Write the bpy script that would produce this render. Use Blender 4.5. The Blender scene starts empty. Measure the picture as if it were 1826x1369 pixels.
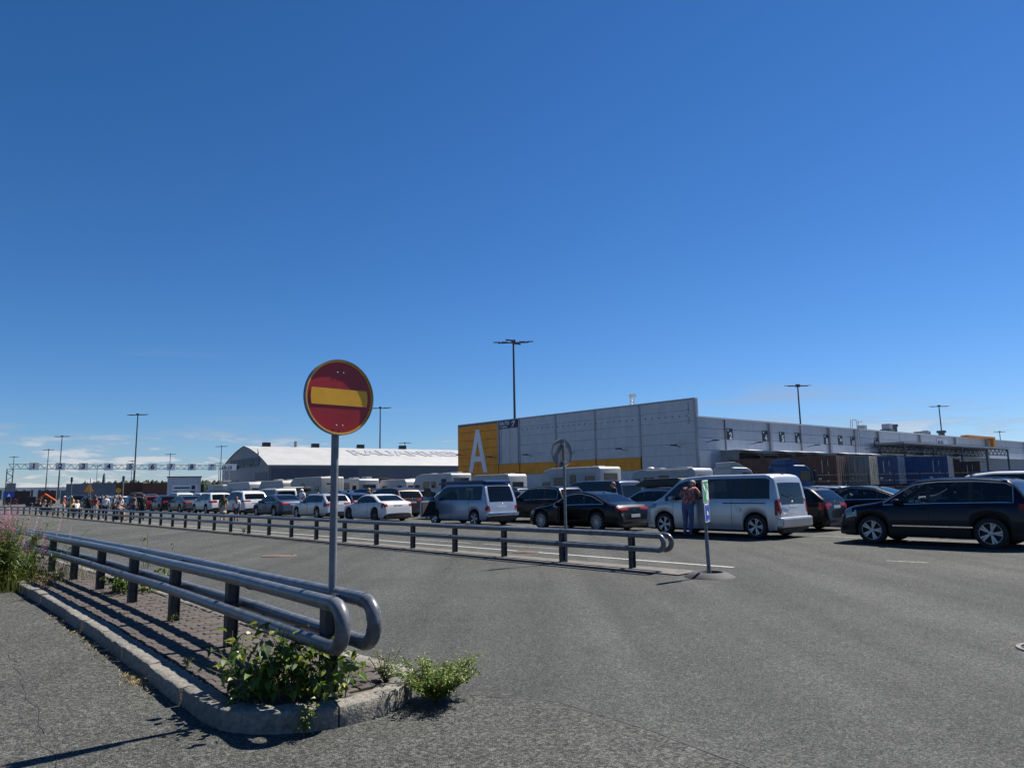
import bpy, bmesh, math, random
from mathutils import Vector, Matrix, noise
random.seed(7)
R = math.radians
sc = bpy.context.scene
COL = sc.collection

# ------------------------------------------------------------------ camera
cam_d = bpy.data.cameras.new('camera')
cam_d.sensor_width = 36.0
cam_d.lens = 1266.0 / 1826.0 * 36.0
cam_d.clip_start = 0.05
cam_d.clip_end = 6000
cam = bpy.data.objects.new('camera', cam_d)
COL.objects.link(cam)
cam.matrix_world = Matrix.Translation((0, 0, 1.6)) @ Matrix.Rotation(R(90 + 8.336), 4, 'X') @ Matrix.Rotation(R(-1.0), 4, 'Z')
sc.camera = cam

# ------------------------------------------------------------------ sky
SUN_AZ, SUN_EL = R(54.5), R(52.5)          # from +Y towards +X
world = bpy.data.worlds.new('World')
sc.world = world
world.use_nodes = True
wn = world.node_tree
wn.nodes.clear()
def WN(t, **k):
    n = wn.nodes.new(t)
    for a, v in k.items():
        setattr(n, a, v)
    return n
sky = WN('ShaderNodeTexSky', sky_type='NISHITA', sun_disc=False, sun_elevation=SUN_EL, sun_rotation=SUN_AZ,
         altitude=0, air_density=1.0, dust_density=0.0, ozone_density=1.5)
bg = WN('ShaderNodeBackground')
bg.inputs['Strength'].default_value = 0.05
wout = WN('ShaderNodeOutputWorld')
tc = WN('ShaderNodeTexCoord')
sep = WN('ShaderNodeSeparateXYZ')
wn.links.new(tc.outputs['Generated'], sep.inputs[0])
def wmath(op, a, b=None, c=None, clamp=False):
    n = WN('ShaderNodeMath', operation=op, use_clamp=clamp)
    for i, v in enumerate((a, b, c)):
        if v is None: continue
        if isinstance(v, (int, float)): n.inputs[i].default_value = v
        else: wn.links.new(v, n.inputs[i])
    return n.outputs[0]
def wmap(v, lo, hi):
    n = WN('ShaderNodeMapRange', interpolation_type='SMOOTHSTEP', clamp=True)
    wn.links.new(v, n.inputs[0]); n.inputs[1].default_value = lo; n.inputs[2].default_value = hi
    return n.outputs[0]
# small flat cumulus low over the horizon: direction stretched so that clouds are wide and thin
mp = WN('ShaderNodeMapping'); mp.inputs['Scale'].default_value = (9, 9, 48)
mp.inputs['Location'].default_value = (3.1, 0.4, 2.2)
wn.links.new(tc.outputs['Generated'], mp.inputs[0])
nz = WN('ShaderNodeTexNoise'); nz.inputs['Scale'].default_value = 1.0; nz.inputs['Detail'].default_value = 7; nz.inputs['Roughness'].default_value = 0.58
wn.links.new(mp.outputs[0], nz.inputs[0])
mp2 = WN('ShaderNodeMapping'); mp2.inputs['Scale'].default_value = (1.6, 1.6, 1.0); mp2.inputs['Location'].default_value = (0.2, 5.3, 0)
wn.links.new(tc.outputs['Generated'], mp2.inputs[0])
nz2 = WN('ShaderNodeTexNoise'); nz2.inputs['Scale'].default_value = 1.0; nz2.inputs['Detail'].default_value = 1
wn.links.new(mp2.outputs[0], nz2.inputs[0])
elev_band = wmath('MULTIPLY', wmap(sep.outputs[2], -0.02, 0.012), wmath('SUBTRACT', 1.0, wmap(sep.outputs[2], 0.035, 0.115)))
dens = wmath('MULTIPLY', wmap(wmath('ADD', nz.outputs[0], wmath('MULTIPLY', nz2.outputs[0], 0.25)), 0.61, 0.76), elev_band)
# faint streaks of cirrus a little higher
mp3 = WN('ShaderNodeMapping'); mp3.inputs['Scale'].default_value = (2.2, 5, 38); mp3.inputs['Rotation'].default_value = (0.05, 0.1, 0.3)
wn.links.new(tc.outputs['Generated'], mp3.inputs[0])
nz3 = WN('ShaderNodeTexNoise'); nz3.inputs['Detail'].default_value = 5; nz3.inputs['Scale'].default_value = 1.0
wn.links.new(mp3.outputs[0], nz3.inputs[0])
cir = wmath('MULTIPLY', wmath('MULTIPLY', wmap(nz3.outputs[0], 0.58, 0.82), wmath('MULTIPLY', wmap(sep.outputs[2], 0.05, 0.09), wmath('SUBTRACT', 1.0, wmap(sep.outputs[2], 0.12, 0.2)))), 0.6)
# cloud colour: sunlit white on top, grey-blue body
mixc = WN('ShaderNodeMix', data_type='RGBA')
cr = WN('ShaderNodeMix', data_type='RGBA')
cr.inputs[6].default_value = (3.9, 4.4, 5.5, 1); cr.inputs[7].default_value = (7.4, 7.4, 7.5, 1)
wn.links.new(wmap(dens, 0.25, 0.9), cr.inputs[0])
wn.links.new(wmath('ADD', wmath('MULTIPLY', dens, 0.72), cir, clamp=True), mixc.inputs[0])
# camera colour response: the deep, clean blue of the photograph's sky, the same over the whole dome
spc = WN('ShaderNodeSeparateColor'); wn.links.new(sky.outputs[0], spc.inputs[0])
cmb = WN('ShaderNodeCombineColor')
wn.links.new(wmath('MULTIPLY', wmath('POWER', spc.outputs[0], 1.42), 0.223), cmb.inputs[0])
wn.links.new(wmath('MULTIPLY', wmath('POWER', spc.outputs[1], 1.12), 0.553), cmb.inputs[1])
wn.links.new(wmath('MULTIPLY', wmath('POWER', spc.outputs[2], 1.1), 0.883), cmb.inputs[2])
wn.links.new(cmb.outputs[0], mixc.inputs[6]); wn.links.new(cr.outputs[2], mixc.inputs[7])
wn.links.new(mixc.outputs[2], bg.inputs[0]); wn.links.new(bg.outputs[0], wout.inputs[0])

# ------------------------------------------------------------------ sun
sun_d = bpy.data.lights.new('sun', 'SUN')
sun_d.energy = 5.0; sun_d.angle = R(0.53); sun_d.color = (1.0, 0.95, 0.87)
sun = bpy.data.objects.new('sun', sun_d); COL.objects.link(sun)
sdir = Vector((math.sin(SUN_AZ) * math.cos(SUN_EL), math.cos(SUN_AZ) * math.cos(SUN_EL), math.sin(SUN_EL)))
sun.rotation_euler = sdir.to_track_quat('Z', 'Y').to_euler()
sun.location = sdir * 60

vs = sc.view_settings
vs.view_transform = 'Standard'; vs.look = 'None'; vs.exposure = 0.95; vs.gamma = 1.0; vs.use_curve_mapping = False
sc.cycles.max_bounces = 6; sc.cycles.transparent_max_bounces = 12
sc.cycles.diffuse_bounces = 3; sc.cycles.glossy_bounces = 3; sc.cycles.transmission_bounces = 3

# ------------------------------------------------------------------ materials
M = {}
def nt_new(name):
    m = bpy.data.materials.new(name); m.use_nodes = True
    nt = m.node_tree
    return m, nt, nt.nodes['Principled BSDF']
def link(nt, a, b): nt.links.new(a, b)
def pm(name, col, rough=0.55, metal=0.0, spec=0.5, coat=0.0, var=0.12, scale=4.0, bump=0.0, bscale=60.0, dirt=None, obj=True):
    """procedural Principled material: base colour broken up by noise, roughness variation and fine bump"""
    m, nt, p = nt_new(name)
    N = nt.nodes
    t = N.new('ShaderNodeTexCoord')
    n = N.new('ShaderNodeTexNoise'); n.inputs['Scale'].default_value = scale; n.inputs['Detail'].default_value = 6; n.inputs['Roughness'].default_value = 0.6
    link(nt, t.outputs['Object'], n.inputs['Vector'])
    mx = N.new('ShaderNodeMix'); mx.data_type = 'RGBA'
    d = dirt or tuple(c * (1 - 2 * var) for c in col)
    mx.inputs[6].default_value = (*d, 1)
    mx.inputs[7].default_value = (*[min(1, c * (1 + var * 0.6)) for c in col], 1)
    mr = N.new('ShaderNodeMapRange'); mr.inputs[1].default_value = 0.3; mr.inputs[2].default_value = 0.62
    link(nt, n.outputs[0], mr.inputs[0]); link(nt, mr.outputs[0], mx.inputs[0])
    link(nt, mx.outputs[2], p.inputs['Base Color'])
    p.inputs['Metallic'].default_value = metal
    p.inputs['Specular IOR Level'].default_value = spec
    p.inputs['Coat Weight'].default_value = coat
    p.inputs['Coat Roughness'].default_value = 0.06
    rr = N.new('ShaderNodeMapRange'); rr.inputs[3].default_value = max(0.02, rough * 0.85); rr.inputs[4].default_value = min(1, rough * 1.2)
    link(nt, n.outputs[0], rr.inputs[0]); link(nt, rr.outputs[0], p.inputs['Roughness'])
    if bump:
        b = N.new('ShaderNodeBump'); b.inputs['Strength'].default_value = bump; b.inputs['Distance'].default_value = 0.01
        n2 = N.new('ShaderNodeTexNoise'); n2.inputs['Scale'].default_value = bscale; n2.inputs['Detail'].default_value = 4
        link(nt, t.outputs['Object'], n2.inputs['Vector']); link(nt, n2.outputs[0], b.inputs['Height']); link(nt, b.outputs[0], p.inputs['Normal'])
    M[name] = m
    return m
def glass(name, tint, rough=0.02, body=(0.01, 0.012, 0.014), fill=0.35):
    """tinted pane: Fresnel gloss over a part see-through, part dark-film layer"""
    m, nt, p = nt_new(name)
    N = nt.nodes; N.remove(p)
    out = [n for n in N if n.type == 'OUTPUT_MATERIAL'][0]
    tr = N.new('ShaderNodeBsdfTransparent'); tr.inputs[0].default_value = (*tint, 1)
    df = N.new('ShaderNodeBsdfDiffuse'); df.inputs[0].default_value = (*body, 1)
    m1 = N.new('ShaderNodeMixShader'); m1.inputs[0].default_value = fill
    link(nt, tr.outputs[0], m1.inputs[1]); link(nt, df.outputs[0], m1.inputs[2])
    gl = N.new('ShaderNodeBsdfGlossy'); gl.inputs['Roughness'].default_value = rough
    tcn = N.new('ShaderNodeTexCoord'); nz_ = N.new('ShaderNodeTexNoise'); nz_.inputs['Scale'].default_value = 3
    link(nt, tcn.outputs['Object'], nz_.inputs['Vector'])
    rr = N.new('ShaderNodeMapRange'); rr.inputs[3].default_value = rough * 0.5; rr.inputs[4].default_value = rough * 2.5
    link(nt, nz_.outputs[0], rr.inputs[0]); link(nt, rr.outputs[0], gl.inputs['Roughness'])
    fr = N.new('ShaderNodeFresnel'); fr.inputs['IOR'].default_value = 1.52
    m2 = N.new('ShaderNodeMixShader')
    link(nt, fr.outputs[0], m2.inputs[0]); link(nt, m1.outputs[0], m2.inputs[1]); link(nt, gl.outputs[0], m2.inputs[2])
    link(nt, m2.outputs[0], out.inputs[0])
    M[name] = m
    return m

# ------------------------------------------------------------------ mesh helpers
class MB:
    """collects vertices and faces; every face may carry a material index"""
    def __init__(s): s.v = []; s.f = []; s.m = []
    def add(s, vs_, fs_, mi=0):
        o = len(s.v); s.v += [tuple(v) for v in vs_]
        for f in fs_: s.f.append(tuple(i + o for i in f)); s.m.append(mi)
        return s
    def box(s, c, size, rz=0.0, mi=0, mat=None):
        x, y, z = size[0] / 2, size[1] / 2, size[2] / 2
        P_ = [Vector(p) for p in ((-x, -y, -z), (x, -y, -z), (x, y, -z), (-x, y, -z), (-x, -y, z), (x, -y, z), (x, y, z), (-x, y, z))]
        if mat is not None: P_ = [mat @ p for p in P_]
        if rz: r_ = Matrix.Rotation(rz, 3, 'Z'); P_ = [r_ @ p for p in P_]
        c = Vector(c)
        return s.add([p + c for p in P_], [(0, 3, 2, 1), (4, 5, 6, 7), (0, 1, 5, 4), (1, 2, 6, 5), (2, 3, 7, 6), (3, 0, 4, 7)], mi)
    def bbox(s, x0, x1, y0, y1, z0, z1, mi=0):
        return s.box(((x0 + x1) / 2, (y0 + y1) / 2, (z0 + z1) / 2), (abs(x1 - x0), abs(y1 - y0), abs(z1 - z0)), mi=mi)
    def tube(s, path, r, n=10, closed=False, caps=True, mi=0):
        path = [Vector(p) for p in path]
        k = len(path); rad = r if isinstance(r, (list, tuple)) else [r] * k
        up = Vector((0, 0, 1)); rings = []; prev = None
        for i, p in enumerate(path):
            if closed: t = path[(i + 1) % k] - path[i - 1]
            else: t = path[min(i + 1, k - 1)] - path[max(i - 1, 0)]
            if t.length < 1e-9: t = Vector((0, 0, 1))
            t.normalize()
            if prev is None:
                a = up if abs(t.dot(up)) < 0.95 else Vector((1, 0, 0))
                x = t.cross(a).normalized()
            else:
                x = (prev - t * prev.dot(t))
                x = x.normalized() if x.length > 1e-6 else t.orthogonal().normalized()
            prev = x; y = t.cross(x)
            rings.append([p + (x * math.cos(2 * math.pi * j / n) + y * math.sin(2 * math.pi * j / n)) * rad[i] for j in range(n)])
        o = [q for r_ in rings for q in r_]; F = []
        m_ = k if closed else k - 1
        for i in range(m_):
            a, b = i * n, ((i + 1) % k) * n
            for j in range(n): F.append((a + j, a + (j + 1) % n, b + (j + 1) % n, b + j))
        if caps and not closed:
            F.append(tuple(range(n - 1, -1, -1))); F.append(tuple((k - 1) * n + j for j in range(n)))
        return s.add(o, F, mi)
    def cyl(s, a, b, r, n=12, r2=None, mi=0): return s.tube([a, b], [r, r if r2 is None else r2], n=n, mi=mi)
    def lathe(s, prof, n=24, axis='z', c=(0, 0, 0), mi=0):
        """prof: (radius, height) list revolved about an axis"""
        V_ = []; F = []
        for (r_, h) in prof:
            for j in range(n):
                a = 2 * math.pi * j / n
                q = (r_ * math.cos(a), r_ * math.sin(a), h)
                if axis == 'x': q = (q[2], q[0], q[1])
                if axis == 'y': q = (q[0], q[2], q[1])
                V_.append((q[0] + c[0], q[1] + c[1], q[2] + c[2]))
        for i in range(len(prof) - 1):
            for j in range(n):
                F.append((i * n + j, i * n + (j + 1) % n, (i + 1) * n + (j + 1) % n, (i + 1) * n + j))
        return s.add(V_, F, mi)
    def prism(s, poly, a, b, mi=0, axes='xz'):
        """poly in the xz (or yz) plane extruded along the other axis from a to b"""
        n = len(poly)
        if axes == 'xz': V_ = [(p[0], a, p[1]) for p in poly] + [(p[0], b, p[1]) for p in poly]
        elif axes == 'yz': V_ = [(a, p[0], p[1]) for p in poly] + [(b, p[0], p[1]) for p in poly]
        else: V_ = [(p[0], p[1], a) for p in poly] + [(p[0], p[1], b) for p in poly]
        F = [tuple(range(n)), tuple(range(2 * n - 1, n - 1, -1))]
        for i in range(n): F.append((i, n + i, n + (i + 1) % n, (i + 1) % n))
        return s.add(V_, F, mi)
    def mesh(s, name, mats=(), smooth=False, bevel=0.0, seg=2, sharp=38):
        me = bpy.data.meshes.new(name)
        me.from_pydata(s.v, [], s.f)
        for m_ in mats: me.materials.append(M[m_] if isinstance(m_, str) else m_)
        if len(mats) > 1: me.polygons.foreach_set('material_index', s.m)
        b = bmesh.new(); b.from_mesh(me)
        if bevel > 0:
            bmesh.ops.remove_doubles(b, verts=b.verts, dist=1e-5)
            eds = [e for e in b.edges if len(e.link_faces) == 2 and e.calc_face_angle(0) > 0.5]
            bmesh.ops.bevel(b, geom=eds, offset=bevel, segments=seg, affect='EDGES', profile=0.6, clamp_overlap=True)
        bmesh.ops.recalc_face_normals(b, faces=b.faces)
        b.to_mesh(me); b.free()
        if smooth:
            me.polygons.foreach_set('use_smooth', [True] * len(me.polygons))
            me.set_sharp_from_angle(angle=R(sharp))
        me.update()
        return me
def obj(name, me, parent=None, mat=None, loc=None, rot=None, scale=None):
    o = bpy.data.objects.new(name, me); COL.objects.link(o)
    if parent is not None: o.parent = parent
    if mat is not None:
        mat = M[mat] if isinstance(mat, str) else mat
        if not me.materials: me.materials.append(mat)
        o.material_slots[0].link = 'OBJECT'; o.material_slots[0].material = mat
    if loc is not None: o.location = loc
    if rot is not None: o.rotation_euler = rot
    if scale is not None: o.scale = scale if hasattr(scale, '__len__') else (scale,) * 3
    return o
def tag(o, label, cat, group=None, kind=None):
    o['label'] = label
    if cat: o['category'] = cat
    if group: o['group'] = group
    if kind: o['kind'] = kind
    return o
def thing(name, label, cat, loc=(0, 0, 0), rz=0.0, group=None):
    e = bpy.data.objects.new(name, None); COL.objects.link(e)
    e.empty_display_size = 0.2
    e.location = loc; e.rotation_euler = (0, 0, rz)
    return tag(e, label, cat, group)
def struct(o, label=None):
    o['kind'] = 'structure'
    if label: o['label'] = label
    return o
def text_mesh(s, size, extrude=0.01, name='lettering'):
    """lettering in the xz plane, facing -y, lower left corner at the origin"""
    cu = bpy.data.curves.new(name, 'FONT'); cu.body = s; cu.size = size; cu.extrude = extrude; cu.offset = 0.03 * size
    o = bpy.data.objects.new(name, cu); COL.objects.link(o)
    dg = bpy.context.evaluated_depsgraph_get()
    me = bpy.data.meshes.new_from_object(o.evaluated_get(dg))
    bpy.data.objects.remove(o); bpy.data.curves.remove(cu)
    for v in me.vertices: v.co = (v.co.x, -v.co.z, v.co.y)
    me.name = name; me.materials.clear()
    return me
def mesh_w(me):
    xs = [v.co.x for v in me.vertices]; return min(xs), max(xs)
# ------------------------------------------------------------------ ground materials
def asphalt(name, base, stone, scale, contrast, streak=0.35):
    m, nt, p = nt_new(name); N = nt.nodes
    t = N.new('ShaderNodeTexCoord')
    vo = N.new('ShaderNodeTexVoronoi'); vo.inputs['Scale'].default_value = scale
    vo2 = N.new('ShaderNodeTexVoronoi'); vo2.inputs['Scale'].default_value = scale * 0.42
    big = N.new('ShaderNodeTexNoise'); big.inputs['Scale'].default_value = 0.35; big.inputs['Detail'].default_value = 8; big.inputs['Roughness'].default_value = 0.62
    mpn = N.new('ShaderNodeMapping'); mpn.inputs['Rotation'].default_value = (0, 0, R(-42)); mpn.inputs['Scale'].default_value = (1.3, 0.08, 1)
    st = N.new('ShaderNodeTexNoise'); st.inputs['Scale'].default_value = 1.0; st.inputs['Detail'].default_value = 5
    mid = N.new('ShaderNodeTexNoise'); mid.inputs['Scale'].default_value = 7.0; mid.inputs['Detail'].default_value = 6
    for n_ in (vo, vo2, big, mid): link(nt, t.outputs['Object'], n_.inputs['Vector'])
    link(nt, t.outputs['Object'], mpn.inputs[0]); link(nt, mpn.outputs[0], st.inputs['Vector'])
    # stone value from the random cell colour
    sp = N.new('ShaderNodeSeparateColor'); link(nt, vo.outputs['Color'], sp.inputs[0])
    sp2 = N.new('ShaderNodeSeparateColor'); link(nt, vo2.outputs['Color'], sp2.inputs[0])
    pw = N.new('ShaderNodeMath'); pw.operation = 'POWER'; link(nt, sp.outputs[0], pw.inputs[0]); pw.inputs[1].default_value = 1.7
    pw2 = N.new('ShaderNodeMath'); pw2.operation = 'POWER'; link(nt, sp2.outputs[1], pw2.inputs[0]); pw2.inputs[1].default_value = 5.0
    add = N.new('ShaderNodeMath'); add.operation = 'MULTIPLY_ADD'; link(nt, pw2.outputs[0], add.inputs[0]); add.inputs[1].default_value = 0.55; link(nt, pw.outputs[0], add.inputs[2])
    mx = N.new('ShaderNodeMix'); mx.data_type = 'RGBA'; mx.inputs[6].default_value = (*base, 1); mx.inputs[7].default_value = (*stone, 1)
    ml = N.new('ShaderNodeMath'); ml.operation = 'MULTIPLY'; ml.use_clamp = True; link(nt, add.outputs[0], ml.inputs[0]); ml.inputs[1].default_value = contrast
    link(nt, ml.outputs[0], mx.inputs[0])
    # wear: wide patches and streaks along the lanes
    def fac(src, lo, hi, a, b):
        r_ = N.new('ShaderNodeMapRange'); link(nt, src, r_.inputs[0]); r_.inputs[1].default_value = lo; r_.inputs[2].default_value = hi; r_.inputs[3].default_value = a; r_.inputs[4].default_value = b
        return r_.outputs[0]
    f1 = fac(big.outputs[0], 0.35, 0.68, 0.84, 1.12)
    f2 = fac(st.outputs[0], 0.35, 0.65, 1 - streak * 0.6, 1 + streak * 0.4)
    f3 = fac(mid.outputs[0], 0.3, 0.7, 0.93, 1.07)
    m1 = N.new('ShaderNodeMath'); m1.operation = 'MULTIPLY'; link(nt, f1, m1.inputs[0]); link(nt, f2, m1.inputs[1])
    # oil drips and tyre marks: dark stains with a shape of their own, drawn out along the lanes
    mps = N.new('ShaderNodeMapping'); mps.inputs['Rotation'].default_value = (0, 0, R(-42)); mps.inputs['Scale'].default_value = (0.9, 0.32, 1); link(nt, t.outputs['Object'], mps.inputs[0])
    so = N.new('ShaderNodeTexNoise'); so.inputs['Scale'].default_value = 1.1; so.inputs['Detail'].default_value = 7; so.inputs['Roughness'].default_value = 0.7; link(nt, mps.outputs[0], so.inputs['Vector'])
    f4 = fac(so.outputs[0], 0.60, 0.72, 1.0, 0.66)
    m3 = N.new('ShaderNodeMath'); m3.operation = 'MULTIPLY'; link(nt, m1.outputs[0], m3.inputs[0]); link(nt, f4, m3.inputs[1])
    m2 = N.new('ShaderNodeMath'); m2.operation = 'MULTIPLY'; link(nt, m3.outputs[0], m2.inputs[0]); link(nt, f3, m2.inputs[1])
    vm = N.new('ShaderNodeVectorMath'); vm.operation = 'SCALE'; link(nt, mx.outputs[2], vm.inputs[0]); link(nt, m2.outputs[0], vm.inputs['Scale'])
    link(nt, vm.outputs[0], p.inputs['Base Color'])
    p.inputs['Roughness'].default_value = 0.9; p.inputs['Specular IOR Level'].default_value = 0.28
    b = N.new('ShaderNodeBump'); b.inputs['Strength'].default_value = 1.0; b.inputs['Distance'].default_value = 0.009
    h = N.new('ShaderNodeMath'); h.operation = 'SUBTRACT'; link(nt, ml.outputs[0], h.inputs[0]); link(nt, vo.outputs['Distance'], h.inputs[1])
    link(nt, h.outputs[0], b.inputs['Height']); link(nt, b.outputs[0], p.inputs['Normal'])
    M[name] = m
asphalt('asphalt', (0.027, 0.0285, 0.0268), (0.136, 0.139, 0.128), 105, 0.96)
asphalt('asphalt_old', (0.020, 0.0207, 0.0195), (0.138, 0.140, 0.128), 84, 0.94, 0.2)
pm('granite', (0.185, 0.172, 0.147), 0.85, var=0.28, scale=26, bump=0.9, bscale=70)
pm('granite_dark', (0.15, 0.142, 0.122), 0.88, var=0.28, scale=22, bump=0.9, bscale=70)
pm('paver_a', (0.066, 0.054, 0.047), 0.9, var=0.22, scale=14, bump=0.5, bscale=90)
pm('paver_b', (0.078, 0.064, 0.055), 0.9, var=0.22, scale=14, bump=0.5, bscale=90)
pm('paver_c', (0.058, 0.048, 0.043), 0.9, var=0.22, scale=14, bump=0.5, bscale=90)
pm('sand', (0.10, 0.085, 0.07), 0.95, var=0.3, scale=12, bump=0.6, bscale=140)
pm('concrete_old', (0.115, 0.105, 0.092), 0.92, var=0.25, scale=5, bump=0.5, bscale=80)
pm('line_white', (0.35, 0.345, 0.32), 0.8, var=0.3, scale=16, bump=0.3, bscale=90)
pm('line_worn', (0.22, 0.215, 0.20), 0.85, var=0.4, scale=12)
pm('tar', (0.045, 0.04, 0.034), 0.6, var=0.2, scale=10)
pm('iron', (0.10, 0.09, 0.09), 0.6, 0.6, var=0.25, scale=12, bump=0.4)
pm('iron_rust', (0.12, 0.085, 0.065), 0.85, 0.1, var=0.3, scale=10, bump=0.4)
pm('rail_grey', (0.10, 0.11, 0.126), 0.33, 0.0, spec=0.5, var=0.24, scale=9, bump=0.06, bscale=40)
nt = M['rail_grey'].node_tree; p = nt.nodes['Principled BSDF']; src_ = p.inputs['Base Color'].links[0].from_socket
t_ = nt.nodes.new('ShaderNodeTexCoord'); v_ = nt.nodes.new('ShaderNodeTexVoronoi'); v_.inputs['Scale'].default_value = 38; n_ = nt.nodes.new('ShaderNodeTexNoise'); n_.inputs['Scale'].default_value = 11; n_.inputs['Detail'].default_value = 8; n_.inputs['Roughness'].default_value = 0.75
link(nt, t_.outputs['Object'], v_.inputs['Vector']); link(nt, t_.outputs['Object'], n_.inputs['Vector'])
s_ = nt.nodes.new('ShaderNodeSeparateColor'); link(nt, v_.outputs['Color'], s_.inputs[0]); r_ = nt.nodes.new('ShaderNodeMapRange'); r_.inputs[3].default_value = 0.86; r_.inputs[4].default_value = 1.12; link(nt, s_.outputs[0], r_.inputs[0])
k_ = nt.nodes.new('ShaderNodeVectorMath'); k_.operation = 'SCALE'; link(nt, src_, k_.inputs[0]); link(nt, r_.outputs[0], k_.inputs['Scale'])
q_ = nt.nodes.new('ShaderNodeMapRange'); q_.inputs[1].default_value = 0.66; q_.inputs[2].default_value = 0.72; link(nt, n_.outputs[0], q_.inputs[0])
x_ = nt.nodes.new('ShaderNodeMix'); x_.data_type = 'RGBA'; x_.inputs[7].default_value = (0.07, 0.045, 0.03, 1); link(nt, k_.outputs[0], x_.inputs[6]); link(nt, q_.outputs[0], x_.inputs[0]); link(nt, x_.outputs[2], p.inputs['Base Color'])
pm('steel_dark', (0.05, 0.055, 0.062), 0.55, 0.25, var=0.3, scale=9, bump=0.15)
pm('galv', (0.34, 0.37, 0.40), 0.45, 0.55, var=0.16, scale=8, bump=0.05)
pm('galv_matt', (0.16, 0.18, 0.205), 0.6, 0.3, var=0.18, scale=8)
pm('sign_red', (0.38, 0.008, 0.010), 0.35, var=0.12, scale=3)
pm('sign_yellow', (0.84, 0.41, 0.012), 0.4, var=0.1, scale=3)
pm('sign_green', (0.03, 0.30, 0.11), 0.4, var=0.1, scale=6)
pm('sign_blue', (0.015, 0.06, 0.42), 0.4, var=0.1, scale=6)
pm('sign_white', (0.78, 0.79, 0.78), 0.45, var=0.06, scale=5)
pm('rubber', (0.035, 0.035, 0.037), 0.75, var=0.3, scale=8, bump=0.3)
pm('black', (0.012, 0.012, 0.013), 0.5, var=0.2, scale=5)
pm('dry_straw', (0.42, 0.33, 0.17), 0.8, var=0.25, scale=20)

U = Vector((math.sin(R(-42)), math.cos(R(-42)), 0))      # lane direction, away to the left
VV = Vector((U.y, -U.x, 0))                              # across the lanes, away to the right

# ------------------------------------------------------------------ ground sheet
mb = MB()
S = 4000
mb.add([(-S, -200, 0), (S, -200, 0), (S, S, 0), (-S, S, 0)], [(0, 1, 2, 3)])
g = obj('ground', mb.mesh('ground', ['asphalt'])); struct(g, 'wide grey worn asphalt of the ferry queue yard')
# the older, coarser strip of asphalt on the near side of the island, with a ragged seam
def ragged(pts, step=0.12, amp=0.02, seed=0):
    out = []
    for (a, b) in zip(pts[:-1], pts[1:]):
        a, b = Vector(a), Vector(b); n_ = max(1, int((b - a).length / step))
        for i in range(n_):
            q = a.lerp(b, i / n_); w = noise.noise(Vector((q.x * 3.1 + seed, q.y * 3.1, seed))) * amp * 2 + noise.noise(Vector((q.x * 17, q.y * 17, seed))) * amp
            nrm = Vector((-(b - a).y, (b - a).x)).normalized()
            out.append(Vector((q.x, q.y)) + nrm * w)
    out.append(Vector(pts[-1])[:2] if False else Vector((pts[-1][0], pts[-1][1])))
    return out
seam = ragged([(-1.2, 5.95), (-0.27, 5.84), (0.33, 5.62), (0.85, 5.0), (1.33, 4.28), (2.6, 2.2), (4.0, -2.0)], seed=3)
mb = MB()
poly = [(q.x, q.y, 0.004) for q in seam] + [(4, -40, .004), (-60, -40, .004), (-60, 72, .004), (-9.25, 13.3, .004), (-3.0, 6.2, .004), (-2.0, 5.5, .004)]
mb.add(poly, [tuple(range(len(poly)))])
struct(obj('old_asphalt', mb.mesh('old_asphalt', ['asphalt_old'])), 'coarser asphalt in front of the kerbed island')
def strip(name, pts, w, mat, z, label):
    mb = MB(); L_ = []
    for i, q in enumerate(pts):
        t_ = (pts[min(i + 1, len(pts) - 1)] - pts[max(i - 1, 0)]).normalized(); n_ = Vector((-t_.y, t_.x))
        ww = w * (0.7 + 0.6 * random.random()) if w < 0.05 else w
        L_.append((q + n_ * ww / 2, q - n_ * ww / 2))
    V_ = []; F = []
    for a, b in L_: V_ += [(a.x, a.y, z), (b.x, b.y, z)]
    for i in range(len(L_) - 1): F.append((2 * i, 2 * i + 1, 2 * i + 3, 2 * i + 2))
    mb.add(V_, F)
    return struct(obj(name, mb.mesh(name, [mat])), label)
strip('pavement_seam', seam[6:], 0.010, 'tar', 0.008, 'thin dark seam between two ages of asphalt')
strip('pavement_seam', ragged([(1.0, 9.75), (1.7, 8.5), (2.6, 7.3), (3.3, 6.2)], seed=9, amp=0.03), 0.007, 'tar', 0.004, 'fine crack running across the open asphalt')
strip('pavement_seam', ragged([(-5.2, 7.6), (-3.6, 5.6), (-2.75, 4.5)], seed=5, amp=0.03), 0.005, 'tar', 0.008, 'fine crack beside the kerb in the foreground')
# painted lines
def dash(a, b, w, mat, label, z=0.004):
    a, b = Vector(a), Vector(b); n_ = max(2, int((b - a).length / 1.5))
    strip('lane_line', [a.lerp(b, i / n_) for i in range(n_ + 1)], w, mat, z, label)
dash((4.25, 14.2), (-30.5, 51.6), 0.13, 'line_white', 'long white painted line behind the far railing')
dash((-0.9, 21.2), (1.3, 18.9), 0.11, 'line_worn', 'worn white dash beside the dark coupe')
dash((-3.4, 23.9), (-1.3, 21.6), 0.11, 'line_worn', 'worn white dash beside the pale blue camper van')
dash((7.6, 14.9), (8.15, 14.4), 0.1, 'line_worn', 'short worn white mark near the dark SUV')
dash((9.1, 22.1), (16.5, 14.2), 0.12, 'line_worn', 'worn white lane line behind the dark SUV')
dash((-9.2, 32.0), (-6.9, 29.6), 0.11, 'line_worn', 'worn white dash before the white coupe')

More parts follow.
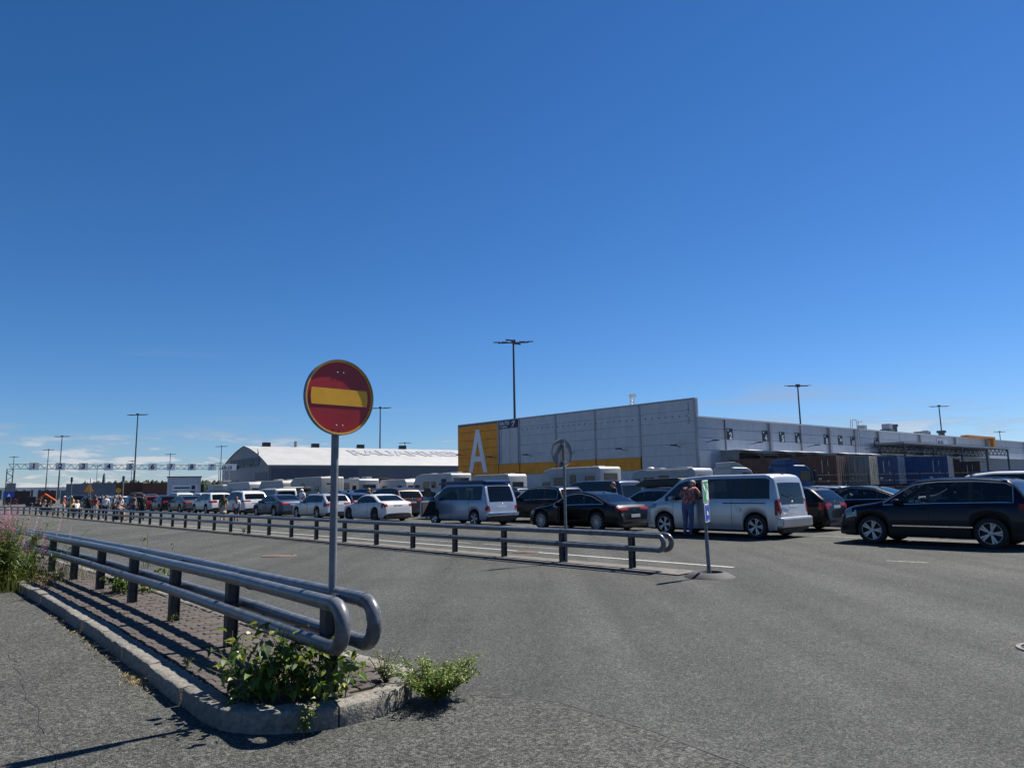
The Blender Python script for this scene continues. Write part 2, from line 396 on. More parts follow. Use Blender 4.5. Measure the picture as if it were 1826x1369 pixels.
# manhole covers
def manhole(x, y, r, mat, label):
    t = thing('manhole_cover', label, 'manhole cover', (x, y, 0))
    mb = MB().lathe([(r * 0.86, 0.006), (r * 0.86, 0.014), (r, 0.014), (r * 1.02, 0.0)], 40); obj('frame', mb.mesh('frame', [mat]), t)
    mb = MB(); prof = [(0.0, 0.011)]
    k = 6
    for i in range(k):
        a = r * 0.84 * i / k; b = r * 0.84 * (i + 0.6) / k
        prof += [(a + 0.004, 0.013), (b, 0.013), (b + 0.006, 0.007)]
    mb.lathe(prof, 36); obj('lid', mb.mesh('lid', [mat]), t)
manhole(5.06, 7.0, 0.29, 'iron', 'round ribbed iron manhole cover at the right edge of the asphalt')
manhole(-6.0, 18.45, 0.42, 'iron_rust', 'round iron manhole cover in the roadway between the two railings')
manhole(0.3, 18.35, 0.36, 'iron_rust', 'rusty round manhole cover behind the far railing')

# ------------------------------------------------------------------ kerbed island
IO = Vector((-1.639, 5.829)); IE = Vector((-0.637, 0.771)); IN = Vector((0.771, 0.637))
def isl(a, b):
    q = IO + IE * a + IN * (b - (0.0026 * a * a if a > 0 else 0)); return q
IR = 0.80; KW = 0.2; KH = 0.135
island = bpy.data.objects.new('traffic_island', None); COL.objects.link(island)
struct(island, 'kerbed island with brown pavers and a rounded granite nose')
ILEN = 22.0
def outline(r, step=0.1):
    """points (a,b) of the island outline at distance r from its centre line, from far end of the near side round the nose to the far end of the back"""
    pts = []; a = ILEN
    while a > 0: pts.append((a, -r)); a -= step
    k = max(6, int(math.pi * r / step))
    for i in range(k + 1):
        th = -math.pi / 2 - math.pi * i / k
        pts.append((math.cos(th) * r * 1.0, math.sin(th) * r))
    a = step
    while a < ILEN: pts.append((a, r)); a += step
    return pts
# kerb stones: cut the outline into stones and sweep a bevelled section along each
def kerb_pt(sd, off):
    """sd: distance along the outline measured from the nose tip (negative = near side); off: inset from the outer edge"""
    r = IR - off; q = math.pi * IR / 2
    if abs(sd) <= q:
        th = math.pi + sd / IR * -1.0
        return isl(math.cos(th) * r, -math.sin(th) * r * -1.0) if False else isl(-math.cos(sd / IR) * r, math.sin(sd / IR) * r)
    a = abs(sd) - q
    if sd > 0: r -= 0.14 * min(1.0, a / 2) * (1 - off / KW * 0.35)      # the back of the island tapers in
    return isl(a, math.copysign(r, sd))
def kerb_stone(s0, s1, seed, mat, dz=0.0, push=0.0):
    rnd = random.Random(seed); mb = MB()
    n_ = max(2, int((s1 - s0) / 0.035)); sec = []
    W_ = KW + rnd.uniform(-0.01, 0.012); h = KH + dz + rnd.uniform(-0.006, 0.006)
    prof = [(0.0, -0.06), (0.002, h * 0.45), (0.003, h - 0.014), (0.012, h - 0.003), (0.05, h), (W_ * 0.55, h + 0.002), (W_ - 0.02, h - 0.001), (W_, h - 0.014), (W_, -0.06)]
    V_ = []; F = []; k = len(prof)
    for i in range(n_ + 1):
        sd = s0 + (s1 - s0) * i / n_
        for j, (o, z) in enumerate(prof):
            q = kerb_pt(sd, o - push)
            jx = noise.noise(Vector((q.x * 14, q.y * 14, z * 14 + seed))) * 0.010 + noise.noise(Vector((q.x * 45, q.y * 45, z * 45 + seed))) * 0.004
            jz = noise.noise(Vector((q.x * 11 + 5, q.y * 11, seed * 1.7))) * 0.009 if 0 < j < k - 1 else 0
            dn = (q - isl(0.0, 0)) if abs(sd) < 1.2 else IN
            dn = dn.normalized()
            V_.append((q.x + dn.x * jx, q.y + dn.y * jx, z + jz))
    for i in range(n_):
        for j in range(k - 1): F.append((i * k + j, i * k + j + 1, (i + 1) * k + j + 1, (i + 1) * k + j))
    F.append(tuple(range(k))); F.append(tuple(n_ * k + j for j in range(k - 1, -1, -1)))
    mb.add(V_, F)
    obj('kerb_stone', mb.mesh('kerb_stone', [mat], smooth=True, sharp=50), island)
sd = -(math.pi * IR / 2 + 15.5); i = 0
cuts = []
while sd < -1.0: cuts.append((sd, min(sd + 1.0, -0.98))); sd += 1.0
cuts += [(-0.98, -0.12), (-0.12, 0.55), (0.55, 0.86), (0.88, 1.22)]
sd = 1.24
while sd < 17: cuts.append((sd, sd + 1.0)); sd += 1.0
for i, (a, b) in enumerate(cuts):
    loose = 0.55 <= a < 1.2
    kerb_stone(a + random.uniform(0.006, 0.011), b - random.uniform(0.006, 0.011), i + 1, 'granite' if i % 3 else 'granite_dark', dz=(random.uniform(-0.02, 0.015) if loose else random.uniform(-0.008, 0.008)), push=(random.uniform(-0.05, 0.03) if loose else random.uniform(-0.012, 0.012)))
# bed and pavers
RI = IR - KW - 0.01
mb = MB(); o_ = [isl(a, b) for a, b in outline(RI + 0.02, 0.25)]
mb.add([(q.x, q.y, 0.108) for q in o_], [tuple(range(len(o_)))]); obj('sand_bed', mb.mesh('sand_bed', ['sand']), island)
pv = []
pa, pb = 0.108, 0.214
a = -0.62; row = 0
while a < 15.0:
    b = -0.75 + (pb / 2 if row % 2 else 0)
    while b < 0.75:
        lim = RI - 0.004 if a > 0 else math.sqrt(max(0, (RI - 0.012) ** 2 - (abs(a) + 0.05) ** 2))
        lo, hi = max(b - pb / 2, -lim), min(b + pb / 2, lim - 0.10 * min(1.0, max(0, a) / 2))
        if hi - lo > 0.035: pv.append((a, (lo + hi) / 2, (hi - lo) / pb))
        b += pb
    a += pa; row += 1
def paver_mesh(rnd):
    w, l = (pa - 0.006) / 2, (pb - 0.006) / 2; h = 0.018
    mb = MB(); e = 0.006
    V_ = [(-l, -w, 0), (l, -w, 0), (l, w, 0), (-l, w, 0), (-l, -w, h - e), (l, -w, h - e), (l, w, h - e), (-l, w, h - e),
          (-l + e, -w + e, h), (l - e, -w + e, h), (l - e, w - e, h), (-l + e, w - e, h)]
    F = [(4, 5, 9, 8), (5, 6, 10, 9), (6, 7, 11, 10), (7, 4, 8, 11), (8, 9, 10, 11), (0, 1, 5, 4), (1, 2, 6, 5), (2, 3, 7, 6), (3, 0, 4, 7)]
    return mb.add(V_, F)
base_pm = paver_mesh(random)
pmeshes = []
for c_ in ('paver_a', 'paver_b', 'paver_c'): pmeshes.append(base_pm.mesh('paver', [c_]))
pv.sort(key=lambda q: isl(q[0], q[1]).length)
rest = MB()
for i, (a, b, fs) in enumerate(pv):
    q = isl(a, b); ang = math.atan2(IN.y, IN.x) + random.gauss(0, 0.022)
    tx, ty = random.uniform(-0.02, 0.02), random.uniform(-0.03, 0.03); z = 0.11 + random.uniform(-0.006, 0.005)
    if i < 300:
        obj('paver', pmeshes[random.choice((0, 0, 1, 1, 2))], island, loc=(q.x, q.y, z), rot=(tx, ty, ang), scale=(fs, 1, 1))
    else:
        mt = Matrix.Translation((q.x, q.y, z)) @ Matrix.Rotation(ang, 4, 'Z') @ Matrix.Rotation(tx, 4, 'X') @ Matrix.Diagonal((fs, 1, 1, 1))
        rest.add([mt @ Vector(v) for v in base_pm.v], base_pm.f, random.choice((0, 0, 1, 1, 2)))
r_ = obj('paver_field', rest.mesh('paver_field', ['paver_a', 'paver_b', 'paver_c']), island); r_['kind'] = 'stuff'

# ------------------------------------------------------------------ pipe railings
def railing(name, label, pos, length, t0, spacing, first_post, z_top, z_low, zg, gap=0.122, rad=0.053, post_h=None, bend=0.155, name_first=None):
    """pos(a,b) -> ground point; two pairs of pipes joined by U-bends at the near end, on I-section posts"""
    t = thing(name, label, 'railing', (*pos(0, 0), 0))
    ox, oy = pos(0, 0)
    def W(a, b, z): q = pos(a, b); return (q[0] - ox, q[1] - oy, z)
    zc = (z_top + z_low) / 2; rb = (z_top - z_low) / 2
    for sgn in (-1, 1):
        a = t0; segs = []
        # straight pipes, one object per side and height, with couplings
        for z, nm in ((z_top, 'top_rail'), (z_low, 'lower_rail')):
            n_ = max(2, int(length / 2.0)); pth = []
            for i in range(n_ + 1):
                aa = t0 + length * i / n_
                pth.append(W(aa, sgn * gap, z + 0.006 * math.sin(i * 2.3 + z * 9 + sgn)))
            obj(nm, MB().tube(pth, rad, 14).mesh(nm, ['rail_grey'], smooth=True), t)
        pth = []
        for i in range(13):
            th = math.pi / 2 - math.pi * i / 12
            pth.append(W(t0 - 0.01 - math.cos(th) * rb * 0.95, sgn * gap, zc + math.sin(th) * rb))
        # the lower pipe wavers with its own phase: meet it at the ends
        ub = obj('end_bend', MB().tube(pth, rad * 1.01, 16).mesh('end_bend', ['rail_grey'], smooth=True), t)
        for q1_, q2_, k_ in ((W(t0 - 0.012, sgn * gap, z_top), W(t0 + 0.02, sgn * gap, z_top), 1.05), (W(t0 - 0.012, sgn * gap, z_low), W(t0 + 0.02, sgn * gap, z_low), 1.05), (W(t0 - rb * 0.95, sgn * gap, zc + 0.03), W(t0 - rb * 0.95, sgn * gap, zc + 0.045), 1.06), (W(t0 - rb * 0.95, sgn * gap, zc - 0.045), W(t0 - rb * 0.95, sgn * gap, zc - 0.03), 1.06)):
            obj('coupling', MB().cyl(q1_, q2_, rad * k_, 16).mesh('coupling', ['rail_grey'], smooth=True), ub)
    for k_, a_c in enumerate((1.05, 2.95, 4.7, 6.9, 8.6, 10.8, 12.4)):      # pipe joints along the run
        for sgn in (-1, 1):
            for z in (z_top, z_low):
                if (k_ + (sgn > 0) + (z == z_top)) % 2 and a_c < t0 + length - 0.5: obj('coupling', MB().cyl(W(a_c + 0.12 * sgn, sgn * gap, z), W(a_c + 0.12 * sgn + 0.05, sgn * gap, z), rad * 1.06, 16).mesh('coupling', ['rail_grey'], smooth=True), t)
    # post: I section (web across, flanges towards the pipes), cap bracket
    mb = MB(); ph = (post_h or z_top + 0.02) - zg
    mb.box((0, 0, ph / 2 - 0.05), (0.012, 0.1, ph + 0.1)); mb.box((0, 0.052, ph / 2 - 0.05), (0.09, 0.008, ph + 0.1)); mb.box((0, -0.052, ph / 2 - 0.05), (0.09, 0.008, ph + 0.1))
    pme = mb.mesh('post', ['steel_dark'])
    bme = MB().box((0, 0, 0), (0.05, gap * 2, 0.035)).mesh('bracket', ['steel_dark'])
    a = first_post
    k_ = 0
    while a < t0 + length:
        if k_ == 0 and name_first is not None: a_, a = a, name_first
        q = W(a, 0, zg); q2 = pos(a + 0.1, 0); q1 = pos(a - 0.1, 0)
        ang = math.atan2(q2[1] - q1[1], q2[0] - q1[0])
        po = obj('post', pme, t, loc=q, rot=(0, 0, ang)); obj('bracket', bme, po, loc=(0, 0, z_top - zg)); obj('bracket', bme, po, loc=(0, 0, z_low - zg))
        if k_ == 0 and name_first is not None: a = a_
        k_ += 1; a += spacing
    return t
near_rail = railing('pipe_railing', 'grey pipe railing on the paved island beside the no-entry sign', lambda a, b: tuple(isl(a, b)), 15.3, -0.69, 1.93, -0.13, 0.805, 0.512, 0.13, name_first=-0.36)
FO = Vector((2.291, 14.243))
def fr(a, b):
    q = FO + U.to_2d() * a + VV.to_2d() * b
    if a > 55: q += VV.to_2d() * (-(a - 55) ** 2 * 0.004)
    return (q.x, q.y)
far_rail = railing('pipe_railing', 'long low pipe railing running away in front of the queue of cars', fr, 84.0, -0.72, 1.9, 0.0, 0.665, 0.40, 0.02, gap=0.122, rad=0.049)
mb = MB(); V_ = []; F = []
for i in range(46):
    a = -1.3 + i * 1.9
    for b in (-0.33, 0.36): q = fr(a, b + 0.03 * noise.noise(Vector((a, b * 9, 0)))); V_.append((q[0], q[1], 0.022))
for i in range(45): F.append((2 * i, 2 * i + 1, 2 * i + 3, 2 * i + 2))
n0 = len(V_)
for i in range(46):
    q = fr(-1.3 + i * 1.9, -0.35); V_.append((q[0], q[1], 0.0))
for i in range(45): F.append((n0 + i, 2 * i, 2 * i + 2, n0 + i + 1))
mb.add(V_, F); struct(obj('concrete_strip', mb.mesh('concrete_strip', ['concrete_old'])), 'pale concrete footing strip under the long railing')

# ------------------------------------------------------------------ signs
def sign_disc(t, r, z, parent_name, face_cols, rim, rz, thick=0.012):
    pass
def yawmat(ang): return Matrix.Rotation(ang, 4, 'Z')
# no-entry sign; built facing -y then yawed
bx_, by_ = -1.435, 5.73
ns = thing('no_entry_sign', 'round red no-entry sign with yellow bar on a grey post', 'road sign', (bx_, by_, 0), R(43))
mb = MB().cyl((0, 0, 0.05), (0, 0, 2.63), 0.030, 16)
obj('post', mb.mesh('post', ['galv_matt'], smooth=True), ns)
zc, rs = 2.349, 0.307
mb = MB().lathe([(0.0, 0.006), (rs - 0.004, 0.006), (rs, 0.012), (rs, -0.022), (rs - 0.008, -0.022), (rs - 0.008, -0.004), (0, -0.004)], 64, 'y', (0, -0.055, zc))
obj('sign_plate', mb.mesh('sign_plate', ['galv_matt'], smooth=True), ns)
mb = MB().lathe([(rs - 0.033, 0.0), (rs - 0.010, 0.0), (rs - 0.010, 0.004), (rs - 0.033, 0.004)], 64, 'y', (0, -0.082 + 0.02, zc))
# faces from the back to the front: red disc, yellow ring, yellow bar (each a thin sheet)
def disc(r, y, n=64): return MB().add([(r * math.cos(2 * math.pi * i / n), y, zc + r * math.sin(2 * math.pi * i / n)) for i in range(n)], [tuple(range(n))])
obj('red_field', disc(rs - 0.018, -0.0625).mesh('red_field', ['sign_red']), ns)
mb = MB(); n_ = 64; V_ = []
for i in range(n_):
    a = 2 * math.pi * i / n_
    V_ += [((rs - 0.005) * math.cos(a), -0.0655, zc + (rs - 0.005) * math.sin(a)), ((rs - 0.021) * math.cos(a), -0.0655, zc + (rs - 0.021) * math.sin(a))]
mb.add(V_, [(2 * i, 2 * i + 1, (2 * i + 3) % (2 * n_), (2 * i + 2) % (2 * n_)) for i in range(n_)])
obj('yellow_border', mb.mesh('yellow_border', ['sign_yellow']), ns)
bar = []
for sgn in (1, -1):
    for i in range(7):
        zz = (-1 + 2 * i / 6) * 0.066 * sgn; bar.append((sgn * (math.sqrt(0.255 ** 2 - zz ** 2)), zz))
mb = MB().add([(p[0], -0.0655, zc + p[1]) for p in bar], [tuple(range(len(bar)))])
obj('yellow_bar', mb.mesh('yellow_bar', ['sign_yellow']), ns)
for zz in (0.20, -0.229):
    for xx in (-0.027, 0.027): obj('rivet', MB().lathe([(0.0, -0.005), (0.006, -0.003), (0.008, 0.0)], 10, 'y', (xx, -0.066, zc + zz)).mesh('rivet', ['galv'], smooth=True), ns)
    mb = MB().box((0, -0.018, zc + zz), (0.10, 0.05, 0.03)); obj('clamp', mb.mesh('clamp', ['galv_matt']), ns)
# second sign, seen from behind, on the far railing
bx_, by_ = fr(1.78, 0.0)
ns2 = thing('road_sign', 'grey back of a round sign on a post behind the long railing', 'road sign', (bx_, by_, 0), R(42) + math.pi)
obj('post', MB().cyl((0, 0, 0.0), (0, 0, 2.6), 0.03, 14).mesh('post', ['galv_matt'], smooth=True), ns2)
zc, rs = 2.34, 0.305
obj('sign_plate', MB().lathe([(0.0, 0.006), (rs - 0.004, 0.006), (rs, 0.014), (rs, -0.02), (rs - 0.01, -0.02), (rs - 0.01, -0.006), (0, -0.006)], 56, 'y', (0, -0.05, zc)).mesh('sign_plate', ['galv_matt'], smooth=True), ns2)
for zz in (-0.19, 0.19): obj('clamp', MB().box((0, -0.012, zc + zz), (0.09, 0.075, 0.035)).mesh('clamp', ['galv']), ns2)
obj('yellow_border', disc(rs - 0.006, -0.073, 48).mesh('yellow_border', ['sign_yellow']), ns2)
obj('red_field', disc(rs - 0.03, -0.076, 48).mesh('red_field', ['sign_red']), ns2)
# temporary post with two plates on a round rubber foot
tp = thing('temporary_sign', 'narrow post with green and blue plates on a round rubber base', 'sign post', (3.41, 12.84, 0))
obj('base', MB().lathe([(0.0, 0.035), (0.20, 0.035), (0.235, 0.085), (0.27, 0.09), (0.335, 0.06), (0.43, 0.012), (0.44, 0.0)], 48).mesh('base', ['rubber'], smooth=True), tp)
lean = Matrix.Rotation(R(-1.6), 4, 'Y') @ Matrix.Rotation(R(2), 4, 'X')
po = obj('post', MB().cyl((0, 0, 0.03), (0, 0, 1.66), 0.028, 14).cyl((0, 0, 0.03), (0, 0, 0.62), 0.034, 14).mesh('post', ['galv_matt'], smooth=True), tp)
po.matrix_local = lean
pd = Matrix.Rotation(R(90 - 31), 4, 'Z')
def plate(nm, z0, z1, w, mat, shapes, smat):
    pl = obj(nm, MB().box((0, -0.04, (z0 + z1) / 2), (w, 0.012, z1 - z0)).mesh(nm, ['sign_white']), tp)
    pl.matrix_local = lean @ pd
    e = 0.018
    fc = obj('face', MB().box((0, -0.0475, (z0 + z1) / 2), (w - 2 * e, 0.003, z1 - z0 - 2 * e)).mesh('face', [mat]), pl)
    for sh in shapes:
        obj('pictogram', MB().add([(x * w / 2, -0.0515, z0 + (z1 - z0) * zz) for x, zz in sh], [tuple(range(len(sh)))]).mesh('pictogram', [smat]), pl)
plate('green_plate', 1.29, 1.68, 0.34, 'sign_green', [[(-.8, .9), (-.35, .72), (-.1, .5), (-.25, .46), (-.6, .62), (-.88, .74)], [(.1, .05), (.75, .12), (.8, .45), (.5, .62), (.3, .66), (.1, .45), (-.05, .25)], [(.45, .66), (.7, .72), (.72, .86), (.4, .82)]], 'sign_white')
plate('blue_plate', 0.95, 1.27, 0.26, 'sign_blue', [[(-.3, .4), (.3, .34), (.35, .55), (.1, .52), (.05, .64), (-.2, .62)], [(-.1, .08), (.3, .08), (.3, .13), (-.1, .13)], [(-.3, .88), (.1, .88), (.1, .92), (-.3, .92)]], 'sign_white')
# ------------------------------------------------------------------ warehouse
pm('panel_grey', (0.43, 0.44, 0.47), 0.45, 0.25, var=0.06, scale=1.2)
pm('panel_light', (0.54, 0.55, 0.58), 0.45, 0.2, var=0.05, scale=1.2)
pm('panel_joint', (0.31, 0.32, 0.345), 0.6, 0.1, var=0.1)
pm('pilaster', (0.29, 0.305, 0.34), 0.5, 0.2, var=0.08)
pm('panel_orange', (0.72, 0.27, 0.008), 0.5, 0.1, var=0.1, scale=1.0)
pm('letter_white', (0.68, 0.70, 0.73), 0.5, var=0.05)
pm('navy', (0.012, 0.02, 0.07), 0.45, var=0.1)
pm('dark_sign', (0.015, 0.018, 0.028), 0.5, var=0.1)
pm('dock_grey', (0.26, 0.265, 0.27), 0.6, var=0.12, scale=1.5)
pm('dock_black', (0.02, 0.02, 0.022), 0.8, var=0.2)
pm('awning', (0.75, 0.76, 0.78), 0.4, 0.2, var=0.06)
pm('roof_membrane', (0.22, 0.22, 0.23), 0.8, var=0.12, scale=0.6)
pm('plinth', (0.23, 0.24, 0.26), 0.85, var=0.12, scale=1.0)
pm('truss_steel', (0.10, 0.115, 0.14), 0.5, 0.4, var=0.15)
pm('brown_box', (0.12, 0.06, 0.04), 0.6, 0.05, var=0.22, scale=1.6)
pm('cream_lit_box', (0.36, 0.33, 0.25), 0.6, 0.05, var=0.22, scale=1.6)  # lit end of the grey-sided container, its light put into the colour
pm('grey_shaded_box', (0.22, 0.215, 0.20), 0.6, 0.05, var=0.15, scale=1.6)  # long side of the same container, its shade put into the colour
pm('blue_box', (0.022, 0.06, 0.165), 0.55, 0.05, var=0.18, scale=1.6)
pm('dark_box', (0.06, 0.035, 0.032), 0.6, 0.05, var=0.2, scale=1.6)
pm('blue_vivid', (0.01, 0.12, 0.62), 0.5, var=0.1)
pm('hall_roof', (0.32, 0.32, 0.315), 0.55, var=0.05, scale=0.3)
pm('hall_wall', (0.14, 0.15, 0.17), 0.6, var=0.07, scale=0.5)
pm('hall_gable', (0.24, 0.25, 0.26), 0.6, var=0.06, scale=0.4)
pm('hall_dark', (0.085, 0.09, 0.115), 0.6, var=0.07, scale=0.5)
pm('mast', (0.055, 0.06, 0.07), 0.5, 0.4, var=0.15)
pm('brown_shed', (0.15, 0.07, 0.045), 0.75, var=0.15, scale=0.5)
pm('pale_wall', (0.78, 0.76, 0.68), 0.7, var=0.1, scale=0.3)
pm('slate', (0.14, 0.16, 0.19), 0.6, var=0.1, scale=0.5)
pm('far_window', (0.05, 0.06, 0.08), 0.2, var=0.1)
pm('orange_paint', (0.75, 0.13, 0.015), 0.4, var=0.1)
pm('wire', (0.02, 0.022, 0.025), 0.8, 0.0, var=0.1)

# rain streaks and grime down the cladding
for nm_ in ('panel_grey', 'panel_light', 'panel_orange', 'hall_wall', 'hall_gable', 'plinth'):
    nt = M[nm_].node_tree; p = nt.nodes['Principled BSDF']; src_ = p.inputs['Base Color'].links[0].from_socket
    t_ = nt.nodes.new('ShaderNodeTexCoord'); mp_ = nt.nodes.new('ShaderNodeMapping'); mp_.inputs['Scale'].default_value = (2.2, 2.2, 0.16); n_ = nt.nodes.new('ShaderNodeTexNoise'); n_.inputs['Scale'].default_value = 1.0; n_.inputs['Detail'].default_value = 7; n_.inputs['Roughness'].default_value = 0.65
    link(nt, t_.outputs['Object'], mp_.inputs[0]); link(nt, mp_.outputs[0], n_.inputs['Vector'])
    r_ = nt.nodes.new('ShaderNodeMapRange'); r_.inputs[1].default_value = 0.3; r_.inputs[2].default_value = 0.7; r_.inputs[3].default_value = 0.90; r_.inputs[4].default_value = 1.05; link(nt, n_.outputs[0], r_.inputs[0])
    v_ = nt.nodes.new('ShaderNodeVectorMath'); v_.operation = 'SCALE'; link(nt, src_, v_.inputs[0]); link(nt, r_.outputs[0], v_.inputs['Scale']); link(nt, v_.outputs[0], p.inputs['Base Color'])

WC = Vector((18.58, 71.97, 0)); FD = Vector((-0.698, 0.716, 0)); WD = Vector((0.78, 0.626, 0))
FNv = Vector((-0.716, -0.698, 0)); WNv = Vector((0.626, -0.78, 0))
wh = thing('warehouse', 'long grey panel warehouse with orange corner and a giant letter A', 'warehouse', WC)
fang = math.atan2(FD.y, FD.x); wang = math.atan2(WD.y, WD.x)
def facade(s, z, out=0.0): return FD * s + FNv * out + Vector((0, 0, z))
def wing(s, z, out=0.0): return WD * s + WNv * out + Vector((0, 0, z))
def slab(fn, s0, s1, z0, z1, o0, o1, mat, name, parent, mb=None):
    """box between s0..s1, z0..z1 and outwards o0..o1 on a wall given by fn"""
    own = mb is None
    mb = mb or MB()
    V_ = [fn(s, z, o) for o in (o0, o1) for z in (z0, z1) for s in (s0, s1)]
    mb.add(V_, [(0, 1, 3, 2), (4, 6, 7, 5), (0, 4, 5, 1), (2, 3, 7, 6), (0, 2, 6, 4), (1, 5, 7, 3)])
    if own: return obj(name, mb.mesh(name, [mat]), parent)
# core: facade part and wing part with flat roofs
core = MB()
ZP, ZW = 10.4, 8.47
core.add([WC * 0 + q for q in (FNv * -0.3, FD * 37.5 + FNv * -0.3, FD * 37.5 + WD * 0.5, WD * 0.5)] +
         [q + Vector((0, 0, ZP - 0.12)) for q in (FNv * -0.3, FD * 37.5 + FNv * -0.3, FD * 37.5 + WD * 0.5, WD * 0.5)],
         [(0, 1, 2, 3), (4, 7, 6, 5), (0, 4, 5, 1), (1, 5, 6, 2), (2, 6, 7, 3), (3, 7, 4, 0)])
obj('parapet_wall', core.mesh('parapet_wall', ['panel_joint']), wh)
core = MB()
q0 = [WD * 0.55 + WNv * -0.3, WD * 190 + WNv * -0.3, WD * 190 + FD * 37, WD * 0.55 + FD * 37]
core.add(q0 + [q + Vector((0, 0, ZW - 0.15)) for q in q0], [(0, 1, 2, 3), (4, 7, 6, 5), (0, 4, 5, 1), (1, 5, 6, 2), (2, 6, 7, 3), (3, 7, 4, 0)])
obj('roof', core.mesh('roof', ['roof_membrane']), wh)
# facade panels
cols = [0.06, 6.87, 13.1, 19.2, 25.45]
rows = [0.55, 1.85, 3.27, 4.66, 5.80, 6.94, 8.08, 9.22, 10.28]
for ci in range(4):
    for ri in range(len(rows) - 1):
        s0, s1 = cols[ci] + 0.10, cols[ci + 1] - 0.10
        z0, z1 = rows[ri] + 0.012, rows[ri + 1] - 0.012
        org = ci >= 1 and abs(rows[ri] - 3.27) < 0.01
        slab(facade, s0, s1, z0, z1, -0.28, 0.03 if org else 0.0, 'panel_orange' if org else 'panel_grey', 'panel', wh)
for ri in range(len(rows) - 1):       # bay with the louvres (25.45..29.35) and the orange bay
    z0, z1 = rows[ri] + 0.02, rows[ri + 1] - 0.02
    org = abs(rows[ri] - 3.27) < 0.01
    slab(facade, 25.55, 29.30, z0, z1, -0.28, 0.03 if org else -0.06, 'panel_orange' if org else 'panel_grey', 'panel', wh)
    low = rows[ri] < 3.2
    for a, b in ((29.40, 33.4), (33.44, 37.4)):
        slab(facade, a, b, z0, min(z1, 10.06), -0.28, -0.02 if low else 0.05, 'plinth' if low else 'panel_orange', 'panel', wh)
for s in cols[1:] + [29.35]: slab(facade, s - 0.12, s + 0.12, 4.7 if s < 26 else 4.7, 10.25, -0.28, 0.06, 'pilaster', 'pilaster', wh)
slab(facade, -0.05, 0.14, 0.0, 10.3, -0.28, 0.05, 'pilaster', 'corner_trim', wh)
slab(facade, -0.06, 37.5, 10.28, 10.42, -0.5, 0.08, 'pilaster', 'coping', wh)
slab(facade, 37.4, 37.52, 0, 10.28, -0.5, 0.06, 'panel_orange', 'corner_trim', wh)
slab(facade, 0.1, 37.4, 0.0, 0.53, -0.28, 0.02, 'plinth', 'plinth', wh)
# louvre bay: two narrow louvre columns with slats
for a, b in ((25.75, 27.15), (27.25, 28.65)):
    lv = slab(facade, a, b, 4.75, 9.25, -0.06, 0.0, 'panel_grey', 'louvre', wh)
    m2 = MB(); z = 4.85
    while z < 9.2: slab(facade, a - 0.06, b + 0.04, z, z + 0.10, 0.0, 0.07, None, '', None, m2); z += 0.26
    sl = obj('louvre_slats', m2.mesh('louvre_slats', ['panel_light']), lv); sl['kind'] = 'stuff'
for s in (25.7, 27.2, 28.72): slab(facade, s - 0.04, s + 0.04, 4.72, 9.3, 0.0, 0.05, 'panel_joint', 'louvre_frame', wh)
# logo board: dark blue with lettering and a swoosh
lb = slab(facade, 25.72, 28.95, 9.28, 10.24, 0.0, 0.10, 'navy', 'logo_board', wh)
def on_facade(me, s, z, parent, mat, name, out=0.12, ang=fang + math.pi):
    p = facade(s, z, out); return obj(name, me, parent, mat, loc=p, rot=(0, 0, ang))
tm = text_mesh('SA-TU', 0.62, 0.01)
on_facade(tm, 28.85, 9.72, lb, 'letter_white', 'lettering', 0.12)
tm2 = text_mesh('LOGISTICS', 0.26, 0.008)
on_facade(tm2, 28.75, 9.38, lb, 'letter_white', 'lettering', 0.12)
sw = [(0, .62), (.18, .78), (.36, .86), (.5, .8), (.46, .6), (.28, .28), (.06, 0.0), (.02, .04), (.2, .36), (.34, .62), (.32, .7), (.2, .66), (.06, .54)]
m2 = MB().add([(x * 1.3, 0, z * 1.0) for x, z in sw], [tuple(range(len(sw)))]); on_facade(m2.mesh('swoosh'), 26.75, 9.32, lb, 'letter_white', 'swoosh', 0.125)
# giant A
A = [(0, 0), (1.55, 5.78), (2.25, 5.78), (3.8, 0), (2.98, 0), (2.62, 1.45), (1.18, 1.45), (0.82, 0)]
A2 = [(1.36, 2.18), (2.44, 2.18), (1.95, 4.3), (1.85, 4.3)]
def slab_poly(fn, s_left, z0, outer, mat, name, parent, o=0.055, th=0.04):
    pass
m2 = MB()
segs = [[(0, 0), (0.82, 0), (2.05, 4.75), (1.9, 5.78), (1.55, 5.78)], [(3.8, 0), (2.25, 5.78), (1.9, 5.78), (1.75, 4.75), (2.98, 0)], [(1.1, 1.45), (2.7, 1.45), (2.5, 2.18), (1.3, 2.18)]]
b = bmesh.new()
for i, sg in enumerate(segs):
    vs_ = [b.verts.new((x, -0.002 * i, z)) for x, z in sg]; b.faces.new(vs_)
bmesh.ops.recalc_face_normals(b, faces=b.faces)
me = bpy.data.meshes.new('letter_a'); 
r = bmesh.ops.extrude_face_region(b, geom=list(b.faces)); bmesh.ops.translate(b, vec=(0, -0.05, 0), verts=[e for e in r['geom'] if isinstance(e, bmesh.types.BMVert)])
bmesh.ops.recalc_face_normals(b, faces=b.faces); b.to_mesh(me); b.free()
on_facade(me, 35.25, 3.72, wh, 'letter_white', 'letter', 0.06)
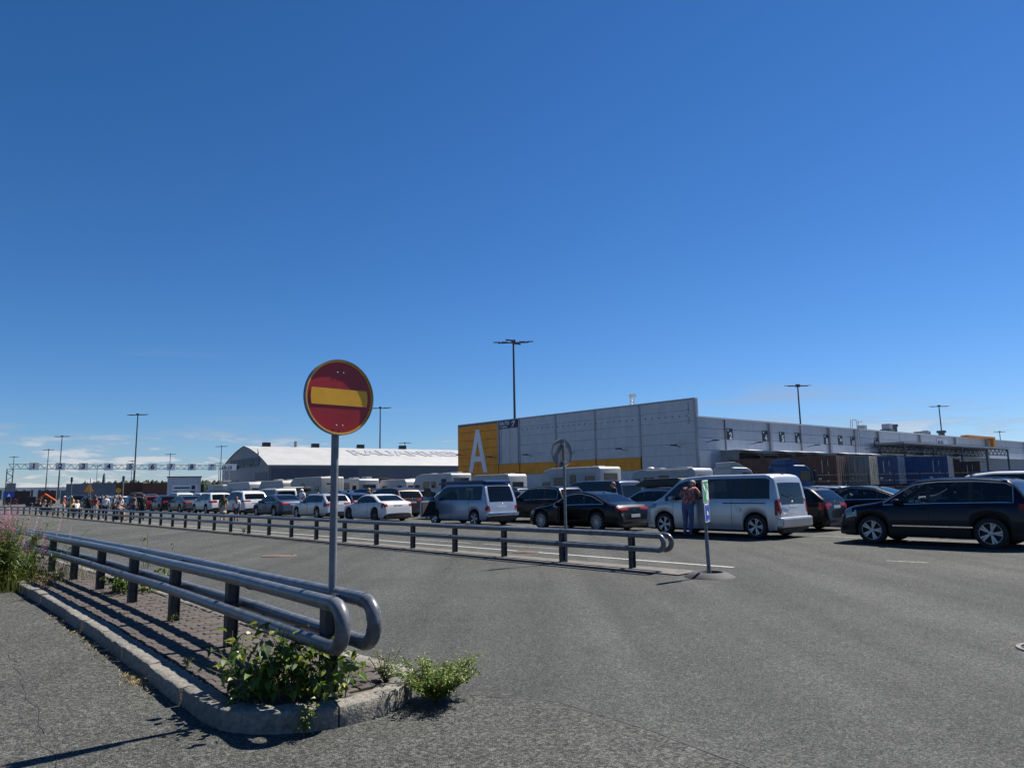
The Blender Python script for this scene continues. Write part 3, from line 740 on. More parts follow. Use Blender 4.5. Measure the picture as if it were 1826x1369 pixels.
# row of small anchors and the floodlights of the facade
m2 = MB(); s = 1.0
while s < 25: m2.box(facade(s, 8.62 + 0.012 * s, 0.03), (0.10, 0.10, 0.10)); s += 0.85
for z in (7.9, 8.15, 8.4, 8.9, 9.15, 9.4, 9.65, 9.9): m2.box(facade(0.75, z, 0.03), (0.09, 0.09, 0.09))
an = obj('anchor_bolts', m2.mesh('anchor_bolts', ['dark_sign']), wh); an['kind'] = 'stuff'
def floodlight(fn, s, z, nrm):
    m2 = MB(); a = fn(s, z, 0.0); b_ = fn(s, z + 0.12, 0.9)
    m2.tube([a, b_], 0.035, 6)
    fl = obj('wall_lamp', m2.mesh('wall_lamp', ['dark_sign']), wh)
    m2 = MB(); m2.box(fn(s, z + 0.14, 1.15), (0.5, 0.5, 0.12), rz=math.atan2(nrm.y, nrm.x)); obj('lamp_head', m2.mesh('lamp_head', ['dark_sign']), fl)
for s in (2.0, 9.0, 16.5, 23.3, 29.9, 36.2): floodlight(facade, s, 5.5 if s < 36 else 6.1, FNv)
# wing panels: bays between pilasters, two tones
bays = [0.3, 4.9, 13.36, 20.0, 26.7, 33.3, 40.0, 46.6, 53.3, 60, 66.6, 73.3, 80, 90, 100, 110, 120, 135, 150, 170, 190]
wrows = [0.4, 2.6, 5.12, 6.35, 7.35, 8.38]
for bi in range(len(bays) - 1):
    for ri in range(len(wrows) - 1):
        if bays[bi] > 95 and ri == 0: continue
        slab(wing, bays[bi] + 0.06, bays[bi + 1] - 0.06, wrows[ri] + 0.018, wrows[ri + 1] - 0.018, -0.28, 0.0, 'panel_light' if ri < 3 else 'panel_grey', 'panel', wh)
for s in (4.9, 20.0, 33.3): obj('downpipe', MB().cyl(wing(s, 5.2, 0.1), wing(s, 8.36, 0.1), 0.06, 8).mesh('downpipe', ['pilaster']), wh)
for s in (13.36, 26.7, 40.0, 53.3, 66.6, 80.0, 100, 120, 150): slab(wing, s - 0.22, s + 0.22, 0.3, 8.36, 0.0, 0.28, 'pilaster', 'pilaster', wh)
slab(wing, 0.15, 190, 8.38, 8.55, -0.5, 0.14, 'panel_light', 'coping', wh)
slab(wing, 0.0, 0.28, 0.0, 10.28, -0.28, 0.06, 'pilaster', 'corner_trim', wh)
# the parapet end above the wing roof
slab(wing, 0.29, 0.5, 8.56, 10.28, -0.28, 0.02, 'panel_grey', 'panel', wh)
# dock projection with doors, awnings, number boards
slab(wing, 4.0, 100, 0.0, 5.02, 0.02, 2.0, 'dock_grey', 'dock_housing', wh)
slab(wing, 3.9, 100, 5.02, 5.10, 0.0, 2.1, 'pilaster', 'dock_roof', wh)
numbers = {2: 5.73, 4: 12.44, 5: 15.9, 6: 19.3, 8: 25.95, 9: 29.47, 10: 32.7, 12: 39.3}
for n_, s in numbers.items():
    nb = slab(wing, s - 0.52, s + 0.52, 6.28, 7.48, 0.0, 0.05, 'dark_sign', 'number_board', wh)
    tm = text_mesh(str(n_), 1.0 if n_ < 10 else 0.85, 0.01); lo, hi = mesh_w(tm)
    obj('digit', tm, nb, 'letter_white', loc=wing(s + 0.08 - (hi + lo) / 2, 6.36, 0.07), rot=(0, 0, wang))
    m2 = MB(); slab(wing, s - 0.42, s - 0.22, 7.18, 7.38, 0.05, 0.062, None, '', None, m2); obj('arrow_mark', m2.mesh('arrow_mark', ['letter_white']), nb)
for k in range(2, 28):
    s = 3.32 * k - 0.75
    if s > 62: break
    dd = slab(wing, s - 1.35, s + 1.35, 1.0, 4.6, 2.0, 2.06, 'dock_black', 'dock_door', wh)
    m2 = MB(); slab(wing, s - 1.6, s - 1.35, 0.9, 4.75, 2.0, 2.5, None, '', None, m2); slab(wing, s + 1.35, s + 1.6, 0.9, 4.75, 2.0, 2.5, None, '', None, m2); slab(wing, s - 1.35, s + 1.35, 4.5, 4.78, 2.0, 2.5, None, '', None, m2)
    obj('dock_shelter', m2.mesh('dock_shelter', ['dock_black']), dd)
    if k not in (3, 7, 11):
        m2 = MB(); V_ = [wing(s + ds, z, o) for ds in (-1.25, 1.25) for z, o in ((5.14, 2.0), (5.02, 2.95), (4.97, 2.95), (5.08, 2.0))]
        m2.add(V_, [(0, 1, 2, 3), (4, 7, 6, 5), (0, 4, 5, 1), (1, 5, 6, 2), (2, 6, 7, 3), (3, 7, 4, 0)]); obj('awning', m2.mesh('awning', ['awning']), dd)
for s in (1.6, 9.5, 21.5, 36, 47): floodlight(wing, s, 5.9, WNv)
# rooftop: caged ladder, vents, boxes
m2 = MB(); s = 33.99
for ds in (-0.25, 0.25): m2.tube([wing(s + ds, 5.2, 0.25), wing(s + ds, 9.4, 0.25), wing(s + ds, 9.75, 0.05), wing(s + ds, 9.7, -0.5), wing(s + ds, 8.5, -0.6)], 0.035, 6)
z = 5.4
while z < 9.4: m2.tube([wing(s - 0.25, z, 0.25), wing(s + 0.25, z, 0.25)], 0.02, 5); z += 0.32
for z in (7.6, 8.2, 8.8, 9.4): m2.tube([wing(s - 0.25, z, 0.25), wing(s - 0.4, z, 0.6), wing(s, z, 0.95), wing(s + 0.4, z, 0.6), wing(s + 0.25, z, 0.25)], 0.02, 5)
obj('roof_ladder', m2.mesh('roof_ladder', ['galv']), wh)
def roofbox(s, back, w, h, mat='slate', name='roof_unit', r=None):
    m2 = MB(); c = wing(s, ZW + h / 2, -back)
    if r: m2.cyl(wing(s, ZW - 0.1, -back), wing(s, ZW + h, -back), r, 12).cyl(wing(s, ZW + h - 0.05, -back), wing(s, ZW + h + 0.35, -back), r * 1.5, 12)
    else: m2.box(c, (w, w, h), rz=wang)
    return obj(name, m2.mesh(name, [mat]), wh)
roofbox(40, 2, 0.9, 0.9, 'galv'); roofbox(50, 3, 1.5, 0.8, 'truss_steel'); u_ = roofbox(50, 3, 1.1, 1.6, 'galv', 'roof_unit'); roofbox(52.6, 3, 0, 1.3, 'truss_steel', 'vent_pipe', 0.3); roofbox(66, 4, 0, 0.9, 'galv', 'vent_pipe', 0.35)
roofbox(72, 8, 2.2, 1.3, 'galv'); roofbox(75, 8, 2.0, 1.7, 'galv_matt'); roofbox(78, 6, 0, 1.5, 'truss_steel', 'vent_pipe', 0.5)
# little white crane tip beyond the roof
m2 = MB(); cp = facade(22.0, 0, -18)
cr_ = thing('crane_boom', 'thin white crane tip showing above the warehouse roof', 'crane', WC + cp)
for i in range(3): m2.tube([(0.35 * math.cos(i * 2.1), 0.35 * math.sin(i * 2.1), 0), (0.9 + 0.3 * math.cos(i * 2.1), 0.3 * math.sin(i * 2.1), 14.2)], 0.09, 6)
z = 8.0
while z < 14: m2.tube([(z / 14.2 * 0.9 + 0.3, 0, z), (z / 14.2 * 0.9 - 0.2, 0.28, z + 0.35)], 0.05, 5); z += 0.5
obj('boom', m2.mesh('boom', ['sign_white']), cr_); obj('boom_head', MB().box((1.0, 0, 14.3), (1.0, 0.4, 0.5)).mesh('boom_head', ['sign_white']), cr_)
# steel canopy
can = thing('loading_canopy', 'flat dark loading canopy on trusses along the far end of the warehouse', 'canopy', WC)
def cw(s, z, o): return wing(s, z, o)
mb = MB(); slab(cw, 38.3, 78.0, 6.48, 6.74, 0.3, 4.0, None, '', None, mb)
obj('canopy_roof', mb.mesh('canopy_roof', ['pilaster']), can)
mb = MB()
for o in (0.6, 3.8):
    mb.tube([cw(38.6, 6.4, o), cw(77.8, 6.4, o)], 0.08, 6); mb.tube([cw(38.6, 5.5, o), cw(77.8, 5.5, o)], 0.08, 6)
    s = 38.6; i = 0
    while s < 77: mb.tube([cw(s, 6.4 if i % 2 else 5.5, o), cw(s + 0.85, 5.5 if i % 2 else 6.4, o)], 0.045, 5); s += 0.85; i += 1
tr = obj('truss', mb.mesh('truss', ['truss_steel']), can)
for s in (38.8, 48, 58, 68, 77.5): obj('column', MB().cyl(cw(s, 0, 3.8), cw(s, 6.45, 3.8), 0.14, 10).mesh('column', ['truss_steel']), can)
cl = slab(cw, 59.5, 63.5, 6.95, 8.0, 0.0, 0.08, 'panel_light', 'logo_board', can)
obj('lettering', text_mesh('SA-TU', 0.7, 0.01), cl, 'navy', loc=cw(59.8, 7.2, 0.1), rot=(0, 0, wang))
# orange portal at the far bay
op = thing('orange_portal', 'orange frame standing proud at the far end of the warehouse wing', 'wall frame', WC)
slab(cw, 70, 82, 8.57, 8.85, -0.3, 0.9, 'panel_orange', 'top_beam', op); slab(cw, 81.0, 82, 6.9, 8.56, 0.3, 0.9, 'panel_orange', 'upright', op)

# ------------------------------------------------------------------ containers at the docks
def container(name, label, end_pt, L_, mat, endmat, top=3.95, letters=None, marks=True):
    """a box on a trailer chassis, backed up to the dock; end_pt is the near left top corner of its outer end"""
    ang = math.atan2(-0.66, 0.75)          # long axis, pointing out from the dock
    t = thing(name, label, 'container', (end_pt[0], end_pt[1], 0), ang, 'containers backed up to the docks')
    h = 2.6; z0 = top - h; w = 2.44
    def body():                             # x from -L_ (dock) to 0 (outer end); y 0..w; near long side is y=0
        mb = MB(); pitch = 0.28; n_ = int(L_ / pitch); pts = []
        for i in range(n_):
            x = -L_ + i * pitch
            pts += [(x, 0.04), (x + 0.10, 0.04), (x + 0.14, 0.0), (x + 0.24, 0.0)]
        pts.append((0, 0.04)); k = len(pts)
        V_ = [(p[0], p[1] - 0.0, z0 + 0.12) for p in pts] + [(p[0], p[1], top - 0.1) for p in pts]
        mb.add(V_, [(i, i + 1, k + i + 1, k + i) for i in range(k - 1)])
        V_ = [(p[0], w - p[1], z0 + 0.12) for p in pts] + [(p[0], w - p[1], top - 0.1) for p in pts]
        mb.add(V_, [(i + 1, i, k + i, k + i + 1) for i in range(k - 1)])
        mb.bbox(-L_, 0, 0.02, w - 0.02, top - 0.14, top - 0.06); mb.bbox(-L_, 0, 0.02, w - 0.02, z0, z0 + 0.14)
        return mb
    obj('side_panels', body().mesh('side_panels', [mat]), t)
    for z in (z0 + 0.06, top - 0.06):
        for y in (0.03, w - 0.03): obj('side_rail', MB().bbox(-L_, 0, y - 0.05, y + 0.05, z - 0.06, z + 0.06).mesh('side_rail', [mat]), t)
    for x in (-L_ + 0.08, -0.06):
        for y in (0.05, w - 0.05): obj('corner_post', MB().bbox(x - 0.09, x + 0.09, y - 0.08, y + 0.08, z0 - 0.02, top + 0.005).mesh('corner_post', [mat]), t)
    for i in range(2):
        y0, y1 = 0.16 + i * (w / 2 - 0.12), w / 2 - 0.01 + i * (w / 2 - 0.14)
        dr = obj('door', MB().bbox(-0.1, 0.0, y0, y1, z0 + 0.15, top - 0.14).mesh('door', [endmat]), t)
        for yy in (y0 + 0.25, y1 - 0.25): obj('lock_rod', MB().cyl((0.04, yy, z0 + 0.1), (0.04, yy, top - 0.08), 0.025, 8).mesh('lock_rod', ['galv']), dr)
    obj('chassis', MB().bbox(-L_, -0.3, 0.5, w - 0.5, z0 - 0.3, z0 - 0.03).bbox(-0.5, -0.3, 0.1, w - 0.1, z0 - 0.5, z0 - 0.04).mesh('chassis', ['dark_sign']), t)
    for x in (-1.1, -2.4):
        for y in (0.18, w - 0.18): obj('wheel', MB().lathe([(0.0, -0.12), (0.3, -0.13), (0.5, -0.12), (0.52, 0.0), (0.5, 0.12), (0.3, 0.13), (0.0, 0.12)], 20, 'y', (x, y, 0.52)).mesh('wheel', ['rubber'], smooth=True), t)
    if marks:
        for k_, (x, z, w_, h_) in enumerate(((-1.25, top - 1.5, 0.08, 1.1), (-0.75, top - 0.9, 0.06, 0.5), (-0.75, top - 1.7, 0.08, 0.3), (-1.6, top - 2.1, 0.4, 0.16), (-0.85, top - 2.3, 0.18, 0.18))):
            obj('stencil', MB().bbox(x, x + w_ * 0.7, -0.012, -0.006, z, z + h_).mesh('stencil', ['panel_grey']), t)
    if letters:
        tm = text_mesh(letters, 0.62, 0.005); obj('lettering', tm, t, 'letter_white', loc=(-L_ + 0.55, -0.012, top - 1.5))
    return t
container('shipping_container', 'rust brown corrugated container, nearest of the row at the docks', (28.2, 62.4), 9.8, 'brown_box', 'brown_box')
container('shipping_container', 'container with shaded side coloured grey and lit end coloured dirty cream, between brown and blue ones', (31.5, 63.3), 9.5, 'grey_shaded_box', 'cream_lit_box')
container('shipping_container', 'first blue container next to the cream one at the docks', (35.9, 66.8), 9.5, 'blue_box', 'blue_box')
container('shipping_container', 'second blue container with a small white letter on its side', (41.4, 68.2), 9.5, 'blue_box', 'galv_matt', letters='h', marks=True)
container('shipping_container', 'low dark maroon container at the right end of the row', (52.4, 80.4), 10.5, 'dark_box', 'blue_box', top=3.7)

# thin wire fence before the docks
fn = thing('wire_fence', 'thin dark wire fence in front of the docked containers', 'fence', (22.0, 57.0, 0))
f0, f1 = Vector((0, 0, 0)), Vector((30.0, 2.0, 0)); n_ = 14
for i in range(n_ + 1):
    q = f0.lerp(f1, i / n_); obj('post', MB().cyl(q, q + Vector((0, 0, 2.3)), 0.035, 6).mesh('post', ['wire']), fn)
mb = MB()
for z in (0.15, 0.7, 1.2, 1.7, 2.2): mb.tube([f0 + Vector((0, 0, z)), f1 + Vector((0, 0, z))], 0.012, 4)
for i in range(220):
    q = f0.lerp(f1, i / 220); mb.tube([q + Vector((0, 0, 0.1)), q + Vector((0, 0, 2.2))], 0.005, 3)
obj('wire_mesh', mb.mesh('wire_mesh', ['wire']), fn)

# ------------------------------------------------------------------ tent hall
HC_ = Vector((-48.92, 142.96, 0)); HD = Vector((0.812, 0.584, 0)).normalized(); HG = Vector((-0.66, 0.751, 0)).normalized()
hall = thing('storage_hall', 'big white barrel-roofed storage hall with lettering on its roof', 'hall', HC_)
HWid, HE, HRd, HL = 26.4, 7.0, 11.5, 78.0
def roof_z(k):   # k 0..1 across
    x = abs(k - 0.5) * 2
    return HE + (HRd - HE) * (1 - x ** 1.9 * 0.55 - 0.45 * x)
def hp(s, k, z): return HD * s + HG * (HWid * k) + Vector((0, 0, z))
NK = 24
mb = MB(); V_ = []; F = []
ns_ = 26
for i in range(ns_ + 1):
    for j in range(NK + 1): V_.append(hp(HL * i / ns_ - 0.3, j / NK, roof_z(j / NK) + 0.05))
for i in range(ns_):
    for j in range(NK): F.append((i * (NK + 1) + j, i * (NK + 1) + j + 1, (i + 1) * (NK + 1) + j + 1, (i + 1) * (NK + 1) + j))
mb.add(V_, F); rf = obj('roof', mb.mesh('roof', ['hall_roof'], smooth=True), hall)
mb = MB(); pts = [hp(0, 0, 0)] + [hp(0, j / NK, roof_z(j / NK)) for j in range(NK + 1)] + [hp(0, 1, 0)]
mb.add(pts, [tuple(range(len(pts)))]); obj('gable_wall', mb.mesh('gable_wall', ['hall_gable']), hall)
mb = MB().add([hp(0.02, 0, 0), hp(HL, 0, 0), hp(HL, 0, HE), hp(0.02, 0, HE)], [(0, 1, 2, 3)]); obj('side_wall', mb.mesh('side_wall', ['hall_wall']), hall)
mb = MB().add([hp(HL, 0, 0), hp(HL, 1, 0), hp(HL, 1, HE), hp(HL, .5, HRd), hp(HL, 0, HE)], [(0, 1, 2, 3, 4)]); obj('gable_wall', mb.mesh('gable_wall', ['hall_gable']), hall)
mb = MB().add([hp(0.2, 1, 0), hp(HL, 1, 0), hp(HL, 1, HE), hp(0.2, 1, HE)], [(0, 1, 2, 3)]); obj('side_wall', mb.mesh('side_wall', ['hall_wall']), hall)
def hside(s, z, o=0.0): return HD * s - HG * o + Vector((0, 0, z))
def hgab(s, z, o=0.0): return HG * s - HD * o + Vector((0, 0, z))
slab(hside, 0.6, 19.0, 0, 6.3, 0.0, 0.12, 'hall_dark', 'dark_opening', hall)  # opening in the long wall, its shade drawn as a dark slab
slab(hside, 0.0, HL, 6.85, 7.06, 0.0, 0.25, 'hall_roof', 'eaves', hall)
slab(hgab, 0.8, 6.8, 0, 5.6, 0.0, 0.1, 'hall_wall', 'gate', hall); slab(hgab, 16.5, 26.0, 0, 4.4, 0.0, 0.1, 'hall_wall', 'gate', hall)
tm = text_mesh('RAUANHEIMO', 2.5, 0.01); lo, hi = mesh_w(tm); sc_ = 15.0 / (hi - lo)
obj('lettering', tm, hall, 'slate', loc=hgab(21.5, 7.0, 0.14) , rot=(0, 0, math.atan2(HG.y, HG.x) + math.pi), scale=(sc_, 1, 1))
fl = [(0, 0), (.6, .1), (1.1, .7), (1.2, 1.6), (.9, 2.5), (.3, 3.2), (.45, 2.2), (.2, 1.2), (-.1, .6)]
me = MB().add([(x * 1.2, 0, z * 1.15) for x, z in fl], [tuple(range(len(fl)))]).mesh('emblem'); obj('emblem', me, hall, 'slate', loc=hgab(6.3, 7.0, 0.16), rot=(0, 0, math.atan2(HG.y, HG.x) + math.pi))
# lettering printed on the curved roof: wrap a text mesh over it
def roof_text(s, size_s, k0, k1, s0, name='lettering'):
    tm = text_mesh(s, 1.0, 0.0); b = bmesh.new(); b.from_mesh(tm)
    for it in range(3):
        bmesh.ops.triangulate(b, faces=b.faces)
        bmesh.ops.subdivide_edges(b, edges=[e for e in b.edges if e.calc_length() > 0.12], cuts=1)
    lo = min(v.co.x for v in b.verts); hi = max(v.co.x for v in b.verts); zh = max(v.co.z for v in b.verts)
    for v in b.verts:
        k = k0 + (k1 - k0) * v.co.z / zh; ss = s0 + (v.co.x - lo) / (hi - lo) * size_s
        v.co = hp(ss, k, roof_z(k) + 0.16)
    b.to_mesh(tm); b.free(); obj(name, tm, rf, 'pilaster')
roof_text('RAUANHEIMO', 36.0, 0.215, 0.37, 21.0)
for s in (4.5, 15.5, 26.5, 37.5): obj('roof_vent', MB().box(hp(s, 0.5, HRd + 0.45), (1.6, 1.0, 0.9), rz=math.atan2(HD.y, HD.x)).mesh('roof_vent', ['dark_sign']), hall)
obj('roof_flue', MB().cyl(hp(11, 0.5, HRd), hp(11, 0.5, HRd + 1.3), 0.35, 10).mesh('roof_flue', ['galv']), hall)

# ------------------------------------------------------------------ light masts
def mast_proto(h, heads, arm):
    mb = MB().tube([(0, 0, 0), (0, 0, h * 0.42), (0, 0, h * 0.42), (0, 0, h)], [0.30, 0.25, 0.20, 0.15], 10)
    pole = mb.mesh('pole', ['mast'], smooth=True)
    mb = MB().box((0, 0, h - 0.1), (arm * 2, 0.16, 0.16)).box((0, 0, h + 0.12), (0.7, 0.7, 0.4))
    if heads > 2: mb.box((0, 0, h - 0.1), (0.16, arm * 1.2, 0.16))
    arms = mb.mesh('crossarm', ['mast'])
    lm = MB().box((0, 0, 0), (1.05, 0.62, 0.16)).mesh('floodlight', ['mast'], bevel=0.05)
    return pole, arms, lm
masts = [((0.33, 109.6), 4, 'tallest dark floodlight mast rising behind the giant letter A facade'), ((67.3, 165.8), 4, 'dark floodlight mast behind the warehouse wing above dock board six'), ((131.6, 218.1), 2, 'floodlight mast behind the roof vents of the warehouse wing'), ((233.9, 341.6), 2, 'small far floodlight mast at the right end of the warehouse'),
         ((-36.8, 196.6), 2, 'floodlight mast behind the roof lettering, right of the no-entry sign'), ((-107.6, 202.8), 2, 'tall floodlight mast between gantry boards five and six'), ((-173.8, 273.4), 2, 'floodlight mast crossing gantry board two'), ((-229.7, 351.6), 2, 'floodlight mast just left of gantry board two'),
         ((-288, 410.7), 2, 'leftmost floodlight mast above the left end of the gantry'), ((-197.4, 410), 2, 'floodlight mast crossing gantry board seven'), ((-143.1, 349), 2, 'floodlight mast beside the gantry board reading 10-15'), ((-258.4, 483.4), 2, 'small floodlight mast behind gantry board five'),
         ((-52.9, 347.7), 2, 'small floodlight mast poking above the storage hall roof'), ((-324.3, 556.3), 2, 'small floodlight mast between gantry boards three and four'), ((-224.2, 543.7), 2, 'faint small mast behind gantry board 9')]
p4 = mast_proto(24.3, 4, 2.4); p2 = mast_proto(24.3, 2, 2.6)
for (xy, hd, lab) in masts:
    t = thing('light_mast', lab, 'light mast', (xy[0], xy[1], 0), R(random.uniform(-12, 12)), 'floodlight masts around the port yard')
    pp = p4 if hd == 4 else p2
    obj('pole', pp[0], t); obj('crossarm', pp[1], t)
    xs = (-2.6, -1.4, 1.4, 2.6)
    for x in xs: obj('floodlight', pp[2], t, loc=(x, 0, 24.32), rot=(R(8), 0, 0))
    if hd == 4:
        for y in (-1.5, 1.5): obj('floodlight', pp[2], t, loc=(0.4 * y, y, 24.3), rot=(0, R(8), 0))

# ------------------------------------------------------------------ lane gantry
GA = Vector((-75.4, 106.52, 0)); GB = Vector((-50.14, 126.28, 0)); GD = (GB - GA); GLen = GD.length; GD.normalize(); GN = Vector((GD.y, -GD.x, 0))
gan = thing('lane_gantry', 'long truss gantry carrying numbered lane boards over the queue', 'gantry', GA)
def gp(s, z, o=0.0): return GD * s + GN * o + Vector((0, 0, z))
ZG0, ZG1 = 5.75, 6.45
mb = MB()
for o in (-0.35, 0.35):
    for z in (ZG0, ZG1): mb.tube([gp(0, z, o), gp(GLen, z, o)], 0.04, 6)
    s = 0.0; i = 0
    while s < GLen - 0.4: mb.tube([gp(s, ZG0 if i % 2 else ZG1, o), gp(s + 0.5, ZG1 if i % 2 else ZG0, o)], 0.02, 4); s += 0.5; i += 1
obj('truss_beam', mb.mesh('truss_beam', ['galv_matt']), gan)
for s in (0.15, GLen - 0.6):
    mb = MB()
    for ds in (-0.3, 0.45):
        for o in (-0.3, 0.3): mb.tube([gp(s + ds, 0, o), gp(s + ds, ZG0, o)], 0.055, 6)
    z = 0.2; i = 0
    while z < ZG0 - 0.4:
        for o in (-0.3, 0.3): mb.tube([gp(s - 0.3 if i % 2 else s + 0.45, z, o), gp(s + 0.45 if i % 2 else s - 0.3, z + 0.55, o)], 0.03, 4)
        z += 0.55; i += 1
    obj('truss_leg', mb.mesh('truss_leg', ['galv' if s > 1 else 'truss_steel']), gan)
def board(s, w, txt, size):
    bd = slab(gp, s - w / 2, s + w / 2, 5.56, 6.66, 0.4, 0.46, 'letter_white', 'lane_board', gan)
    tm = text_mesh(txt, size, 0.01); lo, hi = mesh_w(tm)
    obj('digit', tm, bd, 'dark_sign', loc=gp(s - (lo + hi) / 2 - (0.45 if len(txt) > 2 else 0), 5.79, 0.48), rot=(0, 0, math.atan2(GD.y, GD.x)))
    return bd
STATIONS = list({60: 3.12, 107: 6.52, 148: 9.6, 193: 13.1, 232: 16.24, 271: 19.5, 304: 22.34, 341: 25.62, 377: 28.93}.values())
for n_, s_ in enumerate(STATIONS): board(s_, 1.25, str(n_ + 1), 1.1)
b10 = board(31.9, 2.35, '10-15', 0.8)
obj('arrow', MB().add([gp(33.1, 5.62, 0.465), gp(33.75, 6.12, 0.465), gp(33.1, 6.62, 0.465)], [(0, 1, 2)]).mesh('arrow', ['dark_sign']), b10)

# ------------------------------------------------------------------ far buildings at the left and the wooded shore
def far_box(name, label, c, w, d, h, rz, mat, roofmat=None, cat='building', wins=None, ridge=0.0):
    t = thing(name, label, cat, (c[0], c[1], 0), rz)
    obj('wall', MB().bbox(-w / 2, w / 2, 0, d, 0, h).mesh('wall', [mat]), t)
    if ridge: obj('roof', MB().prism([(-w / 2 - 0.2, h), (0, h + ridge), (w / 2 + 0.2, h)], -0.2, d + 0.2).mesh('roof', [roofmat or mat]), t)
    else: obj('roof', MB().bbox(-w / 2 - 0.15, w / 2 + 0.15, -0.15, d + 0.15, h, h + 0.25).mesh('roof', [roofmat or mat]), t)
    if wins:
        k, wz, ww, wh_ = wins
        for i in range(k): x = -w / 2 + w * (i + 0.5) / k; obj('window', MB().bbox(x - ww / 2, x + ww / 2, -0.04, 0.02, wz, wz + wh_).mesh('window', ['far_window']), t)
    return t
far_box('office_building', 'small grey flat-roofed building with a white sign board', (-69.0, 150.0), 6.4, 14, 5.0, R(25), 'panel_light', 'slate', wins=(2, 1.0, 1.0, 1.2))
ob = thing('sign_board', 'white company sign board on the small grey building', 'sign', (-68.8, 149.8, 0), R(25)); obj('panel', MB().bbox(-2.4, 2.4, -0.16, -0.06, 2.2, 3.5).mesh('panel', ['sign_white']), ob); obj('emblem', MB().bbox(-2.0, 1.0, -0.19, -0.165, 2.7, 3.0).bbox(1.3, 2.0, -0.19, -0.165, 2.5, 3.3).mesh('emblem', ['navy']), ob)
far_box('annex_building', 'narrow pale annex at the left side of the small grey building', (-72.6, 153.0), 2.2, 10, 4.5, R(25), 'panel_grey', 'slate')
for i, (x, y, w_) in enumerate(((-98, 175, 13), (-86.5, 176, 8.5))):
    far_box('timber_shed', ('long dark brown shed under the tall mast', 'shorter dark brown shed beside the small grey building')[i], (x, y), w_, 10, 4.3 - i * 0.2, R(22), 'brown_shed', 'brown_shed', cat='shed', wins=(int(w_ // 4), 1.0, 0.9, 1.0))
far_box('harbour_shed', 'low dark brown structure under the hall beside the gantry board', (-60.5, 160.0), 6, 10, 3.6, R(25), 'brown_shed', 'slate', cat='shed', wins=(2, 1, 0.8, 0.8))
for i, (x, y, w_, h_) in enumerate(((-250, 372, 30, 6.0), (-222, 366, 26, 5.6), (-205, 380, 18, 6.4))):
    far_box('silo_building', ('pale ribbed warehouse at the far left edge', 'pale ribbed warehouse left of the orange boom', 'pale ribbed store behind the crowd at the left')[i], (x, y), w_, 16, h_, R(30), 'pale_wall', 'pale_wall', wins=(9, 0.6, 1.0, h_ - 1.6))
far_box('glass_pavilion', 'grey slatted building behind the warning triangle', (-160, 285), 9, 12, 4.4, R(28), 'galv', 'galv_matt', wins=(5, 1, 1.4, 3))
for i, (x, y, w_, m_, lab) in enumerate(((-109.0, 143, 7.5, 'blue_vivid', 'bright blue container behind the left end of the railing'), (-101.5, 146.5, 4.5, 'dark_box', 'dark container behind the seated people'), (-97.0, 149, 3.2, 'brown_shed', 'rust red container behind the seated people'), (-91.5, 150, 5.5, 'slate', 'dark slate container behind the orange boom'))):
    cb = thing('yard_container', lab, 'container', (x, y, 0), R(33), 'containers at the far left')
    obj('body', MB().bbox(-w_ / 2, w_ / 2, 0, 2.4, 0.05, 2.75).mesh('body', [m_]), cb)
    for k in range(int(w_ / 0.9)): obj('rib', MB().bbox(-w_ / 2 + 0.3 + k * 0.9, -w_ / 2 + 0.5 + k * 0.9, -0.06, 0.0, 0.2, 2.6).mesh('rib', [m_]), cb)
tk = thing('container_trailer', 'dark trailer box behind the orange boom', 'trailer', (-82.5, 140, 0), R(33))
obj('box', MB().bbox(-4.2, 4.2, 0, 2.5, 1.1, 3.9).mesh('box', ['slate']), tk); obj('chassis', MB().bbox(-4.2, 4.2, 0.3, 2.2, 0.6, 1.08).mesh('chassis', ['dark_sign']), tk)
for x in (-3.2, -2.0, 3.0): obj('wheel', MB().lathe([(0, -0.15), (0.5, -0.14), (0.5, 0.14), (0, 0.15)], 16, 'y', (x, 0.2, 0.5)).mesh('wheel', ['rubber']), tk)
ex = thing('loader_crane', 'orange folded crane boom above the crowd at the left', 'crane', (-70.5, 108, 0), R(28)); ex.scale = (0.62, 0.62, 0.72)
obj('boom_lower', MB().tube([(-2.4, 0, 0.8), (0, 0, 2.7)], 0.2, 6).mesh('boom_lower', ['orange_paint']), ex)
obj('boom_upper', MB().tube([(-0.1, 0, 2.7), (2.3, 0, 1.2)], 0.2, 6).mesh('boom_upper', ['orange_paint']), ex)
obj('cab', MB().bbox(-3.6, -1.8, -0.8, 0.8, 0.9, 2.2).mesh('cab', ['dark_sign'], bevel=0.1), ex); obj('base', MB().bbox(-3.8, 1.6, -1, 1, 0.0, 0.85).mesh('base', ['dark_sign']), ex)
# warning triangle and round sign, slim posts near the crowd
wt = thing('warning_sign', 'yellow warning triangle on a post among the far cars', 'road sign', (-49.8, 84.0, 0), R(28))
obj('post', MB().cyl((0, 0, 0), (0, 0, 3.0), 0.04, 8).mesh('post', ['galv_matt']), wt)
obj('triangle', MB().prism([(-0.62, 2.0), (0.62, 2.0), (0, 3.05)], -0.08, -0.04).mesh('triangle', ['orange_paint']), wt)
obj('face', MB().prism([(-0.46, 2.09), (0.46, 2.09), (0, 2.87)], -0.10, -0.085).mesh('face', ['sign_yellow']), wt)
rsn = thing('round_sign', 'small orange round sign in front of the brown shed', 'road sign', (-56.8, 103.0, 0), R(28))
obj('post', MB().cyl((0, 0, 0), (0, 0, 2.6), 0.04, 8).mesh('post', ['galv_matt']), rsn); obj('plate', MB().lathe([(0, -0.02), (0.36, -0.02), (0.36, 0.02), (0, 0.02)], 24, 'y', (0, -0.06, 2.25)).mesh('plate', ['sign_yellow']), rsn)
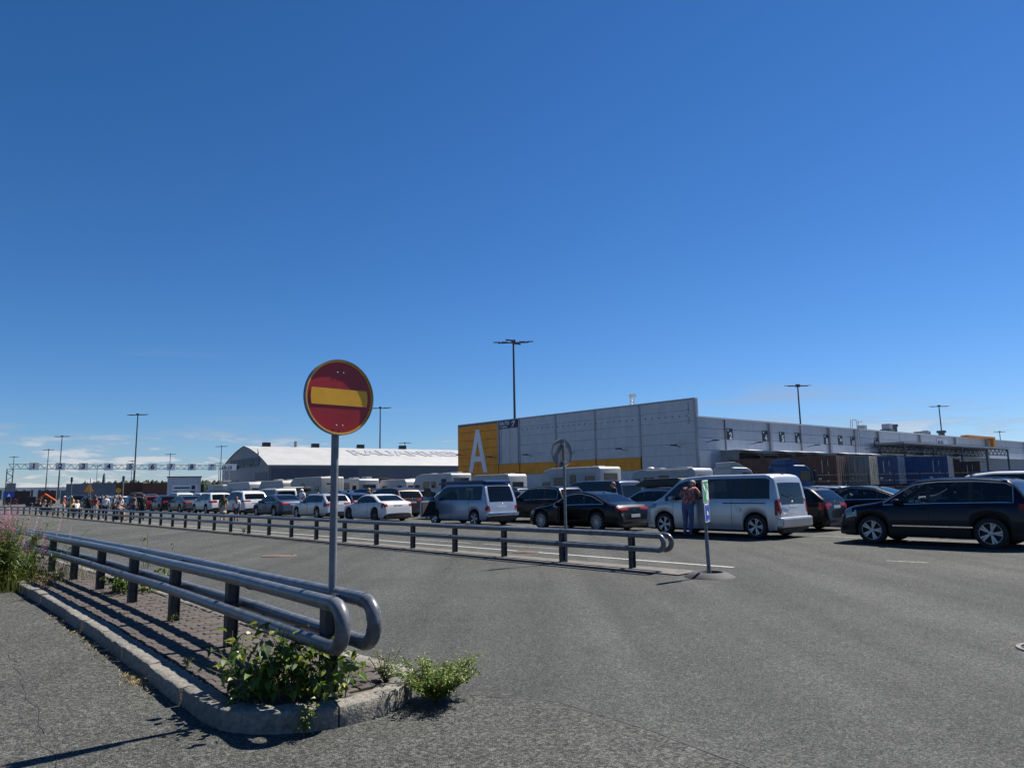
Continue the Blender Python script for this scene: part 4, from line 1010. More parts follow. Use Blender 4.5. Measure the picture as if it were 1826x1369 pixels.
for i, (x, y, h_, lab) in enumerate(((-34.1, 55.2, 3.0, 'thin dark pole among the standing crowd'), (-27.6, 50.6, 2.9, 'thin grey pole left of the silver hatchback with roof box'), (-45.2, 76.5, 3.4, 'white slim post beside the warning triangle'))):
    t = thing('slim_post', lab, 'post', (x, y, 0)); obj('pole', MB().cyl((0, 0, 0), (0, 0, h_), 0.05, 8).mesh('pole', ['galv_matt' if i else 'truss_steel']), t); obj('cap', MB().bbox(-0.06, 0.06, -0.05, 0.05, h_ - 0.35, h_ + 0.02).mesh('cap', ['dark_sign' if i < 2 else 'sign_white']), t)
tw = thing('dark_spire', 'slender dark tapering ship funnel rising over the queue', 'funnel', (-135.5, 236.5, 0)); obj('shaft', MB().tube([(0, 0, 0), (0, 0, 4.2), (0, 0, 8.3)], [0.9, 0.7, 0.3], 8).mesh('shaft', ['truss_steel']), tw); obj('cap', MB().cyl((0, 0, 8.3), (0, 0, 8.8), 0.2, 8).mesh('cap', ['truss_steel']), tw)
# gantry-mounted small plates on the left leg
gl = thing('information_board', 'small dark information boards on the left leg of the gantry', 'sign', GA + GN * 0.6)
obj('upper_board', MB().add([gp(-0.1, 2.35, 0.2), gp(1.05, 2.35, 0.2), gp(1.05, 3.6, 0.2), gp(-0.1, 3.6, 0.2)], [(0, 1, 2, 3)]).mesh('upper_board', ['slate']), gl)
obj('lower_board', MB().add([gp(-0.4, 1.55, 0.2), gp(0.95, 1.55, 0.2), gp(0.95, 2.3, 0.2), gp(-0.4, 2.3, 0.2)], [(0, 1, 2, 3)]).mesh('lower_board', ['sign_blue']), gl)
obj('pictogram', MB().add([gp(0.1, 1.65, 0.22), gp(0.5, 1.65, 0.22), gp(0.3, 2.15, 0.22)], [(0, 1, 2)]).mesh('pictogram', ['sign_white']), gl)
# wooded shore: one mass of conifer and birch crowns
pm('far_leaf', (0.028, 0.044, 0.028), 0.9, var=0.35, scale=0.05)
mb = MB(); rnd = random.Random(5)
for i in range(3600):
    a = R(rnd.uniform(-46, 4)); d = rnd.uniform(640, 900)
    if R(-22) < a < R(-9) : d *= 0.9
    x, y = math.sin(a) * d, math.cos(a) * d; h = rnd.uniform(5, 9) + (5 if R(-31) < a < R(-22) else 0); w_ = rnd.uniform(1.6, 3.8)
    con = rnd.random() < 0.35; k = 7
    prof = [(0.5, 0), (1.0, 0.25), (0.75, 0.5), (0.45, 0.78), (0.03, 1.0)] if con else [(0.4, 0), (0.9, 0.35), (1.0, 0.6), (0.7, 0.88), (0.1, 1.0)]
    V_ = []; F = []
    for (r_, z) in prof:
        for j in range(k):
            q = 2 * math.pi * j / k; rr = r_ * w_ * rnd.uniform(0.65, 1.2); V_.append((x + rr * math.cos(q), y + rr * math.sin(q), z * h))
    for m_ in range(len(prof) - 1):
        for j in range(k): F.append((m_ * k + j, m_ * k + (j + 1) % k, (m_ + 1) * k + (j + 1) % k, (m_ + 1) * k + j))
    mb.add(V_, F)
wd = obj('far_woodland', mb.mesh('far_woodland', ['far_leaf'])); tag(wd, 'dark wooded shore along the horizon at the left', 'woodland', kind='stuff')
# brown hoops (pipes) stacked behind the caravans
for i, (x, y, w_) in enumerate(((-24.0, 93.0, 4.2), (-17.6, 94.5, 6.2))):
    t = thing('pipe_rack', ('dark brown arched roof behind the caravans, left one', 'wider dark brown arched roof behind the caravans, right one')[i], 'shelter', (x, y, 0), R(12))
    arc = [(w_ / 2 * math.cos(math.pi - math.pi * j / 14), 1.9 + 1.25 * math.sin(math.pi * j / 14)) for j in range(15)]
    obj('cover', MB().prism([(-w_ / 2, 0)] + arc + [(w_ / 2, 0)], 0, 6).mesh('cover', ['brown_shed'], smooth=True), t)
    obj('front_arch', MB().tube([(p[0], -0.05, p[1]) for p in arc], 0.14, 6).mesh('front_arch', ['dark_box']), t)
# ------------------------------------------------------------------ vehicles
def paint(name, col, metal=0.35, rough=0.32):
    return pm('paint_' + name, tuple(v * 0.72 for v in col), rough, metal, spec=0.14 if sum(col) < 0.35 else 0.35, coat=0.26 if sum(col) < 0.35 else 0.5, var=0.05, scale=2.0)
paint('navy', (0.007, 0.011, 0.024)); paint('black', (0.004, 0.005, 0.007)); paint('graphite', (0.010, 0.011, 0.014)); paint('grey', (0.085, 0.092, 0.105)); paint('darkgrey', (0.045, 0.050, 0.058))
paint('silver', (0.60, 0.61, 0.63), 0.5, 0.32); paint('white', (0.70, 0.71, 0.72), 0.0, 0.4); paint('pearl', (0.62, 0.63, 0.64), 0.15, 0.36); paint('paleblue', (0.40, 0.46, 0.58), 0.35, 0.36)
paint('red', (0.20, 0.012, 0.012)); paint('blue', (0.018, 0.045, 0.13)); paint('slateblue', (0.06, 0.08, 0.13)); paint('brown', (0.045, 0.035, 0.030)); paint('truckblue', (0.03, 0.075, 0.20), 0.1)
pm('trim', (0.016, 0.016, 0.018), 0.6, var=0.2); pm('tyre', (0.020, 0.020, 0.021), 0.85, var=0.2, scale=10, bump=0.2)
pm('alloy', (0.40, 0.41, 0.43), 0.35, 0.6, var=0.08); pm('alloy_dark', (0.06, 0.06, 0.065), 0.35, 0.6, var=0.1); pm('chrome', (0.75, 0.76, 0.78), 0.12, 1.0, var=0.04)
pm('seat', (0.035, 0.033, 0.032), 0.85, var=0.2, scale=12); pm('seat_beige', (0.22, 0.20, 0.17), 0.85, var=0.15, scale=12)
pm('tail_red', (0.22, 0.006, 0.007), 0.3, spec=0.3, coat=0.1, var=0.15, scale=20); pm('head_lamp', (0.16, 0.17, 0.18), 0.1, 0.5, coat=0.6, var=0.2, scale=20)
pm('plate', (0.55, 0.57, 0.58), 0.5, var=0.25, scale=25); pm('camper_white', (0.36, 0.36, 0.36), 0.4, var=0.06, scale=1.5); pm('camper_grey', (0.26, 0.275, 0.30), 0.4, 0.3, var=0.06, scale=1.5); pm('camper_cream', (0.36, 0.35, 0.315), 0.5, var=0.07, scale=1.5)
glass('glass_car', (0.62, 0.67, 0.66), fill=0.08); glass('glass_dark', (0.20, 0.22, 0.23), fill=0.25); glass('glass_acrylic', (0.14, 0.16, 0.18), 0.04, body=(0.03, 0.04, 0.05), fill=0.6)

def lerp_pts(pts, s):
    if s <= pts[0][0]: return pts[0][1]
    for (a, b) in zip(pts[:-1], pts[1:]):
        if s <= b[0]: return a[1] + (b[1] - a[1]) * (s - a[0]) / max(1e-6, b[0] - a[0])
    return pts[-1][1]
def smooth_fn(pts, w, L_):
    def f(s):
        ww = min(w, s * 0.9 + 0.004, (L_ - s) * 0.9 + 0.004)
        return sum(lerp_pts(pts, s + ww * k / 4.0) * wt for k, wt in ((-4, .06), (-3, .1), (-2, .12), (-1, .14), (0, .16), (1, .14), (2, .12), (3, .1), (4, .06)))
    return f
def car_type(L, W, wb, fo, wr, top, belt, win, pillars, ws, rw, gc=0.18, tum=0.26, tail=None, head=None, clad=False, door_s=None, spokes=5, rimmat='alloy', rearplate=(0.5, 0.75), rails=False, rwhalf=0.80, wshalf=0.88, roofm=0.085, mirror=True, smooth=0.10, arch=0.06, endr=0.40, tinted=None, seats=2, chrome=False, nose=0.62):
    """lofted body: columns along the length s (0 = rear bumper), rows round the section.
    Returns {part: [(name, mesh, material key or None for paint)]} in a frame with +y forward and the rear axle at y=0."""
    ro = L - wb - fo
    T = smooth_fn(top, smooth, L); Bf = smooth_fn(belt, 0.12, L)
    axles = (ro, ro + wb); RA = wr + arch
    def hw(s):
        f = 1.0
        if s < endr: f -= 0.17 * (1 - s / endr) ** 2.4
        if L - s < nose: f -= 0.26 * (1 - (L - s) / nose) ** 2.2
        return W / 2 * f
    def zlow(s):
        z = gc + 0.05 * max(0, 1 - s / 0.5) ** 1.5 + 0.02 * max(0, 1 - (L - s) / 0.4)
        for a in axles:
            d = abs(s - a)
            if d < RA: z = max(z, wr + math.sqrt(RA * RA - d * d) * 1.0)
        return z
    S_ = set()
    s = 0.0
    while s <= L: S_.add(round(s, 4)); s += 0.065
    for d in (0, .008, .018, .03, .045, .06, .08, .1, .125, .15, .18, .21, .24, .28): S_.add(d); S_.add(round(L - d, 4))
    for a in axles:
        for k in range(-8, 9): S_.add(round(a + RA * math.sin(k / 8 * math.pi / 2) * 0.9999, 4))
        S_.add(round(a - RA - 0.002, 4)); S_.add(round(a + RA + 0.002, 4))
    keep = [win[0], win[1]] + [v for p in pillars for v in (p - 0.045, p + 0.045)] + list(ws) + list(rw)
    for v in keep: S_.add(round(v, 4))
    cols = sorted(S_); cc = [cols[0]]
    for v in cols[1:]:
        if v - cc[-1] > 0.0035: cc.append(v)
    cols = cc
    kf = [0, .07, .2, .36, .52, .68, .84, 1.0]
    yf = [.90, .955, .985, 1.0, 1.0, .992, .985, .955]
    NS = len(kf)
    grid = []
    for s in cols:
        h = hw(s); t = T(s); zl = min(zlow(s), t - 0.12); sh = min(Bf(s), t - 0.05)
        if sh < zl + 0.05: sh = zl + 0.05
        rw_ = []
        for k, y in zip(kf, yf): rw_.append((h * y, zl + (sh - zl) * k))
        g = max(0.0, t - 0.045 - sh); yb = h * 0.948
        z5 = sh + min(0.02, g * 0.15); z6 = sh + max(g - roofm + 0.045, g * 0.45)
        y5 = yb; y6 = yb - tum * (z6 - z5)
        rw_ += [(y5, z5), (y6, z6)]
        y7 = y6 - 0.022 - tum * max(0, (t - 0.04) - z6) ; rw_.append((y7, max(z6 + 0.001, t - 0.040)))
        rw_.append((y7 - 0.05, t - 0.016)); rw_.append((y7 * wshalf - 0.02, t - 0.008)); rw_.append((y7 * 0.45, t)); rw_.append((0.0, t + 0.004))
        grid.append(rw_)
    NR = len(grid[0]); GL = NS       # glass row between NS and NS+1
    mats = ['body', 'windshield', 'rear_window', 'trim', 'tail', 'head']
    groups = {}
    def put(key, quad): groups.setdefault(key, []).append(quad)
    tz = tail or dict(z=(0.75, 0.95), y=0.45, s=0.30)
    hz = head or dict(z=(0.60, 0.78), y=0.42, s=0.45)
    for j in range(len(cols) - 1):
        sm = (cols[j] + cols[j + 1]) / 2
        for i in range(NR - 1):
            q4 = [grid[j][i], grid[j][i + 1], grid[j + 1][i + 1], grid[j + 1][i]]
            zc = sum(p[1] for p in q4) / 4; yc = sum(p[0] for p in q4) / 4
            if max(abs(q4[0][1] - q4[1][1]) + abs(q4[0][0] - q4[1][0]), abs(q4[2][1] - q4[3][1]) + abs(q4[2][0] - q4[3][0])) < 1e-5: continue
            key = 'body'
            if i == GL and win[0] < sm < win[1] and not any(abs(sm - p) < 0.045 for p in pillars) and zc > lerp_pts(belt, sm) - 0.02 and grid[j][i + 1][1] - grid[j][i][1] > 0.012:
                key = ('side', sum(1 for p in pillars if sm > p))
            elif i >= NR - 3 and ws[0] < sm < ws[1]: key = 'windshield'
            elif i >= NR - 3 and rw[0] < sm < rw[1]: key = 'rear_window'
            elif i == GL and win[0] < sm < win[1] and any(abs(sm - p) < 0.045 for p in pillars): key = 'trim'
            elif sm < tz['s'] and tz['z'][0] < zc < tz['z'][1] and yc > tz['y'] and (sm < tz['s'] * 0.999): key = 'tail'
            elif sm > L - hz['s'] and hz['z'][0] < zc < hz['z'][1] and yc > hz['y']: key = 'head'
            elif i == 0 or (clad and i <= 1): key = 'trim'
            elif (sm < 0.12 or sm > L - 0.10) and zc < gc + 0.22: key = 'trim'
            pts = [(p[0], ss - ro, p[1]) for p, ss in zip(q4, (cols[j], cols[j], cols[j + 1], cols[j + 1]))]
            put(key, pts)
    for j in (0, len(cols) - 1):         # end caps
        ring = [(p[0], cols[j] - ro, p[1]) for p in grid[j]]
        groups.setdefault('trim', [])
        for a in range(len(ring) - 1):
            put('trim' , [ring[a], ring[a + 1], (0, ring[a + 1][1], ring[a + 1][2]), (0, ring[a][1], ring[a][2])])
    def build(name, quads, sides=(1, -1), off=0.0):
        b = bmesh.new()
        for sx in sides:
            for q in quads:
                try: b.faces.new([b.verts.new((p[0] * sx, p[1], p[2])) for p in q])
                except ValueError: pass
        bmesh.ops.remove_doubles(b, verts=b.verts, dist=0.0012)
        bmesh.ops.dissolve_degenerate(b, dist=0.0005, edges=b.edges)
        bmesh.ops.recalc_face_normals(b, faces=b.faces)
        me = bpy.data.meshes.new(name); b.to_mesh(me); b.free()
        me.polygons.foreach_set('use_smooth', [True] * len(me.polygons)); me.set_sharp_from_angle(angle=R(42))
        return me
    parts = []      # (name, mesh, material, subparts)
    tint = tinted or (lambda k: 'glass_car' if k >= len(pillars) else 'glass_dark')
    parts.append(('body', build('body', groups['body']), None))
    parts.append(('lower_trim', build('lower_trim', groups['trim']), 'trim'))
    for k in list(groups):
        if isinstance(k, tuple):
            for sx in (1, -1): parts.append(('side_window', build('side_window', groups[k], (sx,)), tint(k[1])))
    for k, nm, mt in (('windshield', 'windshield', 'glass_car'), ('rear_window', 'rear_window', 'glass_dark')):
        if k in groups: parts.append((nm, build(nm, groups[k]), mt))
    for k, nm, mt in (('tail', 'tail_light', 'tail_red'), ('head', 'headlight', 'head_lamp')):
        if k in groups:
            for sx in (1, -1): parts.append((nm, build(nm, groups[k], (sx,)), mt))
    # side surface lookup for overlays
    def side_y(s, z):
        j = min(range(len(cols)), key=lambda a: abs(cols[a] - s)); r = grid[j]
        for a in range(len(r) - 1):
            if r[a][1] <= z <= r[a + 1][1] + 1e-6: return r[a][0] + (r[a + 1][0] - r[a][0]) * (z - r[a][1]) / max(1e-6, r[a + 1][1] - r[a][1])
        return r[NS - 1][0]
    # door seams
    for ds in (door_s or []):
        for sx in (1, -1):
            zb = Bf(ds); path = [(sx * (side_y(ds, z) + 0.001), ds - ro, z) for z in [max(zlow(ds), gc) + 0.06 + (zb - gc - 0.06) * k / 8 for k in range(9)]]
            parts.append(('door_seam', MB().tube(path, 0.006, 4).mesh('door_seam'), 'trim'))
    for ds in [d + 0.14 for d in (door_s or [])[:-1]]:
        for sx in (1, -1):
            z = Bf(ds) - 0.10; parts.append(('door_handle', MB().box((sx * (side_y(ds, z) + 0.012), ds - ro, z), (0.03, 0.17, 0.025)).mesh('door_handle', bevel=0.008), None))
    if chrome:
        for sx in (1, -1):
            ss = [win[0] + (win[1] - win[0]) * k / 24 for k in range(25)]; path = []
            for v in ss:
                j = min(range(len(cols)), key=lambda a: abs(cols[a] - v)); path.append((sx * (grid[j][GL + 1][0] + 0.004), cols[j] - ro, grid[j][GL + 1][1]))
            for v in reversed(ss):
                j = min(range(len(cols)), key=lambda a: abs(cols[a] - v)); path.append((sx * (grid[j][GL][0] + 0.004), cols[j] - ro, grid[j][GL][1]))
            parts.append(('window_trim', MB().tube(path, 0.009, 5, closed=True).mesh('window_trim'), 'chrome'))
    # underbody, wheel liners
    zf = max(gc + 0.02, 0.2)
    mb = MB().bbox(-W / 2 + 0.30, W / 2 - 0.30, 0.1 - ro, L - ro - 0.12, gc - 0.01, gc + 0.30)
    for a in axles:
        for sx in (1, -1):
            n_ = 12; V_ = []
            for k in range(n_ + 1):
                th = math.pi * k / n_
                for x in (W / 2 * 0.90, W / 2 - 0.34): V_.append((sx * x, a - ro + RA * math.cos(th), wr + RA * math.sin(th)))
            mb.add(V_, [(2 * k, 2 * k + 1, 2 * k + 3, 2 * k + 2) for k in range(n_)])
            mb.add([(sx * (W / 2 - 0.34), a - ro + RA * math.cos(math.pi * k / n_), wr + RA * math.sin(math.pi * k / n_)) for k in range(n_ + 1)], [tuple(range(n_ + 1))])
    parts.append(('underbody', mb.mesh('underbody'), 'black'))
    # plate, badge, mirrors, rails
    s_at = lambda z: next((c for c in cols if T(c) >= z), 0.0)
    zp = rearplate[1]; sp_ = s_at(zp + 0.04)
    parts.append(('number_plate', MB().box((0, sp_ - ro - 0.012, zp), (0.50, 0.014, 0.11)).mesh('number_plate', bevel=0.004), 'plate'))
    parts.append(('badge', MB().lathe([(0, -0.01), (0.05, -0.008), (0.055, 0)], 16, 'y', (0, s_at(zp + 0.2) - ro - 0.008, zp + 0.17)).mesh('badge'), 'chrome'))
    if mirror:
        ms = ws[0] - 0.02 if False else win[1] - 0.35
        for sx in (1, -1):
            zb = Bf(ms) + 0.08; y0 = side_y(ms, Bf(ms))
            mb = MB(); rr = [(0.03, -0.1), (0.085, -0.09), (0.1, -0.03), (0.09, 0.05), (0.05, 0.1), (0.0, 0.11)]
            mb.lathe(rr, 12, 'y'); mb.v = [(sx * (y0 + 0.11) + v[0] * 1.15, v[1] * 0.9 + ms - ro, v[2] * 0.85 + zb) for v in mb.v]
            mb.box((sx * (y0 + 0.02), ms - ro, zb - 0.05), (0.14, 0.05, 0.03))
            parts.append(('mirror', mb.mesh('mirror', smooth=True), None))
    if rails:
        for sx in (1, -1):
            a, c = ws[0] - 0.12, rw[1] + 0.10; path = []
            for k in range(13):
                v = a + (c - a) * k / 12; j = min(range(len(cols)), key=lambda q: abs(cols[q] - v)); lift = 0.035 if 0 < k < 12 else 0.0
                path.append((sx * (grid[j][NS + 2][0] - 0.01), v - ro, T(v) - 0.035 + lift + 0.01))
            parts.append(('roof_rail', MB().tube(path, 0.017, 6).mesh('roof_rail', smooth=True), 'chrome'))
    mid = (ws[0] + rw[1]) / 2
    parts.append(('antenna', MB().prism([(rw[1] + 0.12 - ro, T(rw[1] + 0.12) - 0.005), (rw[1] + 0.26 - ro, T(rw[1] + 0.26) - 0.005), (rw[1] + 0.14 - ro, T(rw[1] + 0.14) + 0.04)], -0.015, 0.015, axes='yz').mesh('antenna'), None))
    # seats and dashboard
    fs = ws[0] - 0.30 - ro; zs = max(gc + 0.12, 0.30)
    def seat_mesh(w):
        mb = MB().box((0, 0.1, 0.14), (w, 0.5, 0.2)).box((0, -0.2, 0.50), (w, 0.16, 0.66), mat=Matrix.Rotation(R(-14), 3, 'X')).box((0, -0.30, 0.93), (w * 0.52, 0.1, 0.17))
        return mb.mesh('seat', bevel=0.04)
    sme = seat_mesh(0.5)
    for sx in (0.37, -0.37): parts.append(('seat', sme, 'seat', (sx, fs - 0.15, zs)))
    if seats > 1: parts.append(('rear_seat', seat_mesh(1.25), 'seat', (0, fs - 0.92, zs - 0.12)))
    parts.append(('dashboard', MB().box((0, min(ws[1] - 0.35, L - 0.8) - ro, Bf(ws[1] - 0.4) - 0.05), (W * 0.78, 0.4, 0.16)).mesh('dashboard', bevel=0.03), 'seat'))
    parts.append(('steering_wheel', MB().tube([(-0.37 + 0.18 * math.cos(a * math.pi / 8), fs + 0.32 + 0.05 * math.sin(a * math.pi / 8), Bf(ws[0]) - 0.04 + 0.17 * math.sin(a * math.pi / 8)) for a in range(16)], 0.015, 6, closed=True).mesh('steering_wheel'), 'trim'))
    # wheels
    rad = wr; wdt = 0.215
    ty = MB().lathe([(rad * 0.70, -wdt * 0.46), (rad * 0.80, -wdt * 0.5), (rad * 0.95, -wdt * 0.48), (rad, -wdt * 0.36), (rad * 1.002, 0), (rad, wdt * 0.36), (rad * 0.95, wdt * 0.48), (rad * 0.80, wdt * 0.5), (rad * 0.70, wdt * 0.46)], 36, 'x').mesh('wheel', smooth=True, sharp=60)
    rm = MB().lathe([(rad * 0.73, wdt * 0.47), (rad * 0.70, wdt * 0.49), (rad * 0.665, wdt * 0.44), (rad * 0.64, 0.0), (rad * 0.2, -0.01), (0.0, -0.01)], 36, 'x')
    rme = rm.mesh('rim', smooth=True)
    sk = MB(); n_ = spokes
    for k in range(n_):
        a = 2 * math.pi * k / n_
        for da in ((-0.16, 0.16) if n_ <= 7 else (0,)):
            th = a + da; w_ = 0.024 if n_ <= 7 else 0.014
            d = Vector((0, math.cos(th), math.sin(th))); p = Vector((0, -math.sin(th), math.cos(th)))
            a0 = Vector((0, math.cos(a), math.sin(a))); p0 = Vector((0, -math.sin(a), math.cos(a)))
            V_ = [a0 * rad * 0.1 - p0 * w_ * 0.8 + Vector((wdt * 0.40, 0, 0)), a0 * rad * 0.1 + p0 * w_ * 0.8 + Vector((wdt * 0.40, 0, 0)), d * rad * 0.69 + p * w_ + Vector((wdt * 0.46, 0, 0)), d * rad * 0.69 - p * w_ + Vector((wdt * 0.46, 0, 0))]
            V_ += [v - Vector((0.03, 0, 0)) for v in V_]
            sk.add(V_, [(0, 1, 2, 3), (4, 7, 6, 5), (0, 4, 5, 1), (1, 5, 6, 2), (2, 6, 7, 3), (3, 7, 4, 0)])
    sk.lathe([(0.0, wdt * 0.43), (rad * 0.12, wdt * 0.42), (rad * 0.17, wdt * 0.38), (rad * 0.17, 0.0)], 14, 'x')
    sk.lathe([(rad * 0.66, wdt * 0.47), (rad * 0.72, wdt * 0.475), (rad * 0.73, wdt * 0.44)], 36, 'x')
    skm = sk.mesh('spokes')
    return dict(parts=parts, wheels=[(sx * (W / 2 - 0.115), a - ro, wr, sx) for a in axles for sx in (1, -1)], tyre=ty, rim=rme, spokes=skm, rimmat=rimmat, W=W, ro=ro, L=L, T=T, B=Bf, side_y=side_y)
def car(ct, label, t, o, col, group='cars queueing in lanes', rz=0.0, cat='car', name='parked_car', skip=(), rimmat=None):
    """t: station of the rear axle along the lane, o: offset of the near wheels across the lanes"""
    p = LB + U * t + VV * (o + ct['W'] / 2 - 0.12)
    th = thing(name, label, cat, p, R(42) + rz, group)
    for pt in ct['parts']:
        if pt[0] in skip: continue
        ob_ = obj(pt[0], pt[1], th, pt[2] or ('paint_' + col))
        if len(pt) > 3: ob_.location = pt[3]
    for (x, y, z, sx) in ct['wheels']:
        w_ = obj('wheel', ct['tyre'], th, 'tyre', loc=(x, y, z), rot=(0, 0, 0 if sx > 0 else math.pi))
        obj('rim', ct['rim'], w_, 'trim'); obj('spokes', ct['spokes'], w_, rimmat or ct['rimmat'])
    return th
LB = Vector((11.23, 17.06, 0))

SUV = car_type(4.52, 1.86, 2.68, 0.91, 0.355, gc=0.20,
    top=[(0, 0.50), (0.03, 0.78), (0.10, 1.05), (0.16, 1.12), (0.36, 1.46), (0.50, 1.60), (1.2, 1.655), (2.0, 1.655), (2.55, 1.60), (3.32, 1.12), (3.45, 1.075), (4.1, 0.98), (4.35, 0.88), (4.48, 0.72), (4.52, 0.50)],
    belt=[(0, 1.03), (0.6, 1.055), (2.0, 1.03), (3.4, 0.98), (4.5, 0.9)], win=(0.42, 3.28), pillars=[1.28, 2.22], ws=(2.60, 3.34), rw=(0.14, 0.42),
    tail=dict(z=(0.86, 1.03), y=0.42, s=0.34), head=dict(z=(0.70, 0.86), y=0.45, s=0.55), clad=True, door_s=[1.05, 2.22, 3.28], rails=True, chrome=True, spokes=5, rearplate=(0.5, 0.80), smooth=0.09)
MPV = car_type(4.96, 1.92, 3.27, 0.90, 0.345, gc=0.17,
    top=[(0, 0.48), (0.025, 0.75), (0.06, 1.05), (0.16, 1.72), (0.24, 1.84), (0.45, 1.895), (2.5, 1.90), (3.2, 1.85), (3.5, 1.76), (4.22, 1.20), (4.36, 1.14), (4.72, 0.98), (4.88, 0.80), (4.96, 0.48)],
    belt=[(0, 1.12), (0.4, 1.14), (2.5, 1.14), (3.6, 1.10), (4.3, 1.03), (4.9, 0.9)], win=(0.30, 4.02), pillars=[1.02, 2.72], ws=(3.52, 4.26), rw=(0.055, 0.155),
    tum=0.13, tail=dict(z=(0.74, 1.13), y=0.74, s=0.15), head=dict(z=(0.86, 1.02), y=0.50, s=0.60), door_s=[1.55, 2.72, 3.68], spokes=5, rearplate=(0.5, 0.88), roofm=0.13, smooth=0.06, endr=0.22, rwhalf=0.8, nose=0.8,
    tinted=lambda k: 'glass_dark' if k < 2 else 'glass_car', seats=2)
COUPE = car_type(4.83, 1.86, 2.87, 0.86, 0.345, gc=0.14,
    top=[(0, 0.42), (0.03, 0.62), (0.07, 0.88), (0.12, 0.935), (0.45, 0.99), (0.62, 1.03), (1.35, 1.33), (1.9, 1.425), (2.3, 1.42), (2.65, 1.36), (3.42, 0.98), (3.55, 0.94), (4.3, 0.84), (4.6, 0.74), (4.78, 0.58), (4.83, 0.42)],
    belt=[(0, 0.93), (0.6, 0.955), (2.0, 0.93), (3.4, 0.88), (4.6, 0.75)], win=(0.78, 3.30), pillars=[1.72], ws=(2.70, 3.45), rw=(0.60, 1.33),
    tail=dict(z=(0.755, 0.845), y=0.42, s=0.24), head=dict(z=(0.58, 0.72), y=0.45, s=0.5), door_s=[1.75, 3.20], spokes=14, chrome=True, rearplate=(0.5, 0.55), smooth=0.14, tum=0.34, seats=1)
M2C = car_type(4.47, 1.85, 2.69, 0.85, 0.335, gc=0.13,
    top=[(0, 0.42), (0.02, 0.62), (0.06, 0.93), (0.10, 1.00), (0.42, 1.03), (0.60, 1.05), (1.22, 1.34), (1.75, 1.41), (2.15, 1.40), (2.5, 1.34), (3.15, 0.99), (3.3, 0.955), (4.0, 0.86), (4.3, 0.74), (4.43, 0.58), (4.47, 0.42)],
    belt=[(0, 0.95), (0.6, 0.965), (2.0, 0.935), (3.2, 0.90), (4.3, 0.75)], win=(0.75, 3.06), pillars=[1.60], ws=(2.52, 3.18), rw=(0.58, 1.22),
    tail=dict(z=(0.75, 0.90), y=0.50, s=0.30), head=dict(z=(0.58, 0.72), y=0.45, s=0.45), door_s=[1.62, 3.0], spokes=10, rimmat='alloy_dark', rearplate=(0.5, 0.80), smooth=0.10, tum=0.32, seats=1)
T4 = car_type(4.75, 1.84, 2.92, 0.92, 0.32, gc=0.20,
    top=[(0, 0.45), (0.03, 0.62), (0.06, 1.0), (0.09, 1.10), (0.30, 1.72), (0.38, 1.80), (0.55, 1.84), (2.9, 1.84), (3.25, 1.76), (3.95, 1.18), (4.1, 1.12), (4.45, 0.98), (4.65, 0.85), (4.72, 0.65), (4.75, 0.45)],
    belt=[(0, 1.08), (2.5, 1.09), (3.5, 1.07), (4.1, 1.03), (4.7, 0.85)], win=(0.42, 3.86), pillars=[1.28, 2.55], ws=(3.28, 4.0), rw=(0.085, 0.31),
    tum=0.16, tail=dict(z=(0.66, 0.86), y=0.70, s=0.16), head=dict(z=(0.68, 0.82), y=0.45, s=0.4), door_s=[1.25, 2.55, 3.72], spokes=5, rearplate=(0.5, 0.78), roofm=0.14, smooth=0.07, endr=0.22, tinted=lambda k: 'glass_car', nose=0.7)
WAGON = car_type(4.69, 1.81, 2.69, 0.90, 0.325, gc=0.15,
    top=[(0, 0.42), (0.03, 0.65), (0.08, 0.98), (0.14, 1.04), (0.52, 1.36), (0.66, 1.42), (1.5, 1.465), (2.1, 1.46), (2.6, 1.40), (3.38, 1.0), (3.52, 0.965), (4.2, 0.86), (4.5, 0.74), (4.64, 0.58), (4.69, 0.42)],
    belt=[(0, 0.95), (0.8, 0.965), (2.2, 0.94), (3.4, 0.90), (4.5, 0.75)], win=(0.50, 3.28), pillars=[1.32, 2.28], ws=(2.62, 3.40), rw=(0.14, 0.52),
    tail=dict(z=(0.74, 0.90), y=0.48, s=0.30), head=dict(z=(0.60, 0.74), y=0.45, s=0.5), door_s=[1.08, 2.28, 3.24], spokes=5, rails=True, rearplate=(0.5, 0.78), smooth=0.10)
SEDAN = car_type(4.86, 1.86, 2.84, 0.92, 0.335, gc=0.15,
    top=[(0, 0.42), (0.03, 0.65), (0.07, 0.94), (0.11, 1.01), (0.50, 1.06), (0.62, 1.09), (1.45, 1.39), (2.0, 1.465), (2.4, 1.46), (2.85, 1.39), (3.62, 0.99), (3.75, 0.955), (4.4, 0.85), (4.7, 0.73), (4.82, 0.58), (4.86, 0.42)],
    belt=[(0, 0.96), (0.8, 0.975), (2.2, 0.945), (3.5, 0.90), (4.6, 0.75)], win=(0.70, 3.50), pillars=[1.36, 2.38], ws=(2.88, 3.64), rw=(0.60, 1.42),
    tail=dict(z=(0.78, 0.93), y=0.42, s=0.28), head=dict(z=(0.60, 0.74), y=0.45, s=0.5), door_s=[1.2, 2.38, 3.40], spokes=5, chrome=True, rearplate=(0.5, 0.78), smooth=0.13, tum=0.30)
